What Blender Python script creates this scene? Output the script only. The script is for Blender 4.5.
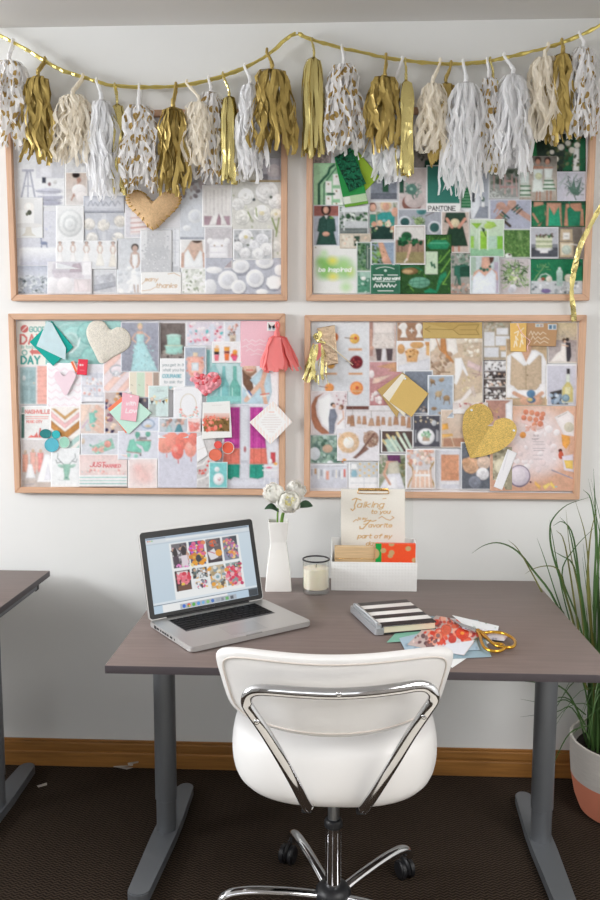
import bpy, bmesh, math, random
import numpy as np
from mathutils import Vector, Matrix

# ---------------------------------------------------------------- camera, world, lights, exposure
for o in list(bpy.data.objects):
    bpy.data.objects.remove(o, do_unlink=True)
SC = bpy.context.scene
COL = SC.collection
F = 813.26
CAM = np.array([0.5448, -2.7305, 1.4493])
YAW, PITCH, ROLL = -0.0447, 0.11236, -0.00202

def _axes():
    cy, sy, cp, sp = math.cos(YAW), math.sin(YAW), math.cos(PITCH), math.sin(PITCH)
    fwd = np.array([sy * cp, cy * cp, -sp]); right = np.array([cy, -sy, 0.0])
    down = np.cross(fwd, right)
    cr, sr = math.cos(ROLL), math.sin(ROLL)
    return right * cr + down * sr, -right * sr + down * cr, fwd
RX, DN, FW = _axes()
cam_data = bpy.data.cameras.new('camera')
cam_data.sensor_fit = 'HORIZONTAL'; cam_data.sensor_width = 36.0
cam_data.lens = F / 600 * 36.0
cam_data.clip_start = 0.05
cam = bpy.data.objects.new('camera', cam_data); COL.objects.link(cam)
cam.matrix_world = Matrix(((RX[0], -DN[0], -FW[0], CAM[0]), (RX[1], -DN[1], -FW[1], CAM[1]),
                           (RX[2], -DN[2], -FW[2], CAM[2]), (0, 0, 0, 1)))
SC.camera = cam
SC.view_settings.view_transform = 'Standard'
SC.view_settings.look = 'None'
SC.view_settings.gamma = 1.0
SC.view_settings.use_curve_mapping = False
SC.view_settings.exposure = 0.36
SC.cycles.use_denoising = True
SC.cycles.max_bounces = 8

world = bpy.data.worlds.new('overcast_sky'); SC.world = world
world.use_nodes = True
world.node_tree.nodes['Background'].inputs[0].default_value = (0.80, 0.88, 1.0, 1)
world.node_tree.nodes['Background'].inputs[1].default_value = 1.0

def area(name, loc, target, sx, sy, power, col):
    d = bpy.data.lights.new(name, 'AREA'); d.shape = 'RECTANGLE'
    d.size = sx; d.size_y = sy; d.energy = power; d.color = col
    o = bpy.data.objects.new(name, d); COL.objects.link(o)
    o.location = loc
    o.rotation_euler = (Vector(target) - Vector(loc)).to_track_quat('-Z', 'Y').to_euler()
    return o
# daylight through the left window; the unseen rear one is added as fill
ROOM_L, ROOM_R, ROOM_B, ROOM_H = -3.2, 3.3, -4.6, 2.513
area('left_window_daylight', (ROOM_L - 0.12, -1.5, 1.95), (ROOM_L + 1, -1.55, 1.40), 2.1, 1.0, 134, (0.96, 0.98, 1.0))
area('added_rear_fill', (-0.3, ROOM_B - 0.12, 1.9), (-0.3, ROOM_B + 1, 1.75), 2.8, 1.0, 9, (1.0, 0.985, 0.96))  # added fill from behind the camera, for the chair back
# unseen ceiling panel, added to brighten the right of the wall and the chair
area('added_ceiling_fill', (2.2, -2.8, ROOM_H - 0.03), (2.2, -2.8, 0), 1.2, 1.8, 60, (1.0, 0.99, 0.98))

# ---------------------------------------------------------------- helpers
def ray(x, y):
    return RX * ((x - 300) / F) + DN * ((y - 450) / F) + FW
def at_y(x, y, Y):                         # point of the picture on the vertical plane y = Y
    d = ray(x, y); return CAM + d * ((Y - CAM[1]) / d[1])
def at_z(x, y, Z):                         # point of the picture on the level plane z = Z
    d = ray(x, y); return CAM + d * ((Z - CAM[2]) / d[2])
def lin(c):
    if isinstance(c, str):
        c = c.lstrip('#'); c = [int(c[i:i + 2], 16) / 255 for i in (0, 2, 4)]
    return [v / 12.92 if v <= 0.04045 else ((v + 0.055) / 1.055) ** 2.4 for v in c]

def tag(o, label, cat, group=None):
    o['label'] = label; o['category'] = cat
    if group: o['group'] = group
    return o
def thing(name, label, cat, loc=(0, 0, 0), rotz=0, group=None):
    o = bpy.data.objects.new(name, None); COL.objects.link(o)
    o.location = loc; o.rotation_euler = (0, 0, rotz); o.empty_display_size = 0.02
    return tag(o, label, cat, group)
def link(name, me, mat, parent=None):
    o = bpy.data.objects.new(name, me); COL.objects.link(o)
    if mat is not None: me.materials.append(mat)
    if parent is not None: o.parent = parent
    return o
def from_py(name, vs, fs, mat, parent=None, smooth=False):
    me = bpy.data.meshes.new(name); me.from_pydata([tuple(v) for v in vs], [], fs)
    me.polygons.foreach_set('use_smooth', [smooth] * len(me.polygons)); me.update()
    return link(name, me, mat, parent)
def from_bm(name, bm, mat, parent=None, smooth=False):
    bmesh.ops.recalc_face_normals(bm, faces=bm.faces)
    me = bpy.data.meshes.new(name); bm.to_mesh(me); bm.free()
    me.polygons.foreach_set('use_smooth', [smooth] * len(me.polygons))
    if smooth: me.set_sharp_from_angle(angle=math.radians(40))
    return link(name, me, mat, parent)
def add_box(bm, c, s, bev=0.0, rz=0.0, seg=2):
    M = Matrix.Translation(c) @ Matrix.Rotation(rz, 4, 'Z') @ Matrix.Diagonal((s[0], s[1], s[2], 1))
    r = bmesh.ops.create_cube(bm, size=1, matrix=M)
    if bev > 0:
        es = list({e for v in r['verts'] for e in v.link_edges})
        bmesh.ops.bevel(bm, geom=es, offset=bev, segments=seg, affect='EDGES', profile=0.5)
def box(name, c, s, mat, parent=None, bev=0.0, rz=0.0):
    bm = bmesh.new(); add_box(bm, c, s, bev, rz)
    return from_bm(name, bm, mat, parent, bev > 0)
def smooth_path(pts, n=6):                 # Catmull-Rom
    P = [np.array(p, float) for p in pts]; P = [2 * P[0] - P[1]] + P + [2 * P[-1] - P[-2]]
    out = []
    for i in range(1, len(P) - 2):
        for k in range(n):
            t = k / n
            a, b, c, d = P[i - 1], P[i], P[i + 1], P[i + 2]
            out.append(0.5 * (2 * b + (c - a) * t + (2 * a - 5 * b + 4 * c - d) * t * t + (3 * b - a - 3 * c + d) * t ** 3))
    out.append(P[-2]); return out
def tube_data(path, rad, seg=10, flat=None, cap=True, base=0):
    """rad: number or list; flat=(normal_vector, ratio) squeezes the section along that vector"""
    P = [Vector(p) for p in path]; n = len(P)
    vs, fs = [], []
    up = Vector((0, 0, 1))
    prev = None
    for i in range(n):
        t = (P[min(i + 1, n - 1)] - P[max(i - 1, 0)]).normalized()
        if prev is None:
            a = t.cross(up)
            if a.length < 1e-3: a = t.cross(Vector((1, 0, 0)))
            a.normalize()
        else:
            a = (prev - t * prev.dot(t)).normalized()
        prev = a; b = t.cross(a)
        r = rad[i] if isinstance(rad, (list, tuple)) else rad
        for k in range(seg):
            q = 2 * math.pi * k / seg
            v = a * math.cos(q) * r + b * math.sin(q) * r
            if flat is not None:
                nn = Vector(flat[0]).normalized(); v = v - nn * v.dot(nn) * (1 - flat[1])
            vs.append(P[i] + v)
    for i in range(n - 1):
        for k in range(seg):
            k2 = (k + 1) % seg
            fs.append((base + i * seg + k, base + i * seg + k2, base + (i + 1) * seg + k2, base + (i + 1) * seg + k))
    if cap:
        fs.append(tuple(base + k for k in reversed(range(seg))))
        fs.append(tuple(base + (n - 1) * seg + k for k in range(seg)))
    return vs, fs
def tube(name, path, rad, mat, parent=None, seg=10, flat=None, smooth=True):
    vs, fs = tube_data(path, rad, seg, flat)
    o = from_py(name, vs, fs, mat, parent, smooth)
    return o
def tubes(name, paths, rad, mat, parent=None, seg=6):
    V, Fc = [], []
    for p in paths:
        v, f = tube_data(p, rad, seg, base=len(V)); V += v; Fc += f
    return from_py(name, V, Fc, mat, parent, True)
def lathe(name, prof, mat, parent=None, seg=32, c=(0, 0, 0), smooth=True, axis='Z', cap=True):
    vs, fs = [], []
    for r, z in prof:
        for k in range(seg):
            q = 2 * math.pi * k / seg
            x, y = r * math.cos(q), r * math.sin(q)
            if axis == 'Z': vs.append((c[0] + x, c[1] + y, c[2] + z))
            elif axis == 'Y': vs.append((c[0] + x, c[1] + z, c[2] + y))
            else: vs.append((c[0] + z, c[1] + x, c[2] + y))
    n = len(prof)
    for i in range(n - 1):
        for k in range(seg):
            k2 = (k + 1) % seg
            fs.append((i * seg + k, i * seg + k2, (i + 1) * seg + k2, (i + 1) * seg + k))
    if cap:
        fs.append(tuple(reversed(range(seg)))); fs.append(tuple((n - 1) * seg + k for k in range(seg)))
    bm = bmesh.new(); me = bpy.data.meshes.new('t'); me.from_pydata(vs, [], fs); bm.from_mesh(me)
    bpy.data.meshes.remove(me)
    return from_bm(name, bm, mat, parent, smooth)

# ---------------------------------------------------------------- materials
def mat(name, col, rough=0.5, metal=0.0, noise=0.0, nscale=20.0, stretch=(1, 1, 1), bump=0.0, bscale=60.0, spec=0.5, coat=0.0):
    m = bpy.data.materials.new(name); m.use_nodes = True
    N, L = m.node_tree.nodes, m.node_tree.links
    b = N['Principled BSDF']
    c = lin(col)
    b.inputs['Base Color'].default_value = (*c, 1); b.inputs['Roughness'].default_value = rough
    b.inputs['Metallic'].default_value = metal; b.inputs['Specular IOR Level'].default_value = spec
    b.inputs['Coat Weight'].default_value = coat
    tc = N.new('ShaderNodeTexCoord'); mp = N.new('ShaderNodeMapping'); mp.inputs['Scale'].default_value = stretch
    L.new(tc.outputs['Object'], mp.inputs['Vector'])
    if noise > 0:
        nt = N.new('ShaderNodeTexNoise'); nt.inputs['Scale'].default_value = nscale; nt.inputs['Detail'].default_value = 5
        L.new(mp.outputs[0], nt.inputs['Vector'])
        r = N.new('ShaderNodeValToRGB'); e = r.color_ramp.elements
        e[0].position = 0.3; e[1].position = 0.7
        e[0].color = (*[max(0, v * (1 - noise)) for v in c], 1); e[1].color = (*[min(1, v * (1 + noise)) for v in c], 1)
        L.new(nt.outputs['Fac'], r.inputs['Fac']); L.new(r.outputs['Color'], b.inputs['Base Color'])
    if bump > 0:
        n2 = N.new('ShaderNodeTexNoise'); n2.inputs['Scale'].default_value = bscale; n2.inputs['Detail'].default_value = 4
        L.new(mp.outputs[0], n2.inputs['Vector'])
        bp = N.new('ShaderNodeBump'); bp.inputs['Strength'].default_value = bump; bp.inputs['Distance'].default_value = 0.004
        L.new(n2.outputs['Fac'], bp.inputs['Height']); L.new(bp.outputs[0], b.inputs['Normal'])
    return m
def paint_mat(name, rough=0.45, emit=0.0):
    m = bpy.data.materials.new(name); m.use_nodes = True
    N, L = m.node_tree.nodes, m.node_tree.links; b = N['Principled BSDF']
    a = N.new('ShaderNodeAttribute'); a.attribute_name = 'Ink'
    b.inputs['Roughness'].default_value = rough; b.inputs['Specular IOR Level'].default_value = 0.10
    if emit > 0:
        b.inputs['Base Color'].default_value = (0.01, 0.01, 0.01, 1)
        L.new(a.outputs['Color'], b.inputs['Emission Color']); b.inputs['Emission Strength'].default_value = emit
        b.inputs['Specular IOR Level'].default_value = 0.4; b.inputs['Roughness'].default_value = 0.25
    else:
        tc = N.new('ShaderNodeTexCoord'); nt = N.new('ShaderNodeTexNoise')
        nt.inputs['Scale'].default_value = 240; nt.inputs['Detail'].default_value = 3
        L.new(tc.outputs['Object'], nt.inputs['Vector'])
        mr = N.new('ShaderNodeMapRange'); mr.inputs['To Min'].default_value = 0.93; mr.inputs['To Max'].default_value = 1.05
        L.new(nt.outputs['Fac'], mr.inputs['Value'])
        mx = N.new('ShaderNodeMix'); mx.data_type = 'RGBA'; mx.blend_type = 'MULTIPLY'; mx.inputs['Factor'].default_value = 1
        L.new(a.outputs['Color'], mx.inputs['A']); L.new(mr.outputs[0], mx.inputs['B'])
        L.new(mx.outputs['Result'], b.inputs['Base Color'])
    return m
def tissue_mat(name, col, rough, metal, trans, dots=None):
    m = bpy.data.materials.new(name); m.use_nodes = True
    N, L = m.node_tree.nodes, m.node_tree.links; b = N['Principled BSDF']; out = N['Material Output']
    c = (*lin(col), 1)
    b.inputs['Base Color'].default_value = c; b.inputs['Roughness'].default_value = rough; b.inputs['Metallic'].default_value = metal
    csock = None
    if dots:
        uv = N.new('ShaderNodeUVMap'); sep = N.new('ShaderNodeSeparateXYZ'); L.new(uv.outputs[0], sep.inputs[0])
        def math_(op, a, bb=None):
            n = N.new('ShaderNodeMath'); n.operation = op
            for i, v in enumerate((a, bb)):
                if v is None: continue
                if isinstance(v, (int, float)): n.inputs[i].default_value = v
                else: L.new(v, n.inputs[i])
            return n.outputs[0]
        P = 0.040
        row = math_('FLOOR', math_('DIVIDE', sep.outputs['Y'], P * 0.8))
        shift = math_('MULTIPLY', math_('MODULO', row, 2.0), 0.5)
        fx = math_('SUBTRACT', math_('FRACT', math_('ADD', math_('DIVIDE', sep.outputs['X'], P), shift)), 0.5)
        fy = math_('SUBTRACT', math_('FRACT', math_('DIVIDE', sep.outputs['Y'], P * 0.8)), 0.5)
        d = math_('SQRT', math_('ADD', math_('POWER', math_('MULTIPLY', fx, P), 2.0), math_('POWER', math_('MULTIPLY', fy, P * 0.8), 2.0)))
        k = math_('MULTIPLY', math_('LESS_THAN', d, 0.0102), math_('LESS_THAN', sep.outputs['X'], 100.0))
        mx = N.new('ShaderNodeMix'); mx.data_type = 'RGBA'
        L.new(k, mx.inputs['Factor']); mx.inputs['A'].default_value = c; mx.inputs['B'].default_value = (*lin(dots), 1)
        csock = mx.outputs['Result']; L.new(csock, b.inputs['Base Color'])
        L.new(math_('MULTIPLY', k, 0.3), b.inputs['Metallic'])
    if trans > 0:
        t = N.new('ShaderNodeBsdfTranslucent'); t.inputs['Color'].default_value = c
        if csock is not None: L.new(csock, t.inputs['Color'])
        ms = N.new('ShaderNodeMixShader'); ms.inputs[0].default_value = trans
        L.new(b.outputs[0], ms.inputs[1]); L.new(t.outputs[0], ms.inputs[2]); L.new(ms.outputs[0], out.inputs[0])
    return m

# ---------------------------------------------------------------- drawing on printed sheets
FONT = {k: v for k, v in (s.split('=') for s in '''A=022842|1434 B=02083847463505|3544433202 C=4738180703123243 D=02082846442202 E=42020848|0535 F=020848|0535 G=473818070312324345|4525 H=0208|4248|0545 I=0208 J=4843321203 K=0208|480542 L=080242 M=0208254842 N=02084248 O=180703123243473818 P=02083847463505 R=02083847463505|2542 S=473818070615354443321203 T=0848|2822 U=080312324348 V=082248 W=0812253248 Y=082548|2522 Z=08480242
a=46160503123243|4642 b=0802|0516364543321203 c=4536160503123243 d=4842|4536160503123243 e=04444536160503123243 f=48382722|0646 g=46160503123243|4641301001 h=0802|0516364542 i=1612|1817 k=0802|460442 l=1812 m=0602|05162522|25364542 n=0602|0516364542 o=160503123243453616 p=0600|0516364543321203 r=0602|051636 s=453616051434433212 t=18132232|0636 u=060312324346|4642 v=062246 w=0612253246 y=0622|4610 .=1213 +=2327|0545 1=072822 5=4808053543321203 7=084812'''.split())}
def text_strokes(s, x, y, size, slant=0.0):
    u = size / 6.0; out = []; cx = x
    for ch in s:
        if ch == '_': cx += 3.2 * u; continue
        g = FONT.get(ch) or FONT.get(ch.upper())
        if g is None: cx += 3 * u; continue
        mx = 0
        for st in g.split('|'):
            pts = [(int(st[i]), int(st[i + 1])) for i in range(0, len(st), 2)]
            mx = max(mx, max(p[0] for p in pts))
            out.append([(cx + (px + slant * (py - 2)) * u, y - (py - 2) * u) for px, py in pts])
        cx += (mx + 1.6) * u
    return out, cx

class Sheet:
    def __init__(self, corners, cell):
        (a, b, c, d) = [np.array(p, float) for p in corners]
        self.c = (a, b, c, d)
        w = max(np.linalg.norm(b - a), np.linalg.norm(c - d)); h = max(np.linalg.norm(d - a), np.linalg.norm(c - b))
        self.nu, self.nv = max(2, int(round(w / cell))), max(2, int(round(h / cell)))
        self.u, self.v = np.meshgrid(np.linspace(0, 1, self.nu + 1), np.linspace(0, 1, self.nv + 1))
        u, v = self.u, self.v
        lerp = lambda k: (a[k] * (1 - u) + b[k] * u) * (1 - v) + (d[k] * (1 - u) + c[k] * u) * v
        self.X, self.Y = lerp(0), lerp(1)
        self.img = np.zeros(self.X.shape + (3,)); self.w, self.h, self.cell = w, h, cell; self.soft = max(.9, cell * 1.1) if cell < 1 else cell * 1.1
        self.x0, self.y0 = self.X.min(), self.Y.min()
        self.rng = np.random.RandomState(int(abs(a[0] * 13 + a[1] * 7)) % 9999)
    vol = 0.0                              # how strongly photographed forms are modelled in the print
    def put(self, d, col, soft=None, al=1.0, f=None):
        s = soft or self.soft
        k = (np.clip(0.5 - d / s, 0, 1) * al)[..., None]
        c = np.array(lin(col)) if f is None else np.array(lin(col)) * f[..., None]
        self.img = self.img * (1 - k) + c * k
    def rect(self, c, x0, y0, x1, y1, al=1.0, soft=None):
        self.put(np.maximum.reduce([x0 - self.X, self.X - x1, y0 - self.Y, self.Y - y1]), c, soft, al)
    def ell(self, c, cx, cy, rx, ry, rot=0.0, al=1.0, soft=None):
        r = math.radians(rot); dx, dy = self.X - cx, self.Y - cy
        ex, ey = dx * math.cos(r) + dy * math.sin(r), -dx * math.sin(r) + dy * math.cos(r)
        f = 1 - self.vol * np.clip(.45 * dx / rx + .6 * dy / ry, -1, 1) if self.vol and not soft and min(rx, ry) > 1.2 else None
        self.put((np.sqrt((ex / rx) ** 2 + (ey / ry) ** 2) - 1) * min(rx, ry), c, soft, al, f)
    def segd(self, pts):
        D = np.full(self.X.shape, 1e9)
        for (x0, y0), (x1, y1) in zip(pts, pts[1:]):
            vx, vy = x1 - x0, y1 - y0; L = vx * vx + vy * vy + 1e-9
            t = np.clip(((self.X - x0) * vx + (self.Y - y0) * vy) / L, 0, 1)
            D = np.minimum(D, np.hypot(self.X - x0 - t * vx, self.Y - y0 - t * vy))
        return D
    def line(self, c, w, pts, al=1.0): self.put(self.segd(pts) - w / 2, c, None, al)
    def poly(self, c, pts, al=1.0):
        D = self.segd(pts + pts[:1]); ins = np.zeros(self.X.shape, bool)
        n = len(pts)
        for i in range(n):
            (x0, y0), (x1, y1) = pts[i], pts[(i + 1) % n]
            if y0 == y1: continue
            ins ^= ((y0 > self.Y) != (y1 > self.Y)) & (self.X < (x1 - x0) * (self.Y - y0) / (y1 - y0) + x0)
        bx = [p[0] for p in pts]; by = [p[1] for p in pts]
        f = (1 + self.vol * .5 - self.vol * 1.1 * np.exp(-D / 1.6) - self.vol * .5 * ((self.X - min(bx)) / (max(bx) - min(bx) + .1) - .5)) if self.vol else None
        self.put(np.where(ins, -D, D), c, None, al, f)
    def shade(self, c, f): return [min(1, max(0, int(c[i:i + 2], 16) / 255 * f)) for i in (0, 2, 4)]
    def flower(self, c, cx, cy, r, c2=None):
        self.ell(self.shade(c, 0.80), cx, cy, r, r * .95)
        a0 = self.rng.rand() * 6.28
        for q, n, w in ((.68, 8, .42), (.45, 6, .36), (.22, 4, .28)):
            for i in range(n):
                a = a0 + 6.283 * (i + .3 * self.rng.rand()) / n; f = 0.93 + 0.13 * self.rng.rand()
                x, y = cx + q * r * math.cos(a), cy + q * r * math.sin(a); d = math.degrees(a) + 90
                self.ell(self.shade(c, .82), x + .04 * r, y + .09 * r, r * w, r * w * .66, d, .7); self.ell(self.shade(c, f), x, y, r * w, r * w * .6, d)
            a0 += .5
        if c2: self.ell(c2, cx, cy, r * 0.28, r * 0.24)
    def blur(self):
        for ax in (0, 1):
            p = np.pad(self.img, [(1, 1) if a == ax else (0, 0) for a in range(3)], mode='edge'); n = self.img.shape[ax]
            self.img = .13 * p.take(range(0, n), ax) + .74 * self.img + .13 * p.take(range(2, n + 2), ax)
    def mottle(self, amp):                 # the uneven tones of a photographic print
        M = np.zeros(self.X.shape)
        for cell, k in ((6, .4), (3.2, .8), (1.8, .9), (1.1, .6)):
            nx, ny = int(self.w / cell) + 3, int(self.h / cell) + 3; g = self.rng.rand(ny, nx) - .5
            fx, fy = self.u * (nx - 2), self.v * (ny - 2); ix, iy = fx.astype(int), fy.astype(int); tx, ty = fx - ix, fy - iy
            tx, ty = tx * tx * (3 - 2 * tx), ty * ty * (3 - 2 * ty)
            M += k * ((g[iy, ix] * (1 - tx) + g[iy, ix + 1] * tx) * (1 - ty) + (g[iy + 1, ix] * (1 - tx) + g[iy + 1, ix + 1] * tx) * ty)
        L = self.img.mean(-1, keepdims=True)
        self.img = self.img * (1 + amp * M[..., None] * (1 - .88 * np.clip(L, 0, 1) ** .9))
    def figure(self, x, y, h, w, skin, hair, top, skirt):
        r = h * 0.075
        self.poly(skirt, [(x - w * .16, y + h * .42), (x + w * .16, y + h * .42), (x + w * .5, y + h), (x - w * .5, y + h)])
        self.line(skin, h * .045, [(x - w * .2, y + h * .2), (x - w * .28, y + h * .36), (x - w * .12, y + h * .48)])
        self.line(skin, h * .045, [(x + w * .2, y + h * .2), (x + w * .28, y + h * .36), (x + w * .12, y + h * .48)])
        self.poly(top, [(x - w * .2, y + h * .2), (x + w * .2, y + h * .2), (x + w * .15, y + h * .44), (x - w * .15, y + h * .44)])
        self.rect(skin, x - w * .16, y + h * .155, x + w * .16, y + h * .21); self.ell(hair, x, y + r * .9, r * 1.05, r * 1.05)
        self.ell(skin, x, y + r * 1.25, r * .72, r * .85)
    def run(self, src):
        for cmd in src.replace('\n', ' ').split(';'):
            t = cmd.split()
            if not t: continue
            o, a = t[0], t[1:]
            if o == 't':
                st, _ = text_strokes(a[5], float(a[3]), float(a[4]), float(a[2]), float(a[6]) if len(a) > 6 else 0)
                for q in st: self.line(a[0], float(a[1]), q)
                continue
            if o in 'bk':
                seed, n = int(a[0]), int(a[1]); x0, y0, x1, y1, p0, p1 = map(float, a[2:8]); cs = a[8].split(',')
                g = random.Random(seed)
                for i in range(n):
                    x, y, r = g.uniform(x0, x1), g.uniform(y0, y1), g.uniform(p0, p1); c = g.choice(cs)
                    if o == 'b': self.ell(c, x, y, r, r * g.uniform(.55, 1), g.uniform(0, 180))
                    else:
                        q = g.uniform(0, 6.28); l = r * 3
                        self.line(c, r * .7, [(x, y), (x + l * math.cos(q), y + l * math.sin(q))])
                continue
            if o == 'h':
                self.figure(*map(float, a[:4]), *a[4:8]); continue
            if o == 'f':
                self.flower(a[0], *map(float, a[1:4]), *(a[4:5])); continue
            if o == 'n':
                self.img *= (1 + float(a[0]) * (self.rng.rand(*self.X.shape) - .5))[..., None]; continue
            if o == 'g':
                x0, y0, x1, y1 = map(float, a[2:6]); k = np.clip((self.Y - y0) / (y1 - y0), 0, 1)[..., None]
                m = (np.clip(.5 - np.maximum.reduce([x0 - self.X, self.X - x1, y0 - self.Y, self.Y - y1]) / self.cell, 0, 1))[..., None]
                cc = np.array(lin(a[0])) * (1 - k) + np.array(lin(a[1])) * k
                self.img = self.img * (1 - m) + cc * m; continue
            c = a[0]; v = list(map(float, a[1:]))
            if o == 'r': self.rect(c, *v)
            elif o == 'e': self.ell(c, *v)
            elif o == 's': self.ell(c, v[0], v[1], v[2], v[3], 0, v[4], max(v[2], v[3]) * 1.2)   # soft blot
            elif o == 'p': self.poly(c, list(zip(v[0::2], v[1::2])))
            elif o == 'l': self.line(c, v[0], list(zip(v[1::2], v[2::2])))
            elif o == 'w':                                                                   # white margin of the sheet
                d = np.minimum.reduce([self.u * self.w, (1 - self.u) * self.w, self.v * self.h, (1 - self.v) * self.h]) - v[0]
                self.put(d, c)
    def build(self, name, P, mat, lift=0.0, parent=None, thick=0.0004):
        """P: the four 3D corners; the sheet gets a thin edge and slightly lifted corners"""
        A, B, C_, D = [np.array(p, float) for p in P]
        n = np.cross(B - A, D - A); n /= np.linalg.norm(n)
        if n.dot(CAM - A) < 0: n = -n
        u, v = self.u[..., None], self.v[..., None]
        pos = (A * (1 - u) + B * u) * (1 - v) + (D * (1 - u) + C_ * u) * v
        k1, k2 = self.rng.rand(2)
        pos = pos + n * (lift * (v ** 3) * (k1 * (1 - u) ** 2 + k2 * u ** 2))
        nu, nv = self.nu, self.nv; W = nu + 1
        idx = np.arange((nv + 1) * W).reshape(nv + 1, W)
        q = np.stack([idx[:-1, :-1], idx[1:, :-1], idx[1:, 1:], idx[:-1, 1:]], -1).reshape(-1, 4)
        ring = np.concatenate([idx[0, :], idx[1:, -1], idx[-1, -2::-1], idx[-2:0:-1, 0]])
        V = pos.reshape(-1, 3); nV = len(V); back = V[ring] - n * thick
        V = np.concatenate([V, back]); m = len(ring); rr = np.arange(m)
        e = np.stack([ring, ring[(rr + 1) % m], nV + (rr + 1) % m, nV + rr], -1)
        q = np.concatenate([q, e])
        colr = np.ones((len(V), 4)); colr[:nV, :3] = np.clip(self.img.reshape(-1, 3), 0, 0.93); colr[nV:, :3] = 0.7
        me = bpy.data.meshes.new(name)
        me.vertices.add(len(V)); me.vertices.foreach_set('co', V.ravel())
        me.loops.add(q.size); me.loops.foreach_set('vertex_index', q.ravel().astype(np.int32))
        me.polygons.add(len(q)); me.polygons.foreach_set('loop_start', (np.arange(len(q)) * 4).astype(np.int32))
        me.update(calc_edges=True); me.validate()
        at = me.color_attributes.new('Ink', 'FLOAT_COLOR', 'POINT'); at.data.foreach_set('color', colr.ravel())
        return link(name, me, mat, parent)
# ---------------------------------------------------------------- the room
def struct(o): o['kind'] = 'structure'; return o
def carpet_mat():
    m = mat('brown_ribbed_carpet', '2f2822', 0.95, spec=0.1)
    N, L = m.node_tree.nodes, m.node_tree.links; b = N['Principled BSDF']
    tc = N.new('ShaderNodeTexCoord'); sep = N.new('ShaderNodeSeparateXYZ'); L.new(tc.outputs['Object'], sep.inputs[0])
    def mt(op, a, bb=None):
        n = N.new('ShaderNodeMath'); n.operation = op
        for i, v in enumerate((a, bb)):
            if v is None: continue
            if isinstance(v, (int, float)): n.inputs[i].default_value = v
            else: L.new(v, n.inputs[i])
        return n.outputs[0]
    # zigzag ribs: rows that shift back and forth every few centimetres
    zig = mt('MULTIPLY', mt('PINGPONG', sep.outputs['X'], 0.011), 0.75)
    rib = mt('SINE', mt('MULTIPLY', mt('ADD', sep.outputs['Y'], zig), 2 * math.pi / 0.0115))
    nt = N.new('ShaderNodeTexNoise'); nt.inputs['Scale'].default_value = 190; nt.inputs['Detail'].default_value = 3
    L.new(tc.outputs['Object'], nt.inputs['Vector'])
    f = mt('ADD', mt('MULTIPLY', rib, 0.33), nt.outputs['Fac'])
    r = N.new('ShaderNodeValToRGB'); e = r.color_ramp.elements
    e[0].position = 0.25; e[1].position = 0.85
    e[0].color = (*lin('1d1712'), 1); e[1].color = (*lin('463a30'), 1)
    L.new(f, r.inputs['Fac']); L.new(r.outputs['Color'], b.inputs['Base Color'])
    bp = N.new('ShaderNodeBump'); bp.inputs['Strength'].default_value = 0.6; bp.inputs['Distance'].default_value = 0.003
    L.new(f, bp.inputs['Height']); L.new(bp.outputs[0], b.inputs['Normal'])
    return m
M_wall = mat('matte_white_wall_paint', 'e6e6e4', 0.85, noise=0.012, nscale=3, bump=0.03, bscale=220, spec=0.2)
M_ceil = mat('matte_ceiling_paint', 'dcdad8', 0.9, spec=0.2, bump=0.04, bscale=90)
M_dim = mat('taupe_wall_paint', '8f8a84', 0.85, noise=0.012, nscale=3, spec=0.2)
T = 0.1
cx_, cy_ = (ROOM_L + ROOM_R) / 2, ROOM_B / 2
struct(box('floor', (cx_, cy_, -T / 2), (ROOM_R - ROOM_L + 2 * T, -ROOM_B + 2 * T, T), carpet_mat()))
M_pale = mat('pale_reflector_mat', 'cdc6ba', 0.5, noise=.05, nscale=5)
struct(box('added_reflector_mat', (.7, -1.95, .0025), (2.4, 1.2, .005), M_pale))  # unseen mat added so the chrome chair frame mirrors something pale
struct(box('ceiling', (cx_, cy_, ROOM_H + T / 2), (ROOM_R - ROOM_L + 2 * T, -ROOM_B + 2 * T, T), M_ceil))
struct(box('wall_back', (cx_, T / 2, ROOM_H / 2), (ROOM_R - ROOM_L + 2 * T, T, ROOM_H), M_wall))
struct(box('wall_right', (ROOM_R + T / 2, cy_, ROOM_H / 2), (T, -ROOM_B, ROOM_H), M_wall))
def wall_with_opening(name, axis, pos, a0, a1, o0, o1, z0, z1):
    bm = bmesh.new()
    def b(p0, p1, q0, q1):
        c = ((p0 + p1) / 2, (q0 + q1) / 2)
        if axis == 'x': add_box(bm, (pos, c[0], c[1]), (T, p1 - p0, q1 - q0))
        else: add_box(bm, (c[0], pos, c[1]), (p1 - p0, T, q1 - q0))
    b(a0, a1, 0, z0); b(a0, a1, z1, ROOM_H); b(a0, o0, z0, z1); b(o1, a1, z0, z1)
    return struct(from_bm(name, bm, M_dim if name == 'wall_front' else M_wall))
M_white = mat('white_window_paint', 'e8e8e6', 0.4)
wall_with_opening('wall_left', 'x', ROOM_L - T / 2, ROOM_B, 0, -2.55, -0.45, 1.45, 2.45)
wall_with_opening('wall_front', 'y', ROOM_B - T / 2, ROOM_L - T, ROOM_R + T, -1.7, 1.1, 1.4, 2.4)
def window(name, axis, pos, o0, o1, z0, z1):
    bm = bmesh.new(); w = 0.05
    def b(p0, p1, q0, q1):
        c = ((p0 + p1) / 2, (q0 + q1) / 2)
        if axis == 'x': add_box(bm, (pos, c[0], c[1]), (0.05, p1 - p0, q1 - q0), 0.004)
        else: add_box(bm, (c[0], pos, c[1]), (p1 - p0, 0.05, q1 - q0), 0.004)
    b(o0, o0 + w, z0, z1); b(o1 - w, o1, z0, z1); b(o0 + w, o1 - w, z0, z0 + w); b(o0 + w, o1 - w, z1 - w, z1)
    m = (o0 + o1) / 2; b(m - w / 2, m + w / 2, z0 + w, z1 - w)
    return struct(from_bm(name, bm, M_white))
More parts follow.
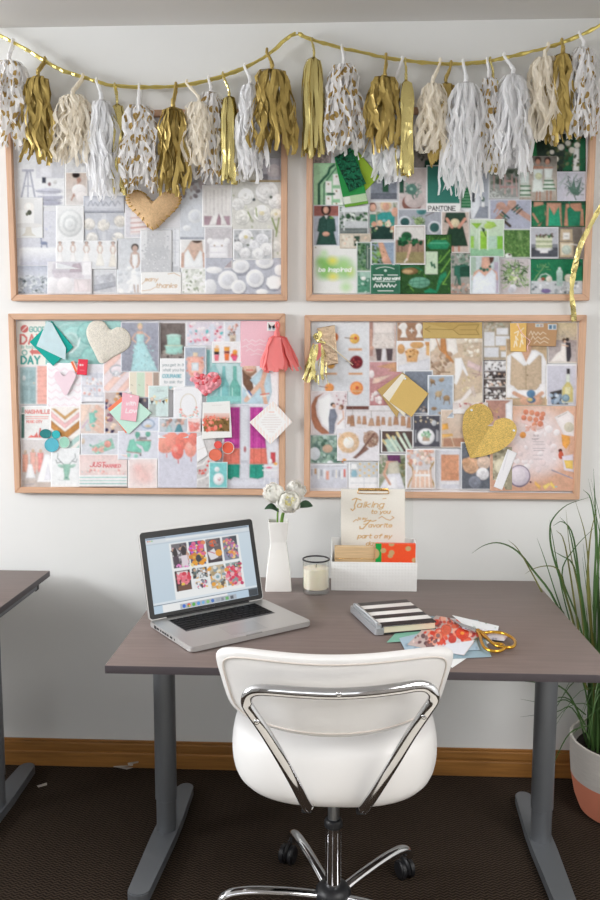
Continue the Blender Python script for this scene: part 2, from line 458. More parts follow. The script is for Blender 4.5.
window('window_1', 'x', ROOM_L - 0.05, -2.55, -0.45, 1.45, 2.45)
window('added_rear_window', 'y', ROOM_B - 0.05, -1.7, 1.1, 1.4, 2.4)  # frame of the unseen opening added for the rear fill
M_base = mat('honey_oak_baseboard', '9a6a34', 0.45, noise=0.22, nscale=5, stretch=(1.2, 8, 22))
bm = bmesh.new()
for (y0, y1, z0, z1, bv) in ((-0.014, 0, 0.0, 0.055, 0.003), (-0.009, 0, 0.055, 0.062, 0.0), (-0.013, 0, 0.062, 0.090, 0.003), (-0.006, 0, 0.090, 0.099, 0.002)):
    add_box(bm, (cx_, (y0 + y1) / 2, (z0 + z1) / 2), (ROOM_R - ROOM_L, y1 - y0, z1 - z0), bv)
struct(from_bm('baseboard_back', bm, M_base))

bm = bmesh.new()
for a, b, w, d in ((2.2, -1.885, 1.26, .03), (2.2, -3.715, 1.26, .03), (1.585, -2.8, .03, 1.8), (2.815, -2.8, .03, 1.8)): add_box(bm, (a, b, ROOM_H - .02), (w, d, .038), .003)
cf = struct(from_bm('trim_1', bm, M_white))  # rim around the added ceiling fill, likewise unseen

# ---------------------------------------------------------------- pin boards
BOARDS = {'white': (-0.5438, 0.3804, 1.6383, 2.246), 'green': (0.4425, 1.3608, 1.6372, 2.245),
          'pastel': (-0.556, 0.3735, 0.9880, 1.5960), 'warm': (0.4374, 1.3549, 0.9830, 1.5909)}
M_oak_h = mat('pale_oak_horizontal_grain', 'd3aa8c', 0.5, noise=0.10, nscale=9, stretch=(1.5, 14, 30))
M_oak_v = mat('pale_oak_vertical_grain', 'd3aa8c', 0.5, noise=0.10, nscale=9, stretch=(30, 14, 1.5))
M_cork = mat('white_pinboard_felt', 'e2e2e6', 0.9, noise=0.02, nscale=300)
M_print = paint_mat('printed_paper', 0.42)
M_card = paint_mat('matte_card', 0.7)
FWD = 0.020
def pin_board(key, label):
    x0, x1, z0, z1 = BOARDS[key]; t = thing('pin_board', label, 'pinboard', ((x0 + x1) / 2, 0, z0), group='oak framed pinboards on the wall')
    X, H = (x1 - x0) / 2, z1 - z0; d = 0.022
    def rail(pts, m):
        bm = bmesh.new()
        f = [bm.verts.new((p[0], -d, p[1])) for p in pts]; b = [bm.verts.new((p[0], -0.0005, p[1])) for p in pts]
        bm.faces.new(f); bm.faces.new(b[::-1])
        for i in range(4): bm.faces.new((f[i], f[(i + 1) % 4], b[(i + 1) % 4], b[i]))
        bmesh.ops.bevel(bm, geom=list(bm.edges), offset=0.0018, segments=2, affect='EDGES')
        from_bm('frame_rail', bm, m, t, True)
    w = FWD
    rail([(-X, 0), (X, 0), (X - w, w), (-X + w, w)], M_oak_h); rail([(-X, H), (-X + w, H - w), (X - w, H - w), (X, H)], M_oak_h)
    rail([(-X, 0), (-X + w, w), (-X + w, H - w), (-X, H)], M_oak_v); rail([(X, 0), (X, H), (X - w, H - w), (X - w, w)], M_oak_v)
    box('backing', (0, -0.0035, H / 2), (2 * X - 2 * w + 0.004, 0.005, H - 2 * w + 0.004), M_cork, t)
pin_board('white', 'oak framed pinboard of white and silver pictures, upper left on the wall')
pin_board('green', 'oak framed pinboard of green pictures, upper right on the wall')
pin_board('pastel', 'oak framed pinboard of mint, pink and coral pictures above the laptop')
pin_board('warm', 'oak framed pinboard of gold, peach and kraft pictures above the desk tray')

Y0 = -0.0068
LAYERS = []
def corners(co):
    v = list(map(float, co.split()))
    if len(v) == 4: return [(v[0], v[1]), (v[2], v[1]), (v[2], v[3]), (v[0], v[3])]
    if len(v) == 5:                                   # centre, size, turn in degrees
        cx, cy, w, h, r = v; r = math.radians(r); c, s = math.cos(r), math.sin(r)
        return [(cx + x * c - y * s, cy + x * s + y * c) for x, y in ((-w/2, -h/2), (w/2, -h/2), (w/2, h/2), (-w/2, h/2))]
    return [(v[i], v[i + 1]) for i in range(0, 8, 2)]
def next_layer(px, step=1):
    x0, x1 = min(p[0] for p in px), max(p[0] for p in px); y0, y1 = min(p[1] for p in px), max(p[1] for p in px)
    l = 0
    for (a0, b0, a1, b1, k) in LAYERS:
        if x0 < a1 - 0.2 and x1 > a0 + 0.2 and y0 < b1 - 0.2 and y1 > b0 + 0.2: l = max(l, k + 1)
    LAYERS.append((x0, y0, x1, y1, l + step - 1)); return l
def prints(table, group, cell=0.75, fade=0.0):
    for ln in table.strip().split('\n'):
        ln = ln.strip()
        if not ln: continue
        name, cat, label, co, bg, src = [s.strip() for s in ln.split('|')]
        px = corners(co); s = Sheet(px, cell); l = next_layer(px)
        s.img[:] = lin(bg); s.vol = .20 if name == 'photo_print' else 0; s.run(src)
        if s.vol and ';t ' not in src: s.blur()
        s.mottle(.3 if name == 'photo_print' else .06)
        if name == 'photo_print' and ';w ' in src: s.run('w' + src.rsplit(';w', 1)[1].split(';')[0])
        g_ = s.img.mean(-1, keepdims=True); s.img = s.img * (1 - fade) + g_ * fade      # washed-out ink
        Y = Y0 - 0.0008 * l
        o = s.build(name, [at_y(x, y, Y) for x, y in px], M_print if name == 'photo_print' else M_card, lift=0.0006 + 0.0012 * (l > 1))
        tag(o, label, cat, group)

prints('''
photo_print|print|white stool and folded blankets print at the top left corner|16.5 137 65 207|eceef2|r e2e4ea 17 138 40 168;r d3d5e0 36 152 64 178;p dfe0ea 38 150 56 150 52 178 40 178;g e8eaf2 d0d2de 57 150 64 178;r b4b6cc 22 169 34 171.5;l a9abc4 1.6 27 171 21.5 197;l a9abc4 1.6 30 171 35 197;l a9abc4 1.2 28 171 28 197;l b9bbd0 1 24 186 33 186;r 3a3f54 42 177 46 183;e 9a6f74 49.5 184 1.6 2;e d8d8d8 55 182 2 2;e c9cbdd 49 191 13 3.2;l 9fa1bc 1 36 191 60 192;e b9bbd2 50 197 13 3.4;l eceef6 1.2 37 195 60 195;e aeb0c9 50 203 12 2.6;l 8f91ae .7 38 200 61 200.5
photo_print|print|pale grey print peeking out above the ballerina picture|65 140 90 172|e6e7ea|b 3 26 66 141 90 172 2 4 dcdde2,eef0f2,d2d4da
photo_print|print|ballerina in a white tutu on a beige ground|65 172 88 206|ddcfc8|g d8bca8 e2dcda 65 172 88 206;e 30231f 76 175 4 3;e c98d72 79 180 2.4 2.6;l cf9578 2 78 183 74 196;l cf9578 1.4 80 184 84 189;e f3ecea 79 190 7 6;e efe6e4 82 197 6 5;l c9866a 1.4 74 194 71.5 200;w f4f2f2 .8
photo_print|print|embossed grey script plaque above the cream rosettes|83.5 196 124.5 213|bfc3d2|r cdd0dc 85 198 123 210;l 9ea4b8 1 88 206 91 200 93 206 95 202 98 206 101 200 103 206 106 202 109 206 112 200 115 206 118 201 120 204;l e4e6ee .6 88 207 121 207;r 9fa4b6 84 211 124 213
photo_print|print|lilac print of a tiny blue deer above a white lampshade|17 211 64 266|d9dbe6|g dcdde9 d5d7e4 17 211 64 250;p eef0f5 19 249 22 247 58 247 61 250 61 265 19 265;g f3f4f7 c9cbe0 20 249 60 265;e 7f8fb8 44 243 3.6 1.8;l 7f8fb8 1.1 42 243 41.5 247;l 7f8fb8 1.1 46.6 243 47 247;l 7f8fb8 1.3 41.6 242.6 41 238;l 7f8fb8 .6 41 238 39 236;l 7f8fb8 .6 41 238 43 236;b 5 10 38 224 52 231 .6 1.4 c5c9e6,cfd2ec
magazine_cutout|cutout|white tiered cake on a stand with one white rose|17 197.5 43 238|e9eaea|r f0efee 18 199 42 225;r e5e4e2 18 199 37 210;g e9e9ea d6d7db 34 200 42 225;e e2e0de 28 225.5 15 2.6;p dcd5c6 26 227 31 227 32 233 36 236 21 236 25 233;e f4efe9 29 207 5 4.6;e fbf8f2 28.4 206 2.6 2.4;e 565b46 29.4 212.5 2.4 2.6;e 6f7457 27 214 1.4 1.8
photo_print|print|round glass plate on white left of the cream rosettes|56 206 84 243|ecedee|e d6d9da 70 223 12.6 14;e e6e8e8 70 223 10.6 12;e d2d6d7 70 223.5 7.5 8.6;e e8eaea 70 224 5 6;e dcdfe0 70 224 3 3.4;w f4f4f6 .8
photo_print|print|cream rosette cakes on a grey cloth|84 213 124.5 241|c6c9d4|r d6d8e0 102 213 106 240;r d9dbe2 84 225 124 229;f ece6dd 89 224 6;f efe9df 103.5 225 6;f efe8dc 120 221 6;f e6e2dc 92 238 6;f ebe6de 118 238 6;l a3a8b8 .8 96 229 100 240;b 4 12 86 214 124 240 .5 1.2 b9bdcb,e6e7ee
photo_print|print|row of five models in white gowns|56 240.5 117 269|ecedef|r e2e4e8 56 262 117 269;h 60 241 22 8 d9b09c 6d5347 f3efec f1eeee;h 73 241 23 8 d9b09c 8a6a58 f5f1ee f0eded;h 86.5 241 24 10 d9b09c 5e463c f4f1ee f3f0ef;h 100 241 25 9 d9b09c 79604f f2efe6 efebe2;h 113 241 26 9 d9b09c 6d5347 f2ece2 ece4d6;w f6f6f8 .6
photo_print|print|frosted silver foliage against a hazy blue ground|17.5 266 48 293.5|b9c1d4|g b8c0d8 d6dbe6 17 266 48 278;k 7 120 18 276 48 293 .5 1.3 dfe5e8,9fb0b6,7d8f98,c8d2d8,eef2f4;b 8 14 18 280 46 293 .8 1.8 5f7076,e6ecee
photo_print|print|lilac sofa with dusky cushion beside two white chairs|47.5 261.5 92 294|e6e2e8|r d9d3de 53 262 84 278;r cfc4d0 52 270 80 274;p c0aab8 69 272 73 264 80 263 84 272;r dcd0da 54 273 84 278;e f0ecf0 52 285 6.5 8;e efe9ec 65 285 8 8;p e8d9dc 74 279 91 279 91 292 74 292;r f4f1f4 82 262 91 275;l d8c9cc .7 77 280 79 291;l d8c9cc .7 88 280 88 291
photo_print|print|grey upholstered bed in the lower row|92.5 269 117 293.5|cdd0d8|r dcdee4 93 269 117 276;p c3c6d0 96 276 114 273 116 282 97 286;b 2 16 95 274 115 284 1 2.6 e2e4ea,b9bcc8,d0d3dc;p aeb2c0 93 285 116 281 116 286 93 291;l 8e93a4 .7 93 291 116 286;w eceef2 .6
photo_print|print|ruffled pink ombre cake half hidden by the stuffed heart|124.5 203 150.5 238.5|e6e4ea|r dcd9e4 125 204 150 237;p eadfe0 131 210 146 208 147 234 130 235;l e2b6b0 1.3 131 218 146 217;l dfa69e 1.4 131 223 147 222;l d9958c 1.5 131 228 147 226.6;l e4beb8 1.2 131 232 147 231;w f0f0f4 .7
photo_print|print|bride in strapless white gown holding her waist|117 238.5 146 293.5|d8dce2|g d2d6de e6e9ee 117 238 146 293;h 135 244 49 15 d3ab98 4a3c38 f3f3f4 eff0f2;b 9 18 118 268 140 293 1.5 4 e6e9ee,f2f4f6,d5dae2;l c9a592 1.2 134 285 135 292;l c9a592 1.2 138 285 138 292
photo_print|print|grey room with a tall paned window|161.5 227.5 180 273|cfd2da|r e6e9f0 169 229 179 266;l c2c6d2 .8 171 229 171 264;l c2c6d2 .8 175 229 175 264;l c2c6d2 .7 169 240 179 240;l c2c6d2 .7 169 252 179 252;r b6b9c4 162 262 173 272;w eceef2 .6
magazine_cutout|cutout|silver glitter tiered cake cutout above the thanks card|140.5 230 172 273|d3d4d8|r e4e5e8 140 230 147 273;r dcdde2 166 230 172 250;r cccdd2 147 231 165 247;r c6c8ce 145 247 168 260;r cdced4 141 260 171 272;b 12 160 142 232 170 272 .35 .9 e6e7ea,b8bac2,dcdde2,c2c4cb
greeting_card|card|white card with golden words many thanks|141 272 181.5 293.7|f3f2f0|t e2b06a .7 3.6 145 281 many .25;t e2b06a .8 4 156 287.5 thanks .25;l e2b06a .55 142 284 146 280 150 279;l e2b06a .55 168 274 174 273 180 276;l e2b06a .5 142 291 150 290 156 287
photo_print|print|mauve berries and pale dishes beside the curtain print|180 166 206 241|cfd3dc|g c3c5cc d5dae4 180 170 206 204;l 6f6a70 .8 181 186 204 180;l 7b757a .6 186 190 201 174;b 14 14 182 178 203 198 1.6 3.4 9c8c94,b3a4aa,8a7d86;r d5dbe6 180 204 203 238;e e6eaf0 195 216 7 7;e dbe0ea 195 216 4.6 4.6;e e9ecf2 187 228 4 3;r a3aabb 180 237 204 239.5
photo_print|print|dark haired bride seen from behind in open backed lace|180 239.5 206.5 268.5|eceae9|p e2b79c 191 241 202 241 203 250 207 268 181 268 184 252;e 5b4236 197 240.5 5 2.6;p eceef0 183 255 188 249 194 261 200 250 204 254 203 268 184 268;l dfa98e 3 183 254 182.4 266;l dfa98e 3 203.6 254 205 266;p e0b095 190 250 199 250 194.6 260;w f3f2f4 .6
photo_print|print|white hydrangea blossom with a few green leaves|181.5 268 206.5 293.8|d9ddd2|b 17 150 182 269 206 293 1 2.2 f4f4f0,e9ece2,ffffff,dfe4d8;b 18 12 183 270 205 293 .8 1.6 a9b692,8fa077;w f4f4f4 .8
photo_print|print|small cream dish above a mustard strip, under the white tassel|225 158 264 186|cfcbbf|r d9d6cb 225 158 262 180;e f1efec 238 184 8 6;e e4e2de 238 183 5 3.5;r b99c50 250 180 263 183;w e4e2de .5
photo_print|print|grey abstract print in the upper right corner|254 138 281.5 158|bcbcc0|p a8a8ae 268 140 281 150 281 157 260 157;l 8f9096 .8 270 140 281 154
photo_print|print|lilac print of a blurred pale bloom in the right column|258 158 281.5 184|b9b5c4|e cdbfc6 274 171 7 7;e d9cdd0 275 172 4 4;r 857f8c 258 174 268 180;r c2a35c 252 180 281.5 183.5;w d6d4de .5
photo_print|print|large print of white peonies with green stems|232 182 281.5 259|dcdcd2|g d6d4cc e4e2d8 232 182 282 258;b 22 70 233 190 281 256 1 2.4 c7cbb2,e9e9e0,dcdcc8,b9bf98;f f3f2ef 246 196 8.4;f efeeec 238 204 6.4;f f6f4f2 267 192 12;f f3f1ee 276 201 8;f f0eee6 242 217 8;f f4f2ec 262 213 9 f0e2a8;f f1ecd8 276 214 6 e6d48a;f ecebe4 276 246 6;e 3d4a4a 254 199.5 1.6 1.6;e 50604a 271 197 1.5 1.5;l 93a83a 1.3 248 212 251 218;l a3b44a 1.3 256 208 257 216;l 8fa646 1.8 272 218 277 232;l 9cae55 1.6 279 218 276 236
photo_print|print|fringed cream curtain over a pink aisle, white bordered|202 185 232 227|e6dfdf|r e9e4e0 204 187 230 224;r b88fa0 204 216 230 225;p ece8e6 214 212 222 212 227 225 209 225;l c9bfc0 .7 206 190 206 213;l d6cccb .7 210 190 210 214;l c9bfc0 .7 214 190 214 215;l d6cccb .7 218 190 218 215;l c9bfc0 .7 222 190 222 214;l d6cccb .7 226 190 226 213;p b68194 217 219 219 213 221 219 221 225 216 225;w f5f4f5 1.1
photo_print|print|ornate white dresser against a patterned grey wall|204.5 227 232.5 268.5|d0c9cf|k 23 60 205 228 232 242 .4 .8 c3bbc3,dcd6da;p eceaef 209 242 214 239 223 239 228 242 228 258 209 258;r dfdce4 210 246 227 247;r dfdce4 210 252 227 253;e f2f0f4 210 241 3 3;e f2f0f4 227 241 3 3;l dcd8e0 1.2 211 258 209.5 263;l dcd8e0 1.2 226 258 227.6 263;r b7a3ab 205 260 232 268;e c8a88a 214.5 245.5 .9 .9;e c8a88a 222 245.5 .9 .9;w e9e6ea .6
photo_print|print|white plates scattered on a lavender grey ground|205.5 258 281.5 294|bcbfd0|e 9fa2b6 241 269 9 7;e f0f0f4 240.5 266 9 7;e e2e3ea 240.5 266 5.5 4.4;e 9fa2b6 265.5 263.5 9 6.5;e f2f2f4 264.5 262 9 6.5;e e4e5ec 264.5 261 6 4;e 9fa2b6 229.5 281.5 10 9.5;e ededf1 228 280 10 9.5;e dcdde6 228 280 6 5.6;e 9fa2b6 239.6 288 7.4 7;e eff0f3 238.6 286.8 7.4 7;e e0e1e8 238.6 286.8 4.6 4.4;e 9fa2b6 256 280 9 9;e f0f0f4 255 278.4 9 9;e dedfe8 255 278.4 5.6 5.6;e f2f2f5 214 270 8 3.4;e e6e7ec 210 287 6.6 8;e 9fa2b6 274 284.5 8 7;p f4f4f5 267 278 273 275 280 277 282 284 278 289 270 289 266 284;e f2f2f4 279.5 270 5 5.4;e f2f2f4 262 292 6 3
photo_print|print|bunch of white ranunculus in a thin white border, overlapping the peonies|233 229 272.5 260|c3c6cc|b 61 40 234 230 272 259 1.4 3 9a9fa8,b4b8be,dcdfe2,7f858c,c9ccc8;f f0eff2 246 237 7.5 e6d27a;f e6e7ee 262 240 7;f f3f2f5 238 246 5;f e9eaf0 254 246 6;f f5f4f6 266 249 6.5;f f0eff3 245 253 6;f f3f3f6 258 254 6.5;e 6a7a68 248 245 1.6 1.2;e 9aa860 252 238 1.4 1;w f4f4f6 .8
''', 'pictures pinned on the white-toned board', fade=.4)

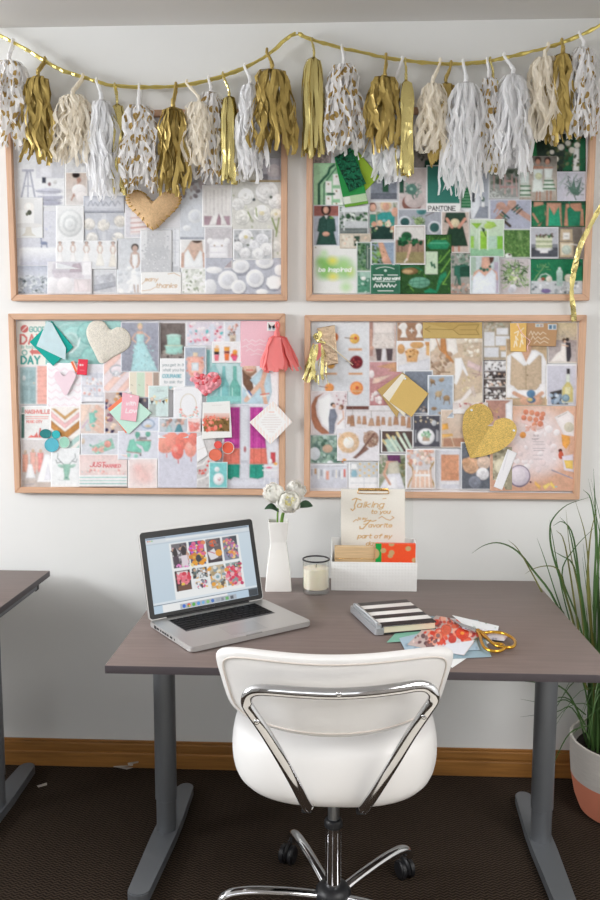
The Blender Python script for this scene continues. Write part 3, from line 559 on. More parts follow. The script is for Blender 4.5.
prints('''
photo_print|print|dark grass over a pinkish path, top left corner|313 138 331 163.5|a89a98|k 31 80 313 150 331 163 .5 1 6f6a68,8a7f7a,4f4b4a,b8a8a4
photo_print|print|pale strip with a dark palm frond above the grey house|343 140 372 172|dcdfe2|k 32 14 358 150 369 164 .8 1.3 3f5248,5a6c60;l 3f5248 1 358 152 369 165
photo_print|print|mint gabled wall with white tags hung on it|313.5 163 344 206|a5d0a5|p 8fc396 313 163 344 163 344 205 324 205 324 182 331 171 341 165;l 1e5a45 2.6 319 205 319 184 324 178 328 174 330 168 334 165;l 1e5a45 1.2 324 205 324 184 330 176 336 168;r f0efec 325.5 181 331.6 192.6;r f0efec 333 174 340 185;r f0efec 333 188.5 340 199;r f0efec 325.5 195.6 331.6 205;r f0efec 333 202.6 340 205;e 9a7a3a 328.4 184 .9 .9;e 9a7a3a 336.5 176.4 .9 .9;e 9a7a3a 336.5 191 .9 .9;e 9a7a3a 328.4 198.5 .9 .9;e 9a7a3a 336.5 203.6 .9 .9;r 2a6b50 327 192.8 335 195;r e8efe6 340 165 344 205
photo_print|print|smiling woman in a dark green belted coat|313 204.8 339.5 246|b9bfcc|g 94564f a4655c 313 205 340 216;e 3a2522 326 209.5 5 6;e d9a48c 326 210 2.6 3.4;p 2d5148 319 219 323 215.5 330 215.5 335 219 336 231 334 232 337 245 316 245 319 232 317 231;p e3e2e0 324.6 215.5 328 215.5 326.4 219;l 24433c .7 326.4 220 326.4 232;e 6d9a3e 331.6 217.6 2 1;e d9a48c 326 234 3.4 2.2;w dfe3ea .6
photo_print|print|green ivy around a porch bench|338.5 206 368.5 235|aeb4b4|r dfe3e6 340 207 368 212;b 34 40 346 213 368 222 1 2.2 3c6a42,4f7f50,2d5236,dfe6e0;r c9cdd0 344 221 368 228;r 6d7674 339 228 368 234;l e8eaec 1.2 344 207 344 230;l 868e8c .8 340 231 367 231;b 35 12 339 207 344 228 .8 1.8 426b48,2f5038;w e6e9ec .6
photo_print|print|grey house front with a dark green door|369.5 168 398 200.5|8d93a0|p 4d5058 374 180 384 169 394 180;r 838995 372 179 396 193;r 2f5c42 382.5 178 388.5 192;r eef0f2 377 177 381 183;r eef0f2 390 177 394 183;r 3c424c 378.4 178.4 380 182;r 3c424c 391.4 178.4 393 182;r 6d727e 370 193 398 200;l 59606a .7 370 194 398 194;w dfe1e6 .7
photo_print|print|laughing bridesmaids in teal with peach bouquets|368.8 201.5 398.5 240.5|b9a79e|r d6cfca 369 202 398 215;b 36 30 369 202 398 214 1.4 2.6 d9bdb0,8a9a80,c9c0b8;e 6b3a2c 372.5 207 4 4.6;e dcab94 373 207.6 3 3.6;e e0c49a 386 205.6 5.6 5;e dba68e 386 206.6 3.4 4;p 2f9a96 377 215 382 212 390 212 395 216 394 230 378 230;p 3c8f7a 369 214 376 214 376 228 369 228;e dba68e 395 212 3.4 4.6;r 24433c 371 226 393 240;f f0c8a8 380 223 3;f f5dcc4 388 224 3;f eebc9c 394 229 3.4;f e9a98e 374 224 2.4;f 8fd0d8 384 221 1.6;b 37 14 371 220 397 232 .8 1.6 5f8a56,dfe8c8,f2d2b8;w eceef0 .6
photo_print|print|terracotta fern pot on dark cloth, upper middle of the board|414 150 444 169|8f8a86|r 9a918e 416 157 430 168;p 1d4a3a 425 160 440 157 440 168 424 168;b 38 30 418 151 440 160 .8 1.8 4c5a48,6b6a5e,39463c
photo_print|print|succulent in a round wooden bowl|398.5 167.5 427 209.5|cfc2c1|r 2e5a48 398.5 170 404 193;e 8a5a4e 412 203 10 9 ;e cbbcba 414.6 200 10 8;k 39 70 405 184 419 195 .7 1.2 4e7f72,7fa598,2f5a50,9cbcae;f 5d8a7e 411.5 189 5.5 9fc0b2;l 3d6658 1 412 195 414 199;w e0dde0 .6
photo_print|print|lidded jar on a pale shelf, right of the teal colour card|460 150 472 209|d5d9dc|r dadfe2 460 150 472 186;p 2f7a4e 461 208 461 200 463 191 467 187 471 186 471 208;l 9cc7a6 .5 461.6 205 471 205;l 9cc7a6 .5 461.6 202 471 202;l 9cc7a6 .5 462 199 471 199;l 9cc7a6 .5 463 196 471 196;l 9cc7a6 .5 464 193 471 193;w e6eaec .5
paint_chip|colour card|large teal colour card with black lettering on white|426.5 165 460.5 212|f1f1f0|r 3a8577 427.3 166 459.5 203.3;t 2a2a2c .85 4.3 428.3 210.6 PANTONE
photo_print|print|pale hallway with a potted plant in an alcove|471 170 489.5 219.5|c3c8d2|p dfe3ea 472 171 480 171 480 218 472 218;r b2b8c4 480 172 488 205;p 8f95a2 474 218 480 206 488 206 488 218;e 5c7466 483 199 1.8 2.4;r e6e9ec 481.6 202 484.6 207;r 4a5058 472 190 475 202;w e3e6ea .7
photo_print|print|pink chairs around a garden table|489 168 519.5 198.5|a3a7a4|b 41 50 490 168 519 184 1.4 3 6b7a68,4f6152,8a9686;l c9a3a0 1.2 494 176 494 190;l c9a3a0 1.2 500 174 500 190;l d6b2ae 1.4 505 175 505 194;l d6b2ae 1.4 512 175 512 194;r c9a09c 505 180 512 182;r c39a98 500 186 515 188;l d2aeaa 1.1 516 178 517 196;k 42 60 490 188 510 198 .4 .8 e8ecea,5f6f60,9aa69a;w d9dcdc .6
photo_print|print|dark bouquet held between two emerald gowns|528 134 585.8 171.5|26382f|p 1d7a45 528 140 536 140 537 157 530 158;p c86a32 528 138 533 138 532 156 529 158;p 12603c 566 140 586 138 586 171 563 171;p e6e6e4 574 148 579 148 579 171 573 171;b 43 60 546 140 580 168 1 2.4 3a4a30,5a6846,22301f,6f7a52;f eceadf 561 147 3;f e6e4d8 572 150 3;f f0eee4 568 143 2.6;f e4e2d2 556 159 2.6;f efece0 577 145 2.8;f e9e6da 552 152 2
photo_print|print|three bridesmaids in white tops and green striped skirts|519.3 156 557 201.5|b9aca2|g 6c6a62 c2b8ae 519 156 557 180;g c9bfb4 b3a89c 519 180 557 201;e 3a2a26 523.5 167 3 3.4;e 3a2a26 538 160 3.4 3.6;e 3a2a26 547.5 160.4 3.4 3.6;e c08a72 538 162 2.2 2.8;e c08a72 547.5 162 2.2 2.8;r c08a72 533 166 543 169;r c08a72 543 167 553 169;p e0ebe8 520 172 529 172 529 184 520 184;p dfe9e6 533 169 543 169 542 181 534 181;p e4ecea 544 168.5 553 168.5 551.6 178 545 178;p e6eeea 533 180 542 180 544 192 532 192;p dfe8e0 545 178 552 178 555.4 190.6 543 190.6;p dfe8e0 521 183 529 183 530.4 197 519.6 197;l 2f7a44 1.5 520.6 186 530 186;l 2f7a44 1.5 520 190.6 530.4 190.6;l 2f7a44 1.5 520 195 530.4 195;l 2f7a44 1.4 544.6 180.6 553 180.6;l 2f7a44 1.5 544 184.6 554 184.6;l 2f7a44 1.5 543.4 188.6 555 188.6;f e6ecc4 538.6 176 3.4;l b27f6a 1.4 537 192 536.4 200;l b27f6a 1.4 540 192 540 200;l b27f6a 1.4 547 191 547 200;l b27f6a 1.4 551 191 550.6 200
photo_print|print|shadowy fern frond on a pale lilac ground|556.8 171.5 585.8 201.5|c9c9d6|s d6d0dc 570 195 6 6 .6;l 4a6a5c 1 576 200 571 188 568 178;k 45 46 566 176 584 196 .7 1.1 4f7264,6f9082,3f5c50;p 55776a 566 184 571 188 574 177 576 189 582 178 579 192 586 186 578 196 572 194;l 9fb2b0 .8 558 184 566 178;l 9fb2b0 .8 560 186 568 172;w dcdce6 .6
photo_print|print|clasped wrists stacked with dark bracelets|489.5 199.5 531.5 229.5|aeb2c6|l c39a8a 5.5 510 205 531 219;l b98d7c 5 497 220 509 207;e c79c8a 501 206 5 4;e c9a08e 512 203 4.4 4;l b98e7e 1.4 498 206 494 212;l b98e7e 1.4 501 208 497 214;l 3c4a42 1.7 512 210 518 205;l 2f6a60 1.5 514 212 520 207;l 54493c 1.6 516.6 214 522 209;l 6d7a52 1.5 500 214 507 220;l 2d4a48 1.8 502 212 509 218;l 4d4238 3 503 220 510 226;e 2f7c70 505 216 1.2 1.2;e 2f7c70 517 208 1.2 1.2;w d6d8e2 .6
photo_print|print|three women in emerald dresses, faces out of frame|531.3 201 585.8 227|1c6b48|r 1a4a34 531 201 586 205;p c08d72 534 202 543 202 546 214 540 226 533 226;p 1e7a50 533 207 545 204 545 220 537 226 532 226;p c08d72 547 203 561 203 562 226 546 226;p 14a078 549 206 554 215 559 206 561 226 548 226;p b98468 566 204 581 203 584 226 564 226;p 0f7a5a 567 209 570 206 575 211 581 211 580 226 568 226;l c08d72 2 533 214 538 222;l c08d72 2 582 210 583 225;l 0f7a5a 1 570 206 569 202
photo_print|print|pale teal bowls of greens and berries on a table|397.8 209 442 236.5|a9adb8|e 5c9a98 421.5 211.5 5 3.4;e 447e80 421.5 212 3.4 2.2;e cfd4da 405 222 6.4 6;e 2f5a58 405 222 4.6 4.4;e cfd4da 434.5 227.5 6.6 6.6;e 34605c 434.5 227.5 4.8 4.8;e a8bc8a 419 221 4.6 4;k 47 30 413 217 426 226 .7 1.1 6d8f52,8fae6a,4f7040;l 6a5a4a .9 426 216 434 212;e d9dce2 402 233 4 3;e 7a9a6a 419 233 4.6 3;w dcdfe4 .6
photo_print|print|hands holding a pale posy over a dark green skirt|441.3 211.5 469.5 253|c9b8ae|l dac9be .7 441 220 469 220;l dac9be .7 441 232 469 232;l dac9be .7 441 244 469 244;p 2f4a3c 446 212 465 212 467 222 462 224 450 224 444 222;p 22402f 449 226 463 226 468 246 443 247;e dfcda6 455 223 4.6 4.4;f e6d9b4 455 223 3.6;l d99a84 2.8 447 219 452 227;l d99a84 2.8 465 219 459 227;l b97a62 2 453 247 453 251;l b97a62 2 459 247 459 251;w e6e3e0 .6
photo_print|print|emerald clutch, shoes and soap arranged on palm leaves|399.8 234.5 451.5 294|2f5a2c|k 48 150 400 236 451 294 .7 1.6 4f8a34,2c5a28,6fa844,1f3f1e,3d7030;l 7fb84a .9 440 262 450 250;l 7fb84a .9 441 272 451 258;l 7fb84a .9 443 284 451 270;p 1f8a5f 427 245 433 240 446 240 450 244 447 249 430 249;l 5fc096 1 430 243 447 243;r c9ddc0 425 251.5 437.6 274;p 276b4c 430 262 432 261 433.4 266 431.4 267;p 276b4c 433 264 434.6 263 436 268 434 268.6;e 8a6a42 410 271 8 3.4;e c9a878 408 271.6 5 2;l 2f7a56 1.6 401 268 414 266 422 270;e 69a68c 419.5 282.5 10.4 5.4;l 3f7a62 .6 410 282 429 280;l 3f7a62 .6 410 285 429 284;l 3f7a62 .6 414 277.6 412 287;l 3f7a62 .6 420 277 419 288;l 3f7a62 .6 426 278 425 287;p 1f8a60 440 275 446 271 447 276 441 283 438 291 436 291 438 281;p 178c62 424 291 430 288 437 291 437 293 425 293
photo_print|print|bare legs in green ruffled skirt, white bordered|394.3 225 425.5 264.8|b7a69c|r dfdcd8 396 227 424 240;g b08a7c 8d7a5a 396 240 424 263;r 9b8f62 396 252 424 263;l 6a4a44 .7 398 240 398 252;l 6a4a44 .7 402 240 402 252;l 6a4a44 .7 418 240 418 252;e 1f5a38 406.5 236 5.4 4.4;b 49 30 398 238 422 245 1.4 2.6 1f6a40,2b7a4c,164a2e;l dcb09a 2.6 410.6 245 409 253;l dcb09a 2 409 252 407 260;l e6e0d8 1.4 407 259 404.6 262;w f1f0f0 1
photo_print|print|green cocktails in tall glasses|469.3 219 504.5 257.5|c2dcbc|g d2e2cc a9d2a8 469 219 504 257;r 93c79e 469 249 504 256;r b7d8c4 485 236 500 248;p 96cc3a 471 223 482 223 477 229;l dfeee0 .6 477 229 476 240;p a6d256 486 221 494 222 497 226 490 229;e b5d864 488 226 4 3;r a2d24a 480 231 487 249;r 8fca34 481 237 486 248;l 2f4a30 1 482 228 486 236;e 35523a 483.6 230 1.4 2;r 86c83c 497 236 503 249;r 9ad04a 470.6 236 474 248;r e9f2ea 479 229 480 250;r e9f2ea 487 229 488 250;w e9efe9 .6
photo_print|print|square of mossy lawn with a cup at its edge|503 229 531 258|55803f|b 50 200 503 229 531 258 .6 1.4 4d7838,6a944c,446c34,7aa058;s 8fae72 520 236 2 3 .6;e e9ecea 508.4 256 3.4 2.6;e 5a3c30 509.5 254.6 1.4 1;w dfe4df .6
photo_print|print|naked cake with green filling on a white stand|530 227 559 258.5|bfc1ca|r 50535c 531 247 558 257;r 7f828c 531 244 558 247;e dfe0e4 544 249 8 2.2;r e6e6e8 540 249 548 253;r c9cfae 536 236 552 248;l e9ead8 1 536 239 552 239;l 8fa077 .9 536 241.6 552 241.6;l e6e6d2 1 536 244 552 244;l 9aab7c .9 536 246 552 246;b 51 26 535 233.6 553 237 .7 1.3 2f5a36,486f42,7a5a58;w e3e4e8 .8
photo_print|print|kraft gift box holding one pale succulent|558.5 227 582.5 258.5|8f877e|r 787068 558 227 582 258;p c2ae90 560.6 229 572.4 229 572.8 241 560 241;r eceae6 563 232.6 569.6 239.4;l 8a8a8a .4 564.6 236 568 236;p cdb795 559.6 242 573.6 242 573.4 257 559.8 257;p e6ddc6 561 243.4 572 243.4 572 255 561 255;f cfdcd0 566.5 249.6 4.6;l e6e2dc 1 571 244 577 245
photo_print|print|green metal garden chair on a patio|450.8 253 470.3 294|a39f98|b 53 40 451 253 470 268 1 2 6f8a78,8aa694,b9c2bc,51685a;p 2d6a58 454 266 464 264 470 266 470 277 460 277 460 286 458 286 457 276 454 276;p 23503f 460 267 470 266 470 276 460 277;l 2d6a58 1 457 276 453 292;l 2d6a58 1 460 276 461 292;b 54 24 452 284 470 293 1 2 c9a898,b98f80,8a7a70,d6c6ba
photo_print|print|woman in white wearing a chunky green necklace|469.8 256 499.5 294|c2cfd0|r a9c2b0 470 257 476 275;r b9aec2 494 262 499 293;e 5a3a30 489 258 5 6;p d9a892 482 257 489 257 491 268 497 272 498 280 472 280 474 272 481 268;p e3e9f2 473 277 479 271 485 276 492 269 496 274 496 294 472 294;e 2f7a62 481 268.6 1.6 1.6;e 2a5f50 484 270 1.8 1.8;e 35806c 487.4 269.6 1.6 1.6;e 256050 490 266.6 1.4 1.4;w dfe4e8 .6
photo_print|print|lush green bouquet with dark trailing leaves|499.5 258 530 294|c9c0c2|k 56 150 503 262 527 286 .7 1.5 3f6a34,5c8a46,2c4a2a,7fa65a,94b878;b 57 14 508 270 520 284 1 2 a9c476,8fb066,dfe8c0;e dfe0e6 513 288 3.4 4;e c9c9d2 511 290 3 3;w e6e5e8 .7
photo_print|print|emerald table setting with bell jar and mushrooms|530.8 259 583 294|157048|r 127a50 531 260 582 284;r c9cdd2 531 281 583 294;k 58 20 535 263 550 278 .7 1.2 5f9a5a,3c7a48,86b47a;l 8ab07a .6 534 280 546 264;l bcd2ca 1 538 281 541 275 546 273.6 550 276 552 281;e c9c2c0 540.6 280 3 2;e 9a4a38 543 279 2 1.6;e dcd6cc 549 279 3 3;r a7c4bc 556.6 272 562.6 286;e b4cfc6 559.6 272.6 3 3.6;e cfdfd8 559.6 268.6 1.4 1.4;f e9e2d0 568.5 278 4;b 59 40 532 283 582 293 .7 1.8 e3e6ea,9aa2a8,b9bfc6,6f7a80;e 7a6a9a 546 291 5 2.4;e 1c4a3a 577 264 5 3
greeting_card|card|cream card with green watercolour splash and white script|313.2 245.5 356.8 293.8|ecedea|s 9fd07a 321 261 5 5 .9;s 86c65c 326 266 7 8 .9;s 7cc257 335 268 12 7 .9;s a3d67e 344 264 7 6 .8;s 9ad478 346 273 8 6 .8;s 8fce66 324 274 6 5 .8;s e6e04a 332.6 260.5 4.4 3.6 .9;s e9e254 333 276.6 4.4 3.4 .9;s d5e262 350.6 272 3 4 .6;s b4e09c 346 287 5 4.4 .8;s b9e2a2 324 253 3.4 3 .7;t ffffff .8 3.8 318.6 271.4 be_inspired .2;e b9b4a8 315.6 247.4 .8 .8;e b9b4a8 354.6 247.6 .8 .8
photo_print|print|cream porch and dark shutter, narrow strip beside the coat print|339.8 233.5 371 248.5|d3c7b6|r e3dccd 342 235 353 247;r 31503f 354 236 360 246;r c9b9a4 361 235 370 240;b 61 16 342 236 371 247 .8 1.6 c2b39e,dcd2c2,e9cdb8
photo_print|print|ivy covered doorway above the mint glass print|356.5 241.8 371 271.5|6f8f78|b 62 50 357 243 366 270 .9 2 3f6b45,5a8a58,2d5236,86a87e;r 31594e 366 244 370 269;l c9cdc2 .7 367.6 246 367.6 268;w e6e8e6 .5
photo_print|print|mint glasses and white flowers in a narrow print|356.5 271 371.3 293.8|8fb5a4|p 4f9074 358 276 370 274 370 292 358 292;r a6c9ba 360 272 370 278;e f1f2ee 363.5 278.4 2.4 1.8;b 63 14 358 280 370 293 .8 1.8 6aa68c,3f7a60,b7d6c8;w e6ebe8 .5
photo_print|print|raised hand with a leaf against pale sky|370.8 241.5 395 265|94a6bc|b 64 40 371 242 382 264 1 2.4 4c6a40,3a5434,7fa85c,64804e;s 8fc05c 379 253.6 3 3 .9;p d6a488 378 242 383 242 390 260 392 264 384 264 380 252;e dba890 386 260 4 3.4;e 8a5a44 383.6 252 .7 .7;w e3e6ea .7
greeting_card|card|dark green card with white hand lettering|371 264.3 400.3 293.8|3f7f62|r 356f56 372.6 266 398.8 292.4;l dfece4 .6 376 268.8 380 267.4 385 266.8 390 267.4 394 268.8;e cfe2d8 385.5 270.6 1.4 1.2;l e8f1ec .8 373.6 275 383 275;l e8f1ec .8 388 275 397.4 275;t f3f7f4 .8 2.6 372.6 279.6 what_you_want .2;l e8f1ec .6 376 281.4 395 281.4;l f3f7f4 .9 374 287 375.6 284 377 287 378.4 285 380 287 381.5 283.6 383 287 385 285 387 287 388.5 283.4 390 287 392 285 394 287 396 284.6;l dfece4 .8 378 290.8 393 290.8
''', 'pictures pinned on the green board', fade=.10)
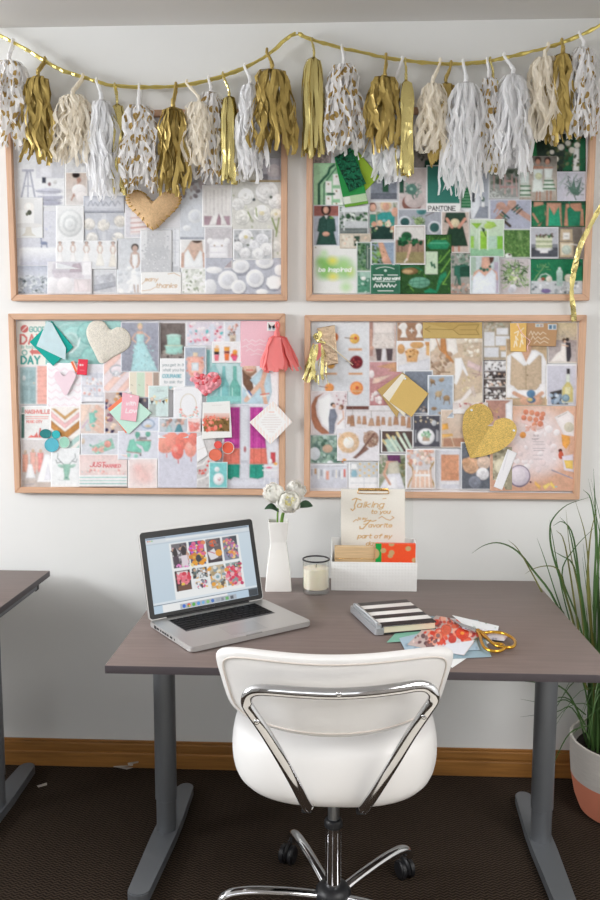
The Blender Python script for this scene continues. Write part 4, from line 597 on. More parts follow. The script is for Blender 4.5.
prints('''
poster_print|poster|cream poster with coral and teal words good day|16.8 320.6 48.5 366|efece4|e d8716c 24.5 328.8 3.9 3.9;l efe6de .8 22.4 330.6 26.6 326.6;t 6fb3ac 1.1 4.6 29.6 331.6 GOOD;t dc7a74 2 8.8 20.6 343.6 DAY;t 8fbfb6 .6 2.6 21 348 is_today .1;e 8fbfb6 24.6 352.6 3 3;e efece4 24.6 352.6 1.6 1.6;p dc7a74 29.6 351.6 33 348 33 350 42 350 42 354 33 354 33 356;t 3fa49c 1.9 7.2 21.4 363.6 DAY;w f3f1ec .6
photo_print|print|teal print of stacked glass plates behind the cream heart|45.5 321 121.5 364.5|9fcfca|g a6d3cf 94c8c3 45 321 121 364;e 8fc4bf 76 343 17 17;e a9d6d2 75 342 15 15;e c0dcd8 71 341 9 9;e a7ccc8 70 341 7 7;e 86bcb8 90 333 13 12;e 9ccfca 90 333 11.4 10.4;e 84bab5 93 356 12 10;e 98ccc6 93 356 10.4 8.4;e d8e6e4 71 347 5 2;l dcecea 1.4 60 354 72 352 78 346 80 338;e a4d4cf 114 330 9 12;l c9e4e0 .7 56 330 64 324 74 323
photo_print|print|pale teal door next to coral siding|17.8 365 48 405|e6dedd|r a9c3c6 20 367 36 404;r 9cb8bc 22 370 28 382;r 9cb8bc 29.6 370 35 382;r 9cb8bc 22 386 28 402;r 9cb8bc 29.6 386 35 402;e d5dcdc 24 378 1.8 2.6;e d8c0a8 34 383 .8 .8;r f0b4a8 37.4 366 47 404;l e8a196 .6 37.4 371 47 371;l e8a196 .6 37.4 376 47 376;l e8a196 .6 37.4 381 47 381;l e8a196 .6 37.4 386 47 386;l e8a196 .6 37.4 391 47 391;l e8a196 .6 37.4 396 47 396;l e8a196 .6 37.4 401 47 401;w eceaec .5
greeting_card|card|white card of pale pink chevrons behind the pink paper heart|47 363 82.3 409.5|f6f3f6|l f3e4ea 1.5 47.0 368.0 51.4 371.0 55.8 368.0 60.2 371.0 64.6 368.0 69.0 371.0 73.4 368.0 77.8 371.0 82.2 368.0;l f3e4ea 1.5 47.0 375.2 51.4 378.2 55.8 375.2 60.2 378.2 64.6 375.2 69.0 378.2 73.4 375.2 77.8 378.2 82.2 375.2;l f3e4ea 1.5 47.0 382.4 51.4 385.4 55.8 382.4 60.2 385.4 64.6 382.4 69.0 385.4 73.4 382.4 77.8 385.4 82.2 382.4;l f3e4ea 1.5 47.0 389.6 51.4 392.6 55.8 389.6 60.2 392.6 64.6 389.6 69.0 392.6 73.4 389.6 77.8 392.6 82.2 389.6;l f3e4ea 1.5 47.0 396.8 51.4 399.8 55.8 396.8 60.2 399.8 64.6 396.8 69.0 399.8 73.4 396.8 77.8 399.8 82.2 396.8;l f3e4ea 1.5 47.0 404.0 51.4 407.0 55.8 404.0 60.2 407.0 64.6 404.0 69.0 407.0 73.4 404.0 77.8 407.0 82.2 404.0;w f7f5f7 .3
photo_print|print|pale kitchen shelves with pink crockery|81 364 104.5 402|e3e2e9|r d3d5df 83 373 103 378;l c3c5d2 .8 83 386 103 386;l c3c5d2 .8 83 396 103 396;l c3c5d2 .8 97 372 97 400;b 71 24 83 378 103 386 .8 1.6 e6b9b0,cfd6e0,f3f1f3,d9c3bd;b 72 20 83 388 103 396 .8 1.6 e3b0a8,f2eef0,cdd1dc;r efeef2 84 397 103 401
photo_print|print|silver ring on a pink striped ground|103 352 130.5 392.5|ecdde0|p f3cdc0 103 352 113 352 103 362;p f1ccc2 116 352 126 352 103 376 103 366;p f2cfc4 130 358 130 368 108 392 103 388;p f0cbc0 130 376 130 386 124 392 116 392;e b3b4bc 117 370 7.4 5.4;e e9dfe4 117 370 6 4;e d3d4da 116 373.6 3.6 3.2;e f6f6f8 116 373 1.6 1.4;b 73 16 112 371 121 377 .4 .9 f6f6fa,a8aab4,d8d9e0;w f0eef2 .7
photo_print|print|model in a pale blue tulle gown, hands on hips|120.8 321.8 159.3 372|a5a7b5|g a9abba 9a9caa 121 322 159 372;e d9c49a 140 326.4 2.6 3.4;p e2bca6 137 331 143 331 144 336 136 336;l e2bca6 1.5 135.4 333.6 132 339 136.6 342.6;l e2bca6 1.5 144.6 333.6 149.6 338 146 342.6;e e6c2ae 140.2 327.4 1.8 2.2;p b6dde0 136 334 144.4 334 143.6 343 137 343;p afd8dc 136.6 342 144 342 149 352 158 371 131 371 134 352;b 74 70 133 345 154 371 .5 1.1 c8e8ea,9ccbd0,b6dfe2;w e3e4ea .6
photo_print|print|two tier mint cake against a brown wall|159.3 322 186.3 359.5|7b706d|g 857a76 6b605e 160 322 186 352;r 9a8f8a 160 354 186 359;e b5aa9e 173.6 352 11 3;p a3d3c8 165.4 346 182.6 346 182 352.6 166 352.6;e a3d3c8 174 352.4 8 2;e b5ddd2 174 346 8.6 1.8;p aad8cc 167 335.6 180.6 335.6 180.4 345 167.4 345;e c0e2d8 173.8 335.6 6.8 1.6;l d8c9a0 .5 166 345.4 182 345.6;b 75 10 161 353 185 358 .7 1.4 b3a7a0,5f5552;w e8e6ea .9
paint_chip|paint chips|strip of cream, mint, peach and taupe paint chips|129 371.5 161 399|ece8e2|r e8e0cc 129.6 372.4 136.4 398;r cfe3cc 136.9 372.4 144.6 398;r f2d3c2 145.2 372.4 152.6 398;r b5a093 153.2 372.4 159 392;l a7a094 .4 131 384.6 132.6 385.4;l a7a094 .4 138.6 384.6 140 385.4;l a7a094 .4 146.6 384.6 148 385.4
greeting_card|card|white quote card with blue word courage|160 358.5 185.6 390|f1f1f2|t a9b3b8 .55 2.3 162.4 366 you_get_in_life .2;t a9b3b8 .55 2.3 163 371 what_you_have .2;t 6fb6c4 .9 2.9 162.6 377.4 COURAGE .1;t a9b3b8 .55 2.3 164 383 to_ask_for .2;e 9ccbd0 171 387.6 2.4 1.4;e c5dcd0 175 387.8 2 1.2;e e6c8b8 173 388.4 1.2 .8
photo_print|print|pink and red party drinks on a pale table|186.3 321 224.5 346|e3dce6|b 76 60 187 322 224 345 1 2.6 f1c4d2,e891a8,f6eef2,d9d3e4,f4d6de,c9d6e4;b 77 10 190 330 222 342 1 1.8 d8506c,e06a80,5fc0c4;r dfe3ee 210 324 214 342;w efeef2 .6
photo_print|print|slim print of coral blossoms in a vase, beside the pink card|224 321 240.5 345.5|dfe0e8|l 8f7f70 .7 231 340 233 326;b 78 16 229 325 237 336 .9 1.8 e3a79a,c98c80,f0cfc4,8f7a70;p d9c8b4 229.4 335 236 335 235.4 343 230 343;e b7a394 232.6 339.6 2 2;w eeeef2 .6
photo_print|print|tall aqua glass bottles|206 349 242.3 405|bfe0e2|g d3e8ea a6d3d4 206 349 242 404;r 8fcfd0 206 350 210 402;p a3d6d8 212.6 352 215.6 352 216 366 218.6 371 218.6 402 208.6 402 208.6 370 212 366;p 7fc3c4 222.4 366 225.4 366 226 378 229 384 229 402 218 402 218 384 222 377;p 6fb8ac 233 366 236.6 366 237 380 240.6 387 240.6 402 229.6 402 229.6 386 233 379;l d8f0ee .8 221 386 221 400;l c9ece6 .8 232.4 388 232.4 401;l e3f4f4 .8 211 372 211 400;l 5aa59a .8 239.4 388 239.4 401;r 8fd0cc 206 396 242 402;w e6eef0 .5
photo_print|print|pink beaded flacon on slate blue, partly under the rosette heart|184.2 346.5 206.3 387|aeb7c6|p f0b8a8 188.6 357 195 355.6 202.4 357.6 204.6 366 201.6 376.6 190.6 377 186.6 366;b 79 30 187 357 204 376 .8 1.5 f5cdbf,e59a88,f1b5a0;r cfdde6 191.6 362.6 198.6 370.6;r e8eef2 192.8 364 197.4 369;r e9d2b0 193 352.6 197.6 356;w eceef2 .8
photo_print|print|layered sunset drinks with orange tops|212 341.5 241.8 363|f1eef0|p f3ae4c 214 348 219.4 348 219 353 214.4 353;p 2f2a30 214 351.6 219.4 351.6 219.2 354.6 214.2 354.6;p ef7a8c 214.2 354.6 219.2 354.6 218.6 361 214.8 361;p f6a93f 224 346.8 229.8 346.8 229.6 351 224.2 351;p 8a2f24 224 351 229.8 351 229.6 353.6 224.2 353.6;p f07a3a 224.2 353.6 229.6 353.6 229 360.6 224.8 360.6;e ef5a4a 234 355.6 3.6 2.6;e f3a23c 235 352 2.6 2.4;p ee5a8a 231 356 238 356 236 361 233 361;e fbd0a8 217 346.6 1.8 1.4;w f6f5f7 .7
greeting_card|card|pink card with faint white script under the coral tassel|240.5 321 279.3 366.8|f5c3cf|g f6c6d2 f4bcc9 240 321 279 366;l fbe6ea .6 243 341 246 339 249 342 252 339.6 256 341.6 260 339.4 264 341.6 270 340;l fbe6ea .6 247 345 251 343.4 255 345.4 260 343.6 266 345.4;l fbe6ea .6 242 347 246 345.6 248 347.4;l fbe6ea .6 246 351 250 348.6 254 351.4 258 349 264 351 268 349.6;l fbe6ea .6 251 355 256 353.4 262 355
photo_print|print|smiling woman with bracelets, hands pressed together|241.8 366 279 405.5|f0eff2|p a87f66 242 367 256 367 257 372 250 378 244 376;e e6bfa8 249.6 367 6.4 5.6;l d9575e 1 246.4 370 253 370;p 7a5a48 242 369 246 374 252 378 253.6 388 250 395 243 384;p b9d3df 250 380 262 368 270 370 272 392 268 404 242 404 242 386 252 396 258 388;l e6bda4 4.4 246 400 262 382 266 370;l e3b69c 4 266 404 262 386 265 370;l f2f2f2 2.4 247 392 250 397;l 4a76b8 1.6 248.4 391 251.4 395;l d9694f 1.2 260.6 394.6 269 393.4;l f1ebe2 1 260.8 396.4 269 395.4;r f0eff2 272 366 279 405
photo_print|print|poster page with coral capitals reading Nashville|20.5 406 52 441|ecebe9|r 4f7a72 21 414 24.4 438;r 9fb5b0 21 407 24.4 413;t e27a72 .9 3.3 25.4 413.4 NASHVILLE;l eba49c .9 26 416.6 48 416.6;l eba49c .7 26 418.6 48 418.6;t e58c84 .7 2.1 26.6 422.6 MUSIC_CITY;p e9786f 28 437.6 31 435 34 436 37 432 38.4 437 39.6 428 41 428 41.4 436 46 434 50 437.6;w f3f2f2 .5
photo_print|print|bold chevrons in gold, pink and aqua|50 406.5 80.5 451|f3ede8|p cfa268 51.6 408.6 55 408.6 65 416 75 408.6 79 408.6 65 420;p eebfc0 51 411 51 417 65 428.4 79.6 417 79.6 411.4 65 423;p c48a4c 51 420 51 428 65 440 79.6 428 79.6 420 65 431.6;p b8d8d2 79.6 434 79.6 440 70 448 65 451 65 446;p cfe2de 51 434 51 440 62 449 65 446;p b0d3cc 79.6 444 79.6 450 74 450;w f4f2f2 .4
photo_print|print|hand with mint painted nails holding a small bottle|79.6 403.5 105 434.5|e3d3cb|p ecd3c4 80 404 92 404 84 420 80 424;l e9c6b4 5 104 420 94 411;l e6bfac 5 104 427 94 419;l e9c6b4 5 102 432 92 426;l e6c2b0 4.6 104 413 97 407;p 8fd0c2 89 413 94.6 412 95.6 422 89.6 424;p cfd8da 88 422 91 431 86 431 85 426;e 7fc8ba 95.6 411.6 1.8 1.4;e 7fc8ba 95 419 1.9 1.5;e 7fc8ba 93 425.6 1.8 1.4;l cbb0d0 1 82 428 88 420;w eceaec .7
photo_print|print|colourful feathers peeking out left of the mint square|104.3 391.5 131.5 434|cdbcb8|b 80 60 105 392 131 434 1.2 3 3d3558,d7a26a,e9c8a8,6a5488,f2dcc8,c98a70,a8788c,f0e2da;w e6e3e6 .6
photo_print|print|dark floral print showing at the right of the mint square|128 397 150 419|6f6c78|b 81 30 129 398 150 418 1 2.4 3d4050,8f7f88,c8b0a0,5a5a50,a89890;w e3e3e8 .5
photo_print|print|mint gift box of blush roses|80.8 433.5 119.3 455.5|d9dbe2|p 9fcfbf 92 446 112 438 115 448 96 454.6;f f2b5a8 95 449.4 3;f f4c0b2 101.6 449 3.4;f f0aa9c 107.6 444 3.4;b 82 12 90 441 114 453 .8 1.6 8fc4b0,7ab5a4,bfe0d4;e d8c4b0 83 441 2 3;s c3c6d0 90 438 5 2 .7;w eceef2 .6
photo_print|print|blue ring dish print tucked under the mint square|132.3 417 160.6 431.5|d3d9e8|e 9fb4cf 148 424 7 5;e d3dcea 148 424 5.6 3.8;e e3c89a 148 426 3 1.2;w e8ebf2 .5
photo_print|print|bunting flags strung over a mint card|148.3 385.6 168.8 416.8|d3e6e4|r b8c4c0 149 404 156 416;l a9a49a .5 149 398 158 401 168 397;p 4a4e54 150.4 399.6 154 400.6 151.6 404.6;p ecd9a8 154.6 400.6 158 401 156.4 405;p e6b8a8 158.4 400 161.4 399.6 160.4 403;p 3f4348 161.6 401 165 399.6 164 404;p ecc96a 164.6 399.8 168 398.6 167 403;f efd7c0 152 399 1.8;e f1e6c0 154.6 396.6 1.4 1.4;t b7c8c6 .5 2 157 391.6 Love .2;w eaf0f0 .5
greeting_card|card|white card with an oval wreath drawing|173.6 387 202.3 424|f1f1f4|e d5c8ae 188.4 405 8.2 11.4;e f1f1f4 188.4 405 7.6 10.8;b 83 9 179 408 183 417 .7 1.2 f0a49a,9fd0cc,f3b8a8;b 84 9 194 406 198 417 .7 1.2 f0a49a,9fd0cc,f3b8a8;b 85 10 183 415 194 419 .7 1.2 f0a49a,9fd0cc,f3b8a8;l d8d8e0 .4 176 390 182 389.6
photo_print|print|pastel roller skates on lilac white|117.8 431 158.6 459.6|dedfe9|p 86cdb8 129.6 440 134 438.6 137 446 141.6 449.6 141.4 453 126.6 451.6;l a98a7a 1 127 451.6 141 453.4;e 9fd8c8 128.6 455 2.2 2;e 9fd8c8 136 456 2.2 2;e 5a5a60 140.6 455 1 1;p 86cdb8 136 441 151 440.6 150.6 447 148 451.6 144.6 451.6 142 446 135 443;l a98a7a 1.1 137 440 151 440.6;e 6fb3a0 137.6 434.6 2.6 3;e 6fb3a0 148 434 2.6 3;r 8f8a90 139 437 147 439.4;l 6fb3a0 1.6 137 432 137 438;w ecedf2 .5
photo_print|print|two grey-blue tassel dresses under a floral garland|158.5 417.5 188.5 438|c9cfd6|b 86 24 162 418 184 427 1.2 2.4 d8a89a,b58c80,e6cabc,9fa0a0;p aecbcf 168 425 171 425 174 437 163.4 437;p 5f94a0 177.6 424 180.6 424 185 437 172.6 437;r e3e6ea 159 432 164 437;w f1f2f5 .9
photo_print|print|coral balloons floating on a lavender ground|158 432 197.8 487.8|d6d6e3|p f4a896 158.6 438 166 434 176 440 176 450 168 453 160 450;e f2a290 164 446 6.6 7;e f59c8c 172 440 7 8;e f28878 183 441 7.6 8.6;e f07c70 177.6 451.6 6 7.6;e f4a394 190.6 449 6 8;e f08a7c 193.6 438.6 5 7;s f9c8bc 175.4 449 2 2.4 .7;s f9cdc2 189 446 2 2.6 .7;l e87a70 1 166.6 453.6 166.8 457;l e87a70 1 178 459 178.4 463;l e87a70 1 191 457 191.2 461;w e8e8f0 .3
photo_print|print|coral scalloped pennant scrap right of the balloons|187.5 418 201 433|f3dcd8|p f0948c 188 421 201 424 196 431 190 432;b 87 14 189 422 199 431 .6 1.2 f6b8b0,ee7f78;w f3eef0 .4
photo_print|print|peach and white dresses on forms|20.8 439 55 488.5|dcd5d3|g dfd9d8 d3cac6 21 439 55 480;r c9bdb6 21 480 55 488;p e9ab96 22.6 454 28 454 28.6 472 22.6 472;p eab5a8 30 452 36 452 36 474 30.6 474;p ea9a94 37.4 452.6 43.6 452.6 43 472 38 472;p f0c4b4 36 456 38 456 38 470 36 470;e d3b8a0 25.4 452 1.6 2;e d3b8a0 33 450.6 1.6 2;e d3b8a0 40.6 451 1.6 2;p f3f2f4 28 464 32 464 35.6 478 25.6 478;p f4f3f5 44.6 454 49.6 454 55 470 55 482 37 482;p e9e8ee 48 462 52 480 44 480;l 8f8aa0 .5 25 485 34 484;w ecebee .6
photo_print|print|mint watercolour deer head on white|51 448 80 487|eef0f1|l 8a9496 .8 64.6 465 61 462 57.4 458 58 453.6;l 8a9496 .8 61 462 57 463 56 460;l 8a9496 .8 68.6 465 72 461 75.4 457.6 75 453.6;l 8a9496 .8 72 461 76 462 77 459;e a9cdbf 61 466 3.4 1.6 20;e a9cdbf 72.4 466 3.4 1.6 -20;p 9fc9b8 62.6 464 70.6 464 70 471 68.6 477 70 480 63.6 480 64.4 476 63.6 470;s 7fb5a2 66 470 1.6 3 .6;e 6f9a90 66.4 477.6 1.2 1;l c0c4c8 .4 58 479.6 63 480.4;w f6f7f8 .5
photo_print|print|banner print reading just married above aqua stripes|79 454.5 127.5 486.6|ecd7d4|g ecd3d0 f0dedb 79 455 127 470;t dd5a62 .9 4.2 90 466.6 JUST .2;t dd5a62 .7 3 103.6 467.4 MARRIED .2;b 88 22 81 470 125 474 .9 1.5 f3c9c2,eab0aa,d9d3d3,f6e6e2;r f0eeee 79.6 475 127 486;l a9d3cf 1.1 79.6 477.4 127 477.4;l b5d9d5 .9 79.6 480.6 127 480.6;l 9fccc8 1.1 79.6 483.6 127 483.6;w f0ecec .4
photo_print|print|soft pink watercolour wash square|128 458.5 157.6 488|f1e2e0|s f0c6c0 142 473 9 9 .8;s eeb8b4 138 468 4 4 .5;s efbfba 147 478 5 4 .5;s f4d3cd 150 467 4 4 .6;w f3efef .6
photo_print|print|curtains striped magenta, coral and teal beside a stool|222 404 279.3 488.5|dfe0e8|r e3e4ec 223 405 279 460;r cfd2de 223 478 279 488;p d8dae4 226 479 258 478 262 487 226 487;r c9cbd6 240 405 249 477;r e0e2ea 241 406 248 460;r d9dbe4 241 463 248 477;e b56a70 245 449 1.4 3;p c33f9c 224 407 240 407 240 448 224 448;p e07866 224 448 240 448 240 464 222.6 464;p 2b9a86 226 464 240 464 239.6 478 234 477 230.6 479.6 226 478;p c33f9c 250 407 263 407 266.4 448 250 448;p e07866 250 448 266.4 448 267.8 464 249.6 464;p 2b9a86 249.6 464 264 464 263.8 477 258 479 249.4 477.6;l a83088 .7 230 408 230 448;l d86ab8 .6 234 408 234 448;l a83088 .7 237.6 408 237.6 448;l a83088 .7 253.4 408 253.4 448;l d86ab8 .6 257 408 257 448;l a83088 .7 260.4 408 261.4 448;l c8604f .6 231 449 231 463;l c8604f .6 254 449 254 463;l c8604f .6 261 449 261.6 463;l 1f7f70 .6 233 465 233 476;l 1f7f70 .6 256 465 256 477;l f2f3f6 1 263 466 278 466;l f0f1f5 1.2 263 470 277 470;l e9ebf0 .8 265 471 264 484;l e9ebf0 .8 270 471 270 486;l e9ebf0 .8 275.6 471 276 484;p c8484f 270.6 452 275.6 452 275.6 463 270.6 463;e f0b85a 275.6 463.6 2 1.4;e ee6a8a 269 467.4 3 1;e f2f2f4 270.6 461 1.6 2.4
photo_print|print|grey print of beaded necklaces with coral beads|196.8 432 215.5 487.8|d3d0d0|b 89 30 197 446 214 487 .8 1.8 b7b3b4,e6e3e2,c9c4c4;l f1eeee 1.6 197 466 203 464 208 458 212 450;b 90 7 198 470 206 474 .9 1.2 e5574a,e8685a;e e5574a 207.4 465.4 1.2 1.2;e e5574a 205.6 469.6 1.2 1.2;e e5574a 208.6 461.4 1.2 1.2;e e5574a 203 473 1.2 1.2;l f3f1f0 1.4 197 480 206 477 212 470;l 7a7678 .7 198 456 206 452
photo_print|print|turquoise tabletop with two white cups|209 462 227.6 488|7fcfd0|e e8ecee 217 469.4 2.6 2.6;e e3e7ea 218.6 479 5.4 6;e f4f4f6 218.6 479 4 4.6;e d8a0a4 219.4 479 1.6 1.8;e f6f6f8 219 478.4 1 1;w d6eceb .5
greeting_card|card|plain white card tilted beside the coral paint discs|196.5 437 202 435 208 455 197 463|f1f0f1|l dfd8d4 .5 198 450 205 447
''', 'pictures pinned on the pastel board', fade=.08)

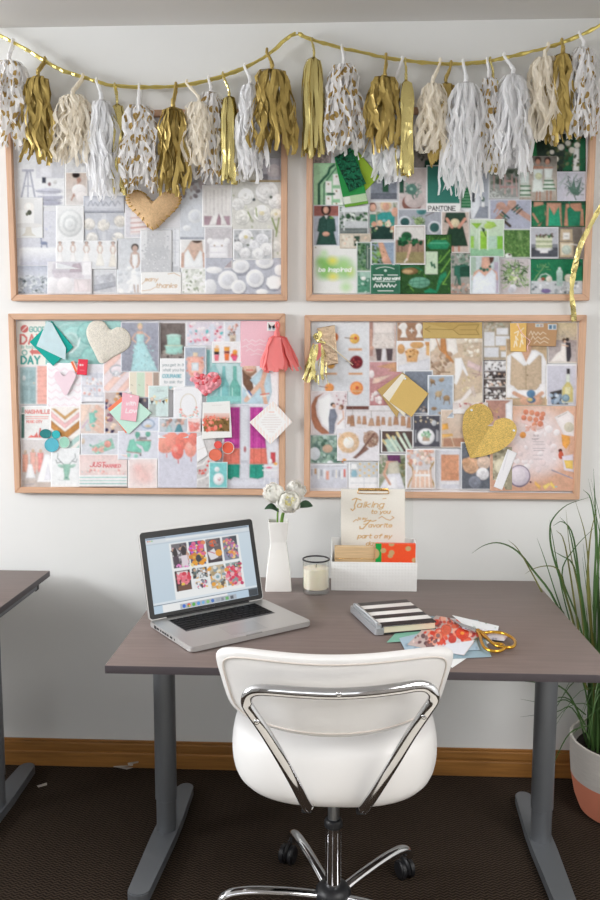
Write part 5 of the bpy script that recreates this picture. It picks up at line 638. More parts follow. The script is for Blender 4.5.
prints('''
photo_print|print|recipe page of orange and red cocktails seen from above|311.5 320.6 369.5 406.5|dcdee4|g e4e6ea dadce2 311 321 369 406;e eeb040 354.6 338.6 5 5;e f3c45c 354 338.6 3.8 4;e d9593a 355.6 338 1.6 1.6;l 8f6a5a .8 345 337.6 353 338.4;r dfa878 348.6 348 362 350.4;e 8c2f38 356.4 362 6.6 6.8;e 6f2330 356.4 362 5 5.2;b 91 8 353 358 360 366 .7 1.3 b84a4a,a33a40;l 9a7a6a .8 346 361 352 362;r dfa878 348.6 372.4 362.6 374.6;e f09048 356.6 388 6.6 6.8;e f4a45a 356.6 388 5 5;e dc5a3a 357 387.6 1.8 1.8;e ee9a4e 329.4 387.6 4.6 4.6;l 8f6a6a .8 319 386 327 387.4;r e0b088 324 372.4 337 374.6;e e8823e 336 337 2.4 4;e e8a848 331 364.6 4 4;l e7c0a0 .7 349 391 362 391
photo_print|print|white lace skirt and dark stockings|368.8 320.8 396.5 361.5|cbb9b4|r b98f84 369 322 373 356;r d7c9c4 373 322 396 334;p e6ddd8 373.4 322 394 322 392.6 334 374.6 334;p ddd3cd 373.6 333 394.4 333 395 348.6 371.6 348.6;b 92 60 373 334 394 348 .5 1 ebe3de,cfc3bc,e2d8d2;l d3a692 2 371 330 371 348;l d3a692 2 396 326 396 347;e d3a692 372 348 2 2;p 5c4e52 375.6 348.6 382 348.6 381 361 377 361;p 5c4e52 386 348.6 393 348.6 392 361 387.4 361;p e3e0e4 382.6 348.6 385.6 348.6 386.6 361 381.4 361;w e6e2e2 .4
photo_print|print|ice cream cones on dusty pink|369 361.3 402.5 408.4|c98f92|g cf9a9c c28486 369 361 402 408;p d6a27a 377 366.6 396 361.8 396.4 369.6;p e6c9b8 373.6 378 392 374.6 376 384 372 384;p c99a74 388 371 402 364 400 372;b 93 12 371 392 380 404 1.4 2.4 e6dcdc,d8c4c4,f0e6e6;e ece4e4 371.6 374 2.6 4;l b5767c .8 372 384 400 380;w dfd6d6 .5
photo_print|print|two white silhouettes and a plus on kraft brown|396.8 321.8 424 341.5|b08668|e f1eeea 403.4 326.4 3.8 4;e f1eeea 400.6 327 2.2 2;p f1eeea 401.4 329 406 329 405.6 333 407.4 337.4 400 337.4 402 333;l f1eeea 1 409.6 330.6 413.6 330.6;l f1eeea 1 411.6 328.6 411.6 332.6;e f1eeea 419 327 3.4 3.8;p f1eeea 416.6 329 421 329 420.6 332.6 423 337.4 415.6 337.4 417.6 333;w d8c8bc .5
photo_print|print|golden muffins on a white tray|396.6 341 430.5 371.8|e3dfdf|p dcdce2 398 366 430 358 430 371 398 371;r efeef0 397 342 430 348;e d9a468 401 349 4 5;e dba86a 417 345 7 3.6;e d79a5a 428 342.6 3 4;p e8b878 426 346 430 345 430 356 426 355;p dfab70 405.6 352 418.6 352 417 362 407 362;e e9b97a 412 352.6 7 4.4;b 94 10 406 349.6 418 355 .6 1.2 c88a48,a86a38,f0cf98;e 8a5a38 410 356.6 1.3 1;w f0eff0 .6
photo_print|print|tan, white and satin heels tumbled together|429.8 337.6 482.8 405.6|e0d2c0|p cdb8a0 430 346 482 342 482 392 440 405 430 405;p efe9e2 430 338 441 338 434 350 430 352;p c98a50 440.6 338 445.6 338 447 351 454 361.6 452.6 364 444.6 358 440.2 350;l c98a50 1 436 338 440 350;p ece6e0 447 338 456 338 458 352 452 356 447 350;b 95 34 431 353 451 376 1.4 3.2 b89a82,d8c4b2,a5876e,cdb49e;l 8a6a52 .8 432 366 440 372 450 372;p f5f3f2 454.6 358 461.6 357.4 464 364 460.4 376 456.6 385 453.4 383 455 372;p f1eff0 461 360 465 366 468.4 375.4 466.4 375.6 461.6 367;p dcc4c4 468 359.6 475 363.4 482 366.6 482 372.4 474 369.4 467 366;l b08f8c .9 472 373 482 375;l b08f8c .9 470 379 479 375 481.6 362;b 96 26 464 339 478 356 1.2 2.4 e6dccc,d3c4ac,efe8dc,c5b294;b 97 22 462 377 475 391 .8 1.6 dcc9a0,e9dcc0,c8b48c;p f1eae6 451 403 461 399 469 389 474 386 474 390 467 398 460 404;p d9c8be 470 388 474 385 476 396 474 397;w e3dcd4 .4
kraft_envelope|envelope|long mustard kraft envelope printed with an arrow|422.8 322.2 482.3 338.4|cdaf68|p c4a45c 424 322.6 481 322.6 453 330;l 8f7638 .5 425 329 452 329.6;l 8f7638 .5 425 329 430 326.6;l 8f7638 .5 425 329 430 331.6;p c6a660 453 329.6 459 325 479 324.6 479 334.6 459 334.6;l 8f7638 .5 453 329.6 459 325 479 324.6 476 329.6 479 334.6 459 334.6 453 329.6;l 8f7638 .4 460 329.8 476 329.8
photo_print|print|pale cards pinned on a beige wall|482.8 321.2 511 361|b3a48e|b 98 16 485 322 508 331 1 2 8f8f78,c8c4b8,a8b0a0;r dfe0e4 484 332 494.6 346;r e3e4e8 496.6 328 508 334.6;r e1e3e8 495.6 336 509.6 345.4;r dcdee4 484 347.4 498.6 357;r d9b890 500 346 508 350;r e3e4e8 501 351.6 510 357;w d8d3ca .5
photo_print|print|shop shelves stacked with boxes and jars|483.8 360 507.8 401.8|5f5553|r e4e3e6 484.6 361 507 370;l d6d4d6 .8 484 370.6 507 370.6;l d8d3d0 .8 484 378.6 507 378.6;l d8d3d0 .8 484 386.4 507 386.4;l d8d3d0 .8 484 394 507 394;b 99 24 485 362 507 369 .9 1.6 6f6a70,bfb9b8,f2f2f2,403a3c;b 100 24 485 373 507 378 1 1.6 efeef0,c9a890,dcd9d8,2f2a2c;b 101 24 485 381 507 386 1 1.6 e6e4e4,dcbca8,f2f2f2,332e30;b 102 24 485 389 507 394 1 1.6 efeef0,d8d3d0,3a3436;b 103 20 485 396 507 401 1 1.6 e6e4e4,b89a88,f2f2f2
photo_print|print|boy in a linen waistcoat holding a blue ring box|505.8 338.5 547.2 406|c8ad8a|r bb9f7c 506 339 547 350;p e9e8ea 507 356 515 351 520 350 536 350 543 354 546.6 362 546 395 536 398 512 398 506 395;p d3a487 521 339 533 339 531 352 526 362 521.6 352;p c7b095 511 355 519 351.6 526 366 534 351.6 541.6 356 541.6 384 536 390 518 390 510 384;l a8906f .7 526 366 526 389;e 8a7458 527.4 375 .8 .8;p f1f0f2 511 355 516 350 521 352 526 364 524 366;p f1f0f2 540 354 535 350 531 352 526.6 363 529 365;p eceaec 506 384 514 386 518 394 509 398 506 397;p eceaec 546 382 540 384 537 392 543 398 546 396;l d9a88c 4 514 393 526 399;l d9a88c 4 542 393 534 399;p c4a888 510 398 545 398 545 405 510 405;e d9a88c 526 401 6 4;e d9a88c 537 401 5 4;e 5b84a8 531 393.6 4.4 4;e 4a6f94 531.4 400 4.4 3;e d6c27a 530 399.6 2.6 1.8;w dcd3c6 .4
photo_print|print|bride and groom embracing before a bare hedge|547.3 321.6 578 363.5|c9b79c|g d6c39c b8a89c 548 322 577 350;g a89a98 c6bcbc 548 340 577 362;k 104 60 548 332 577 352 .4 .7 8f8078,b8aca4,9a8c88;e 5a3f30 564 340 1.8 2;e e3bfa4 565 341.6 1.2 1.4;e 3c2f2a 567.4 339.4 1.9 2;p 3f3a42 565.6 342 570.6 342.6 571.4 356 569.6 361.6 566.4 361.6 566 352;p f2ebe6 561.4 343.6 565.6 343.6 566 352 566.6 362 550 362 556 354 561 350;l e0b89c 1 562 345 568 346;w e9e6e2 .8
photo_print|print|champagne bottle in a blue ice bucket|546.4 364.6 577.2 405.8|cdccd9|g d4d3e0 c6c5d3 547 365 577 405;p 4a4440 550 392 568 388 568 405 552 405;b 105 24 551 394 568 403 1.2 2.4 a9bcd0,d6e0ea,8097b2;p d9e0d8 566 374 570 374 570 382 573.4 388 573.4 403 562 403 562 388 566 382;p d3c47a 566.6 382 569.6 382 573 388 573 402 562.4 402 562.4 388;p e3ddb0 565 387 570.6 387 570 394 565 394;p 3a3438 566.6 368.6 570 368.6 570 374 566.6 374;e 6f8fa4 565.8 398 3.8 3.8;e 93afc0 565.8 398 2.4 2.4;w ecebf0 .9
photo_print|print|plain slate blue print behind the gold paint chips|403.8 370.2 433 414|7f8794|g 868e9c 6f7784 404 370 433 414;b 106 10 418 406 432 413 1.2 2.4 b8a090,5a5250,d8c8bc;w e9ebef .9
photo_print|print|tiny gilded animal figures on pale blue|427.6 375 453.8 418|aab8c8|e 9d7f5c 432.6 381.6 2.6 2.2;e a88a64 441.4 380 2.6 2;e c3aa84 438.6 394 3.6 3.2;e a98c66 446.6 398 3.4 3;e 9d7f5c 434 408.6 3 1.8;e b0936c 441.6 413 3.6 1.6;l 8a6e50 1 431.6 382 431 386;l 8a6e50 1 434 382.6 435.4 385;l 8a6e50 .9 436 396 435.4 399;l 8a6e50 .9 440 396 440.4 399.6;l 8a6e50 .9 444.6 400 443.6 404;l 8a6e50 .9 449 400 449.6 404;l c3aa84 1 440.6 392 443 389.6;e b59872 443 378.6 1.4 1.2;e b59872 431 379.6 1.2 1.2;w e6ebf1 1.1
photo_print|print|couple beside a giant copper crescent moon|310.4 391 347.6 434.8|e6dde0|p b97a5c 324 392.6 318 398 315.6 406 317 416 322 426 331 434 322 434.4 314.6 428 311 418 310.8 406 315 397;p f2f0f3 318 400 330 392.6 334 400 332 420 331 432 322 424 317.6 412;e 3d2c28 332.8 404.6 2.4 2;e d8ab92 334 406 1.8 2;p 7f8494 330 409 335 408.6 337.6 416 335 424 334.6 434 329 434 328.6 418;e 8a5a44 341.6 407 2.4 2.8;e e0b8a2 340 408 1.4 1.8;p f0edef 339 414 343 413 344 420 347 434 333.6 434 337 424;l deb49c 1.4 343 411 343.6 418 338 424;b 107 10 336 394 347 404 .7 1.2 c9929a,a9747c;w efeaec .4
photo_print|print|row of kraft paper bells strung on a line|346 405.5 411 430.8|e0dcdf|r 6f443c 346 406 369 409.6;l a89c94 .4 346 411 411 411;p bb8f70 347.6 416 350.6 416 351.6 424 346.8 424;p b08263 350.8 415 354 415 355 426.4 350 426.4;p c39a7c 357.6 416 360.4 416 361.4 424 356.6 424;p b98a6a 363 416 366 416 367 424.6 362 424.6;p c39c80 370 418 373 418 375 426 367.8 426;p c0906e 376.6 416 379.6 416 380.6 426 375.6 426;p bb8d6e 381.8 417 385 417 385.6 425 381 425;p c6a184 388.6 417 391.4 417 392 426 387.6 426;p ba8a68 394.4 416 398 416 399 425 393 425;p c2946f 401 416 405 416 406 426 400.6 426;p b98a6a 407.6 417 410.6 417 411 428 406.4 428;l 8f8078 .4 352.6 407 352.4 415;l 8f8078 .4 371.6 411 371.4 418;l 8f8078 .4 396 411 396 416
photo_print|print|paper lanterns hanging in a garden|310 435 343.8 463.6|7f9a90|b 108 90 310 435 343 463 1.4 3 5f8478,8fb09c,4f7060,b9cfc8,a3bfb0,6f8f88;e dfe6ee 314.6 453.6 5.6 6.4;e d3b096 327.6 448.6 5 4;e b08a74 343 457.6 4 4;e e8703a 344 461 2.2 2;e e6eaee 330 462.6 3 2;w dfe6e8 .4
photo_print|print|cream rosette badge and a beaded paddle brush|337 428.5 379.6 461|e6e3e8|e e3bf98 348.4 442.4 10.8 10.6;k 109 80 339 433 358 452 .4 .6 f0dcc4,d3a880,ecc8a4;e f4efe8 348.6 442.6 5.4 5.6;l e3cfae .7 347 437 350 440;p 8f6a5e 366 446 369 449 356 458.6 352.6 457.6;e a88674 371 439 7.8 8.4;b 110 60 364.6 431.6 377.4 446.6 .6 1 d3bca8,8a6658,c0a08c,b08c78;l 7f5a50 2 374 434 358 455;e e0a050 344.4 460 2 1.6
photo_print|print|pale mint feathers dipped in gold|381 430 413.5 452.8|5f4d48|p a9c4b8 384 440 396 436 398 452 388 452;l c8dccc 2.6 383.6 441 392 451.6;l d6e6d4 2.6 388 436 398 451;l c3dacb 2.6 393 437 402 451;l dbe9d8 2.6 397.6 433.6 408 451;l cfe2d2 2.4 404 434 412 450;l e0c88a 2 382.8 440 385.6 443.6;l e0c88a 2 387 434.8 389.6 438.6;l dcc482 1.8 393 436.4 394.4 439;l e3cc90 2 397 432.6 399 436.4;w eae9ea .9
photo_print|print|white plate with a green succulent on black cloth|413 415 440.6 447.6|55555f|e dfdfe4 426 436.6 8.6 8.2;e f0f0f3 426 436.4 7.6 7;p c0a58c 422.6 436 429.6 436 429.6 441 422.6 441;b 111 16 422 431 430 437 .9 1.6 7fb08c,5f9a78,a3cfa8;l d0d2d8 .7 415.6 430.6 415.6 442;l d0d2d8 .7 436.6 430 436.6 441;l d0d2d8 .7 438 430.6 438 441;b 112 12 414 417 439 424 .6 1 e6d8b8,f2ead8,dcc49a;e c3c6cc 434 423 2.4 2.8;w e6e6ea .4
photo_print|print|peach room with yellow chairs over wooden boards|440.8 409.5 467 447.8|d6bfac|g dcc8b6 d3bba8 441 410 467 438;r b98a70 441 438 467 447;p edaf4c 442 424 447.6 423 448.6 429 442 430;p e8b560 442 434 452.6 433.6 453 436 442 438;l e3cdb0 .8 451 436 454 446;l e3cdb0 .8 443 437 442.6 446;s e6d8c8 460 420 4 6 .6;w e8dfd6 .6
photo_print|print|garland of dangling white and orange paper tags|309.8 464 347.8 489|d8dae4|g dcdee8 d0d2de 310 464 347 488;l b3b3bc .4 310 467 347 466;r b0b0bc 311 469 312.6 475.6;r d3a878 314.4 468.6 316.6 474;r eceef2 317.6 469 319.6 479;r a9adb8 320.4 469.6 322.6 476;r e3a490 326 471 329 479.6;r ecedf2 323.6 469 325.4 478;r b9bcc8 331.6 470 334.6 477;r ece6dc 335.6 470 337 478;r a7aab8 338.6 470 340 477;r e07868 343.6 469 345.6 477;r eef0f3 341 469.6 342.6 479;w ebebef .5
photo_print|print|blue lamp before gold spotted wallpaper|349 461 378.8 489|d6d8dc|k 0 0 0 0 0 0 1 1 fff;r cdd0d4 350 462 377 477;b 113 0 0 0 0 0 1 1 ffffff;e ecc867 360 464 1 1;e ecc867 364.6 466.6 1 1;e ecc867 360 470 1 1;e ecc867 364.6 473 1 1;e ecc867 369 464 1 1;e ecc867 369 470 1 1;e ecc867 373.6 466.6 1 1;e ecc867 373.6 473 1 1;e ecc867 360 475.6 1 1;e ecc867 369 475.6 1 1;e ecc867 377 464 1 1;e ecc867 377 470 1 1;p f3f4f6 351.6 463.6 356.6 463.6 358 469 350.6 469;p 93bfd0 352.4 470 356 470 357.4 474 356.4 477 352 477 351 474;r f1f1f4 350 477.4 378 489;l d0d3da .7 350 483 378 483;l d0d3da .7 364 478 364 488;w f2f3f5 .9
photo_print|print|woman in sheer top and white skirt, seen without her head|378 453.8 406.4 489.8|9aa08a|b 114 20 379 455 386 476 1.4 2.6 b9b0a8,7f9070,c8c4b4;b 115 20 398 458 405 486 1.4 2.6 86795a,a09060,6f7a5a;p 6f3f6a 387 454.6 400 454.6 401 463 396 462 388 462;p d9ae98 386 461 398 461 398 468 386 468;p c9c4b4 388 463 397.6 461 400 474 388 475;p dfdfe8 388 474 400 473 405 489 379 489;p ececf2 390 476 396 476 398 489 386 489;l d6a58e 2.6 388 462 384 474 390 484;w eeeef0 .9
photo_print|print|gilded mirror frame with white candlesticks and blush flowers|405.7 448.8 435.6 489.4|d8d3d6|b 116 46 407 450 434 464 1.2 2.6 e6b8a4,f1d6c8,d89a84,f4e6dc,c9b4a0;l bb9658 1.6 408.6 463 412.6 468 413.4 475 410 481 408 487;l bb9658 1.6 434 462 430.6 468 430 476 433 482 434.6 487;p e3bfa8 413 470 431 470 433 488 411 488;l f6f4f4 .9 416.4 470 415.6 487;l f6f4f4 .9 420 472 420 487;l f6f4f4 .9 425 472 425 487;l f6f4f4 .9 428.6 470 429.4 487;r f2efef 414.6 474 430 476.4;r f2efef 416 466 418 472;w f0eff1 .9
photo_print|print|plain copper square over a white table print|435.7 449.4 461.6 489.6|dfe0e8|r dfa07c 441 454.6 459 480.6;b 117 60 441.6 455 458.6 480 .4 .8 e4a986,d89670;r d39470 450 473 459 480;r e9e7ea 441.6 482 459.6 484;r d0d2dc 442 484.6 459 489;w e9eaf0 1
photo_print|print|three paper pompoms on a slate ground|460.8 442 493 489.8|6f747e|g 767b85 636872 461 442 493 489;f e3b591 471 465 8.6;f ecd0bc 484 462 7;f d8a680 466 462 4;f eeecf0 482.6 473.6 6.4;f 8d92a0 474.8 482 6.4;w e6e8ec .7
photo_print|print|flour strewn baking table with eggs and a bowl|489.8 406 576 491|dfb098|g e2b69c d9a68a 490 406 576 491;s e9d8d8 535 444 20 24 .95;s ece0e2 542 428 18 14 .9;s e9dadc 528 462 17 12 .9;s eddfe2 548 455 14 14 .9;s ecdfe2 519 436 8 10 .8;b 119 30 515 424 560 470 1.5 4 efe4e6,e6d3d4,f3eaec;p e9c9c4 521 418 544 424 544 428 538 430 520 422;e dc8768 526 412 2.7 2.7;e e29572 532 412.6 2.7 2.7;e dc8768 537.4 414 2.7 2.7;e e08f6c 543 414 2.6 2.6;e dc8768 524 417.6 2.7 2.7;e e29572 530 418.6 2.7 2.7;e de8a6a 536 419.6 2.7 2.7;e dc8768 541.6 418 2.6 2.6;e e29572 534.6 424.6 2.6 2.6;e dc8768 540.4 423.6 3 3;e eda04c 523 434.8 3.2 3.2;b 120 16 524 426 536 431 1 2 e9b8a8,dfa898;p ece4e4 554.6 417 568 410.4 574 416 574 436 564 435;e d3cbb8 569 427 5 5;l b5a8a0 .5 558 417 567 412.6;p f0a84a 561.4 434 570 436 570 443 566 449 562.4 445;e 6a3028 560.4 450.4 2 2;e c8583c 561 455 2.6 4;p dcd3e0 562 456 573 454 574 472 564 470;p ecc860 564 460 573 460 573 469 566 468;l a79aa8 1.4 552 470 572 478;e 8d7f94 519.4 476 11 11.2;e d9cdda 519.4 475.6 9.8 9.8;e e3d9e2 518.6 474.6 7 7;p eebc62 535 481 541 486 539.6 489.6 534.6 484;p f3d878 542.6 486 549 482.6 550 485 545 489.6;p f1cf6a 551 481 555.6 487 553.6 489 550 484;e 6a4450 530.6 482 1 1;e 8ac0c8 556 486.6 1.2 .7;t b5a4aa .35 1.6 533 436 flour .1;t b5a4aa .35 1.6 532 439.4 sugar .1;l b9aab0 .5 533 441.6 544 441.6;l b9aab0 .5 533 444 545 444;l b9aab0 .5 533 448 545 448;l b9aab0 .5 534 450.4 544 450.4;l b9aab0 .5 533 455 543 455;l b9aab0 .5 534 459 542 459;w dcb8a4 .4
photo_print|print|bare neck with a fine gold necklace|485 399.4 512.6 426|c49c8c|p b88a7c 486 400 512 400 506 416 498 420 490 414;p e6e6ea 505.6 404 511.6 400 518 422 506 422;l d6b070 .5 489 407 494 411.6 499 408;e d8b878 497 412 .9 .9;e 50606a 498.6 417 1 1;w e6e2e2 .6
photo_print|print|white boxes with pink trim peeking above the glitter heart|452.8 402.6 488 414|e3d8d4|b 118 20 454 403 486 410 1 2 c99a8c,efe9e6,b86a64,dcd0c8;r f0edec 453 409 487 413.6
photo_print|print|oyster shells and linen, half under the torn white paper|492.8 447 512 489.8|a8a088|b 121 60 493 448 508 489 .9 2 8f8870,c8c0a4,6f6a54,d8d0b8;e d6cdb0 500 466 6 7.4;e e3dcc4 500 466 4.4 5.6
torn_paper|paper|strip of torn white paper beside the glitter heart|507.6 449 516 452 512.4 464 501.6 490 494 487 501 472|f2f1f4|l d8d6dc .5 508 452 503 470
'''.replace('507.6 449 516 452 512.4 464 501.6 490 494 487 501 472', '507.6 449 517 453 502 490 493.6 486.6').replace('k 0 0 0 0 0 0 1 1 fff;', '').replace('b 113 0 0 0 0 0 1 1 ffffff;', ''), 'pictures pinned on the warm board', fade=.10)
# ---------------------------------------------------------------- keepsakes pinned over the prints
G_PIN = 'keepsakes pinned over the pictures'
M_tissue_w = tissue_mat('white_tissue_paper', 'fafafb', 0.7, 0, 0.42)
M_tissue_i = tissue_mat('ivory_tissue_paper', 'fbf4e6', 0.7, 0, 0.42)
M_tissue_d = tissue_mat('gold_dotted_tissue_paper', 'f9f8f8', 0.7, 0, 0.36, dots='b89a5a')
M_gold_t = tissue_mat('antique_gold_tissue', 'b39a55', 0.42, 0.4, 0.0)
M_mylar = tissue_mat('pale_gold_mylar', 'e0d08a', 0.24, 0.8, 0.0)
M_cord = tissue_mat('gold_tinsel', 'ead67c', 0.28, 0.8, 0.0)
M_coral = tissue_mat('coral_tissue_paper', 'ff9896', 0.6, 0, 0.35)
M_steel = mat('brushed_pin_steel', 'c8c8c8', 0.3, 0.9)
def plate(name, label, cat, pts, mat_, thick=0.001, lift=0.0, group=G_PIN, bend=None, smooth=False, step=1):
    l = next_layer(pts, step); Y = Y0 - 0.0008 * l - lift
    bm = bmesh.new(); P = [at_y(x, y, Y) for x, y in pts]
    f = [bm.verts.new((p[0], p[1] - thick + (bend(*q) if bend else 0), p[2])) for p, q in zip(P, pts)]
    b = [bm.verts.new((p[0], p[1] + (bend(*q) if bend else 0), p[2])) for p, q in zip(P, pts)]
    n = len(f); bm.faces.new(f); bm.faces.new(b[::-1])
    for i in range(n): bm.faces.new((f[i], f[(i + 1) % n], b[(i + 1) % n], b[i]))
    o = from_bm(name, bm, mat_)
    tag(o, label, cat, group); return o, Y
def sheet_on(name, label, cat, px, bg, src, m=None, lift=0.0, cell=0.6, group=G_PIN, curl=0.002):
    s = Sheet(px, cell); s.img[:] = lin(bg); s.run(src); l = next_layer(px); Y = Y0 - 0.0008 * l - lift
    o = s.build(name, [at_y(x, y, Y) for x, y in px], m or M_card, lift=curl)
    return tag(o, label, cat, group)
def closed(pts, n=5):                      # closed smooth outline
    P = [np.array(p, float) for p in pts]; k = len(P); out = []
    for i in range(k):
        a, b, c, d = P[i - 1], P[i], P[(i + 1) % k], P[(i + 2) % k]
        for j in range(n):
            t = j / n
            out.append(tuple(0.5 * (2 * b + (c - a) * t + (2 * a - 5 * b + 4 * c - d) * t * t + (3 * b - a - 3 * c + d) * t ** 3)))
    return out
def puffy(name, pts, Y, h, mat_, parent=None, centre=None, pw=2.4):
    """a stuffed shape: outline at y = Y swelling towards the room by h"""
    c = centre or (sum(p[0] for p in pts) / len(pts), sum(p[1] for p in pts) / len(pts))
    vs, fs = [], []; n = len(pts)
    R = [1, .985, .95, .9, .78, .62, .42, .2]
    for s in R:
        hh = h * math.sqrt(max(0, 1 - s ** 2.4))
        for x, y in pts:
            p = at_y(c[0] + (x - c[0]) * s, c[1] + (y - c[1]) * s, Y); vs.append((p[0], Y - hh, p[2]))
    p = at_y(c[0], c[1], Y); vs.append((p[0], Y - h, p[2]))
    for i in range(len(R) - 1):
        for k in range(n):
            k2 = (k + 1) % n; fs.append((i * n + k, i * n + k2, (i + 1) * n + k2, (i + 1) * n + k))
    for k in range(n): fs.append(((len(R) - 1) * n + k, (len(R) - 1) * n + (k + 1) % n, len(vs) - 1))
    fs.append(tuple(reversed(range(n))))
    bm = bmesh.new(); me = bpy.data.meshes.new('t'); me.from_pydata(vs, [], fs); bm.from_mesh(me); bpy.data.meshes.remove(me)
    return from_bm(name, bm, mat_, parent, True)

# white board: stuffed burlap heart
M_burlap = mat('tan_burlap_felt', 'dcb98f', 0.95, noise=0.10, nscale=140, bump=0.5, bscale=420, spec=0.1)
hp = closed([(153, 230), (140, 218), (129, 207), (126, 199), (129, 192.5), (136, 190), (144, 193), (153, 201.5), (162, 193.5), (170, 190), (178, 191.5), (181.5, 198), (178, 207), (167, 218.5)], 5)
lv = next_layer(hp, 2)
burlap = thing('stuffed_heart', 'tan burlap stuffed heart with mustard whip stitching', 'heart', at_y(153, 209, -0.014), 0, G_PIN)
def into(o, root):                         # parent a world-space mesh to a thing, moving its vertices into the thing's frame
    o.parent = root; o.data.transform(Matrix.Translation(root.location).inverted()); return o
into(puffy('heart_body', hp, -0.014, 0.017, M_burlap, None, (153, 207)), burlap)
M_must = mat('mustard_wool', 'c09a30', 0.7)
st = []
for i in range(0, len(hp), 2):
    x, y = hp[i]; cx, cy = 153, 207
    q = np.array([cx - x, cy - y]); q /= np.linalg.norm(q); t = np.array([q[1], -q[0]])
    a, b = np.array([x, y]) - q * .5, np.array([x, y]) + q * 3.2 + t * 1.4
    st.append([at_y(*a, -0.0155), at_y(*((a + b) / 2), -0.0245), at_y(*b, -0.0262)])
into(tubes('stitching', st, 0.0014, M_must), burlap)

# green board: fabric and paper swatches
sheet_on('paper_swatch', 'lime green paper square behind the green cloth swatch', 'swatch', [(358.7, 152), (379.5, 176.6), (363.5, 193), (344, 168)], '96b53c', 'n .06', lift=0.001)
sheet_on('cloth_swatch', 'green ribbon swatch ending in a white gingham band', 'swatch', [(334.5, 158), (355.5, 148), (368.4, 203.6), (345, 207.6)], '2f8f4a', 'p e6e8e2 340.6 197.6 366 193.4 368 202 342.6 206;p b9d3ac 349.6 196 366 193.4 367.4 200 351 203;p dfe6da 342 198 349.4 196.6 351 203 344 204.6;p 6fa440 343.6 204.6 368 200.4 369 205 344 209;n .08', lift=0.002)
def sequin_mat(name, col):
    m = mat(name, col, 0.25, 0.6); N, L = m.node_tree.nodes, m.node_tree.links; b = N['Principled BSDF']
    tc = N.new('ShaderNodeTexCoord'); v = N.new('ShaderNodeTexVoronoi'); v.inputs['Scale'].default_value = 190
    L.new(tc.outputs['Object'], v.inputs['Vector'])
    r = N.new('ShaderNodeValToRGB'); c = lin(col); r.color_ramp.elements[0].color = (*[k * .25 for k in c], 1); r.color_ramp.elements[1].color = (*[min(1, k * 2.6) for k in c], 1)
    sp = N.new('ShaderNodeSeparateColor'); L.new(v.outputs['Color'], sp.inputs[0]); L.new(sp.outputs[0], r.inputs['Fac']); L.new(r.outputs['Color'], b.inputs['Base Color'])
    bp = N.new('ShaderNodeBump'); bp.inputs['Strength'].default_value = 1; bp.inputs['Distance'].default_value = 0.004
    L.new(sp.outputs[1], bp.inputs['Height']); L.new(bp.outputs[0], b.inputs['Normal'])
    return m
plate('sequin_swatch', 'dark green sequin fabric swatch pinned over green cloth', 'swatch', [(334.5, 157.5), (350.3, 147.5), (366, 183.6), (349.5, 192)], sequin_mat('green_sequins', '14543a'), 0.002, 0.002)

# pastel board
sheet_on('paper_square', 'turquoise paper square turned on its corner under a folded vellum', 'paper', [(51.6, 321), (73.5, 347), (53.3, 366), (29.6, 342)], '23a79b', 'n .05', lift=0.001)
o_, _ = plate('folded_vellum', 'pale blue translucent vellum folded over the turquoise square', 'paper', [(47, 321), (52, 323), (66, 348), (65.5, 360), (36.5, 346)], mat('pale_blue_vellum', 'c9dfe4', 0.35, noise=0.06, nscale=40), 0.001, 0.002)
M_cream = mat('cream_ruched_ribbon', 'e6dfd2', 0.8, noise=0.10, nscale=160, bump=1.0, bscale=260)
hp = closed([(101, 363.5), (94, 352), (88, 340), (86.3, 331), (90, 323), (97, 320.3), (104, 322), (110.5, 329.5), (117, 327), (124.5, 328.6), (130, 335), (131, 343), (126, 350), (114, 356.6)], 5)
cl = next_layer(hp, 3)
o_ = puffy('ruched_heart', hp, -0.0115, 0.0055, M_cream, None, (107, 340), 16); tag(o_, 'large cream heart covered in ruched ribbon', 'heart', G_PIN)
sheet_on('colour_swatch', 'narrow orange swatch slipped behind the red swatch', 'swatch', [(70.6, 362), (74, 360.6), (79, 371), (75.6, 372.6)], 'ee7a52', 'p f2d6c8 72.6 361 74 360.6 79 371 77.6 371.6', lift=0.001)
sheet_on('colour_swatch', 'small red swatch card with a tiny white mark', 'swatch', [(78.4, 359), (88, 359.6), (86.8, 375.2), (76.8, 374.4)], 'e8485a', 'e f8e8e8 80.4 365 1 .9;e f8e8e8 82.6 365 .8 .7;l f0a0a8 .4 80 370 84 370.4', lift=0.002)
hp = closed([(65.5, 395.5), (59.5, 386), (54.6, 378), (55.4, 372.6), (59, 371.4), (64, 376.4), (69, 371), (74, 371.6), (76, 376), (71, 386.6)], 5)
plate('paper_heart', 'pale pink paper heart on the white chevron card', 'heart', hp, mat('pale_pink_card', 'f0d8e1', 0.7), 0.0012, 0.002)
sheet_on('paper_square', 'coral paper square edging out behind the mint square', 'paper', [(126.6, 393), (148.6, 411), (126, 433.4), (107.8, 408.6)], 'f58a6a', 'n .04', lift=0.0)
sheet_on('paper_square', 'mint paper square set on its corner beneath a pink tag', 'paper', [(130, 394.6), (151.6, 413), (128.8, 434.4), (109.4, 412)], 'c9ecdc', 'n .03', lift=0.001)
sheet_on('gift_tag', 'pink gift tag with white handwriting over the mint square', 'tag', [(122.4, 392.4), (139.4, 396), (136.2, 421.8), (120.6, 419.6)], 'f4bcc8', 't fdf0f2 .8 3.4 126 405 with .25;t fdf0f2 .9 4 125.6 412.6 Love .25;e fbe6ea 131 396.4 1 1', lift=0.002)
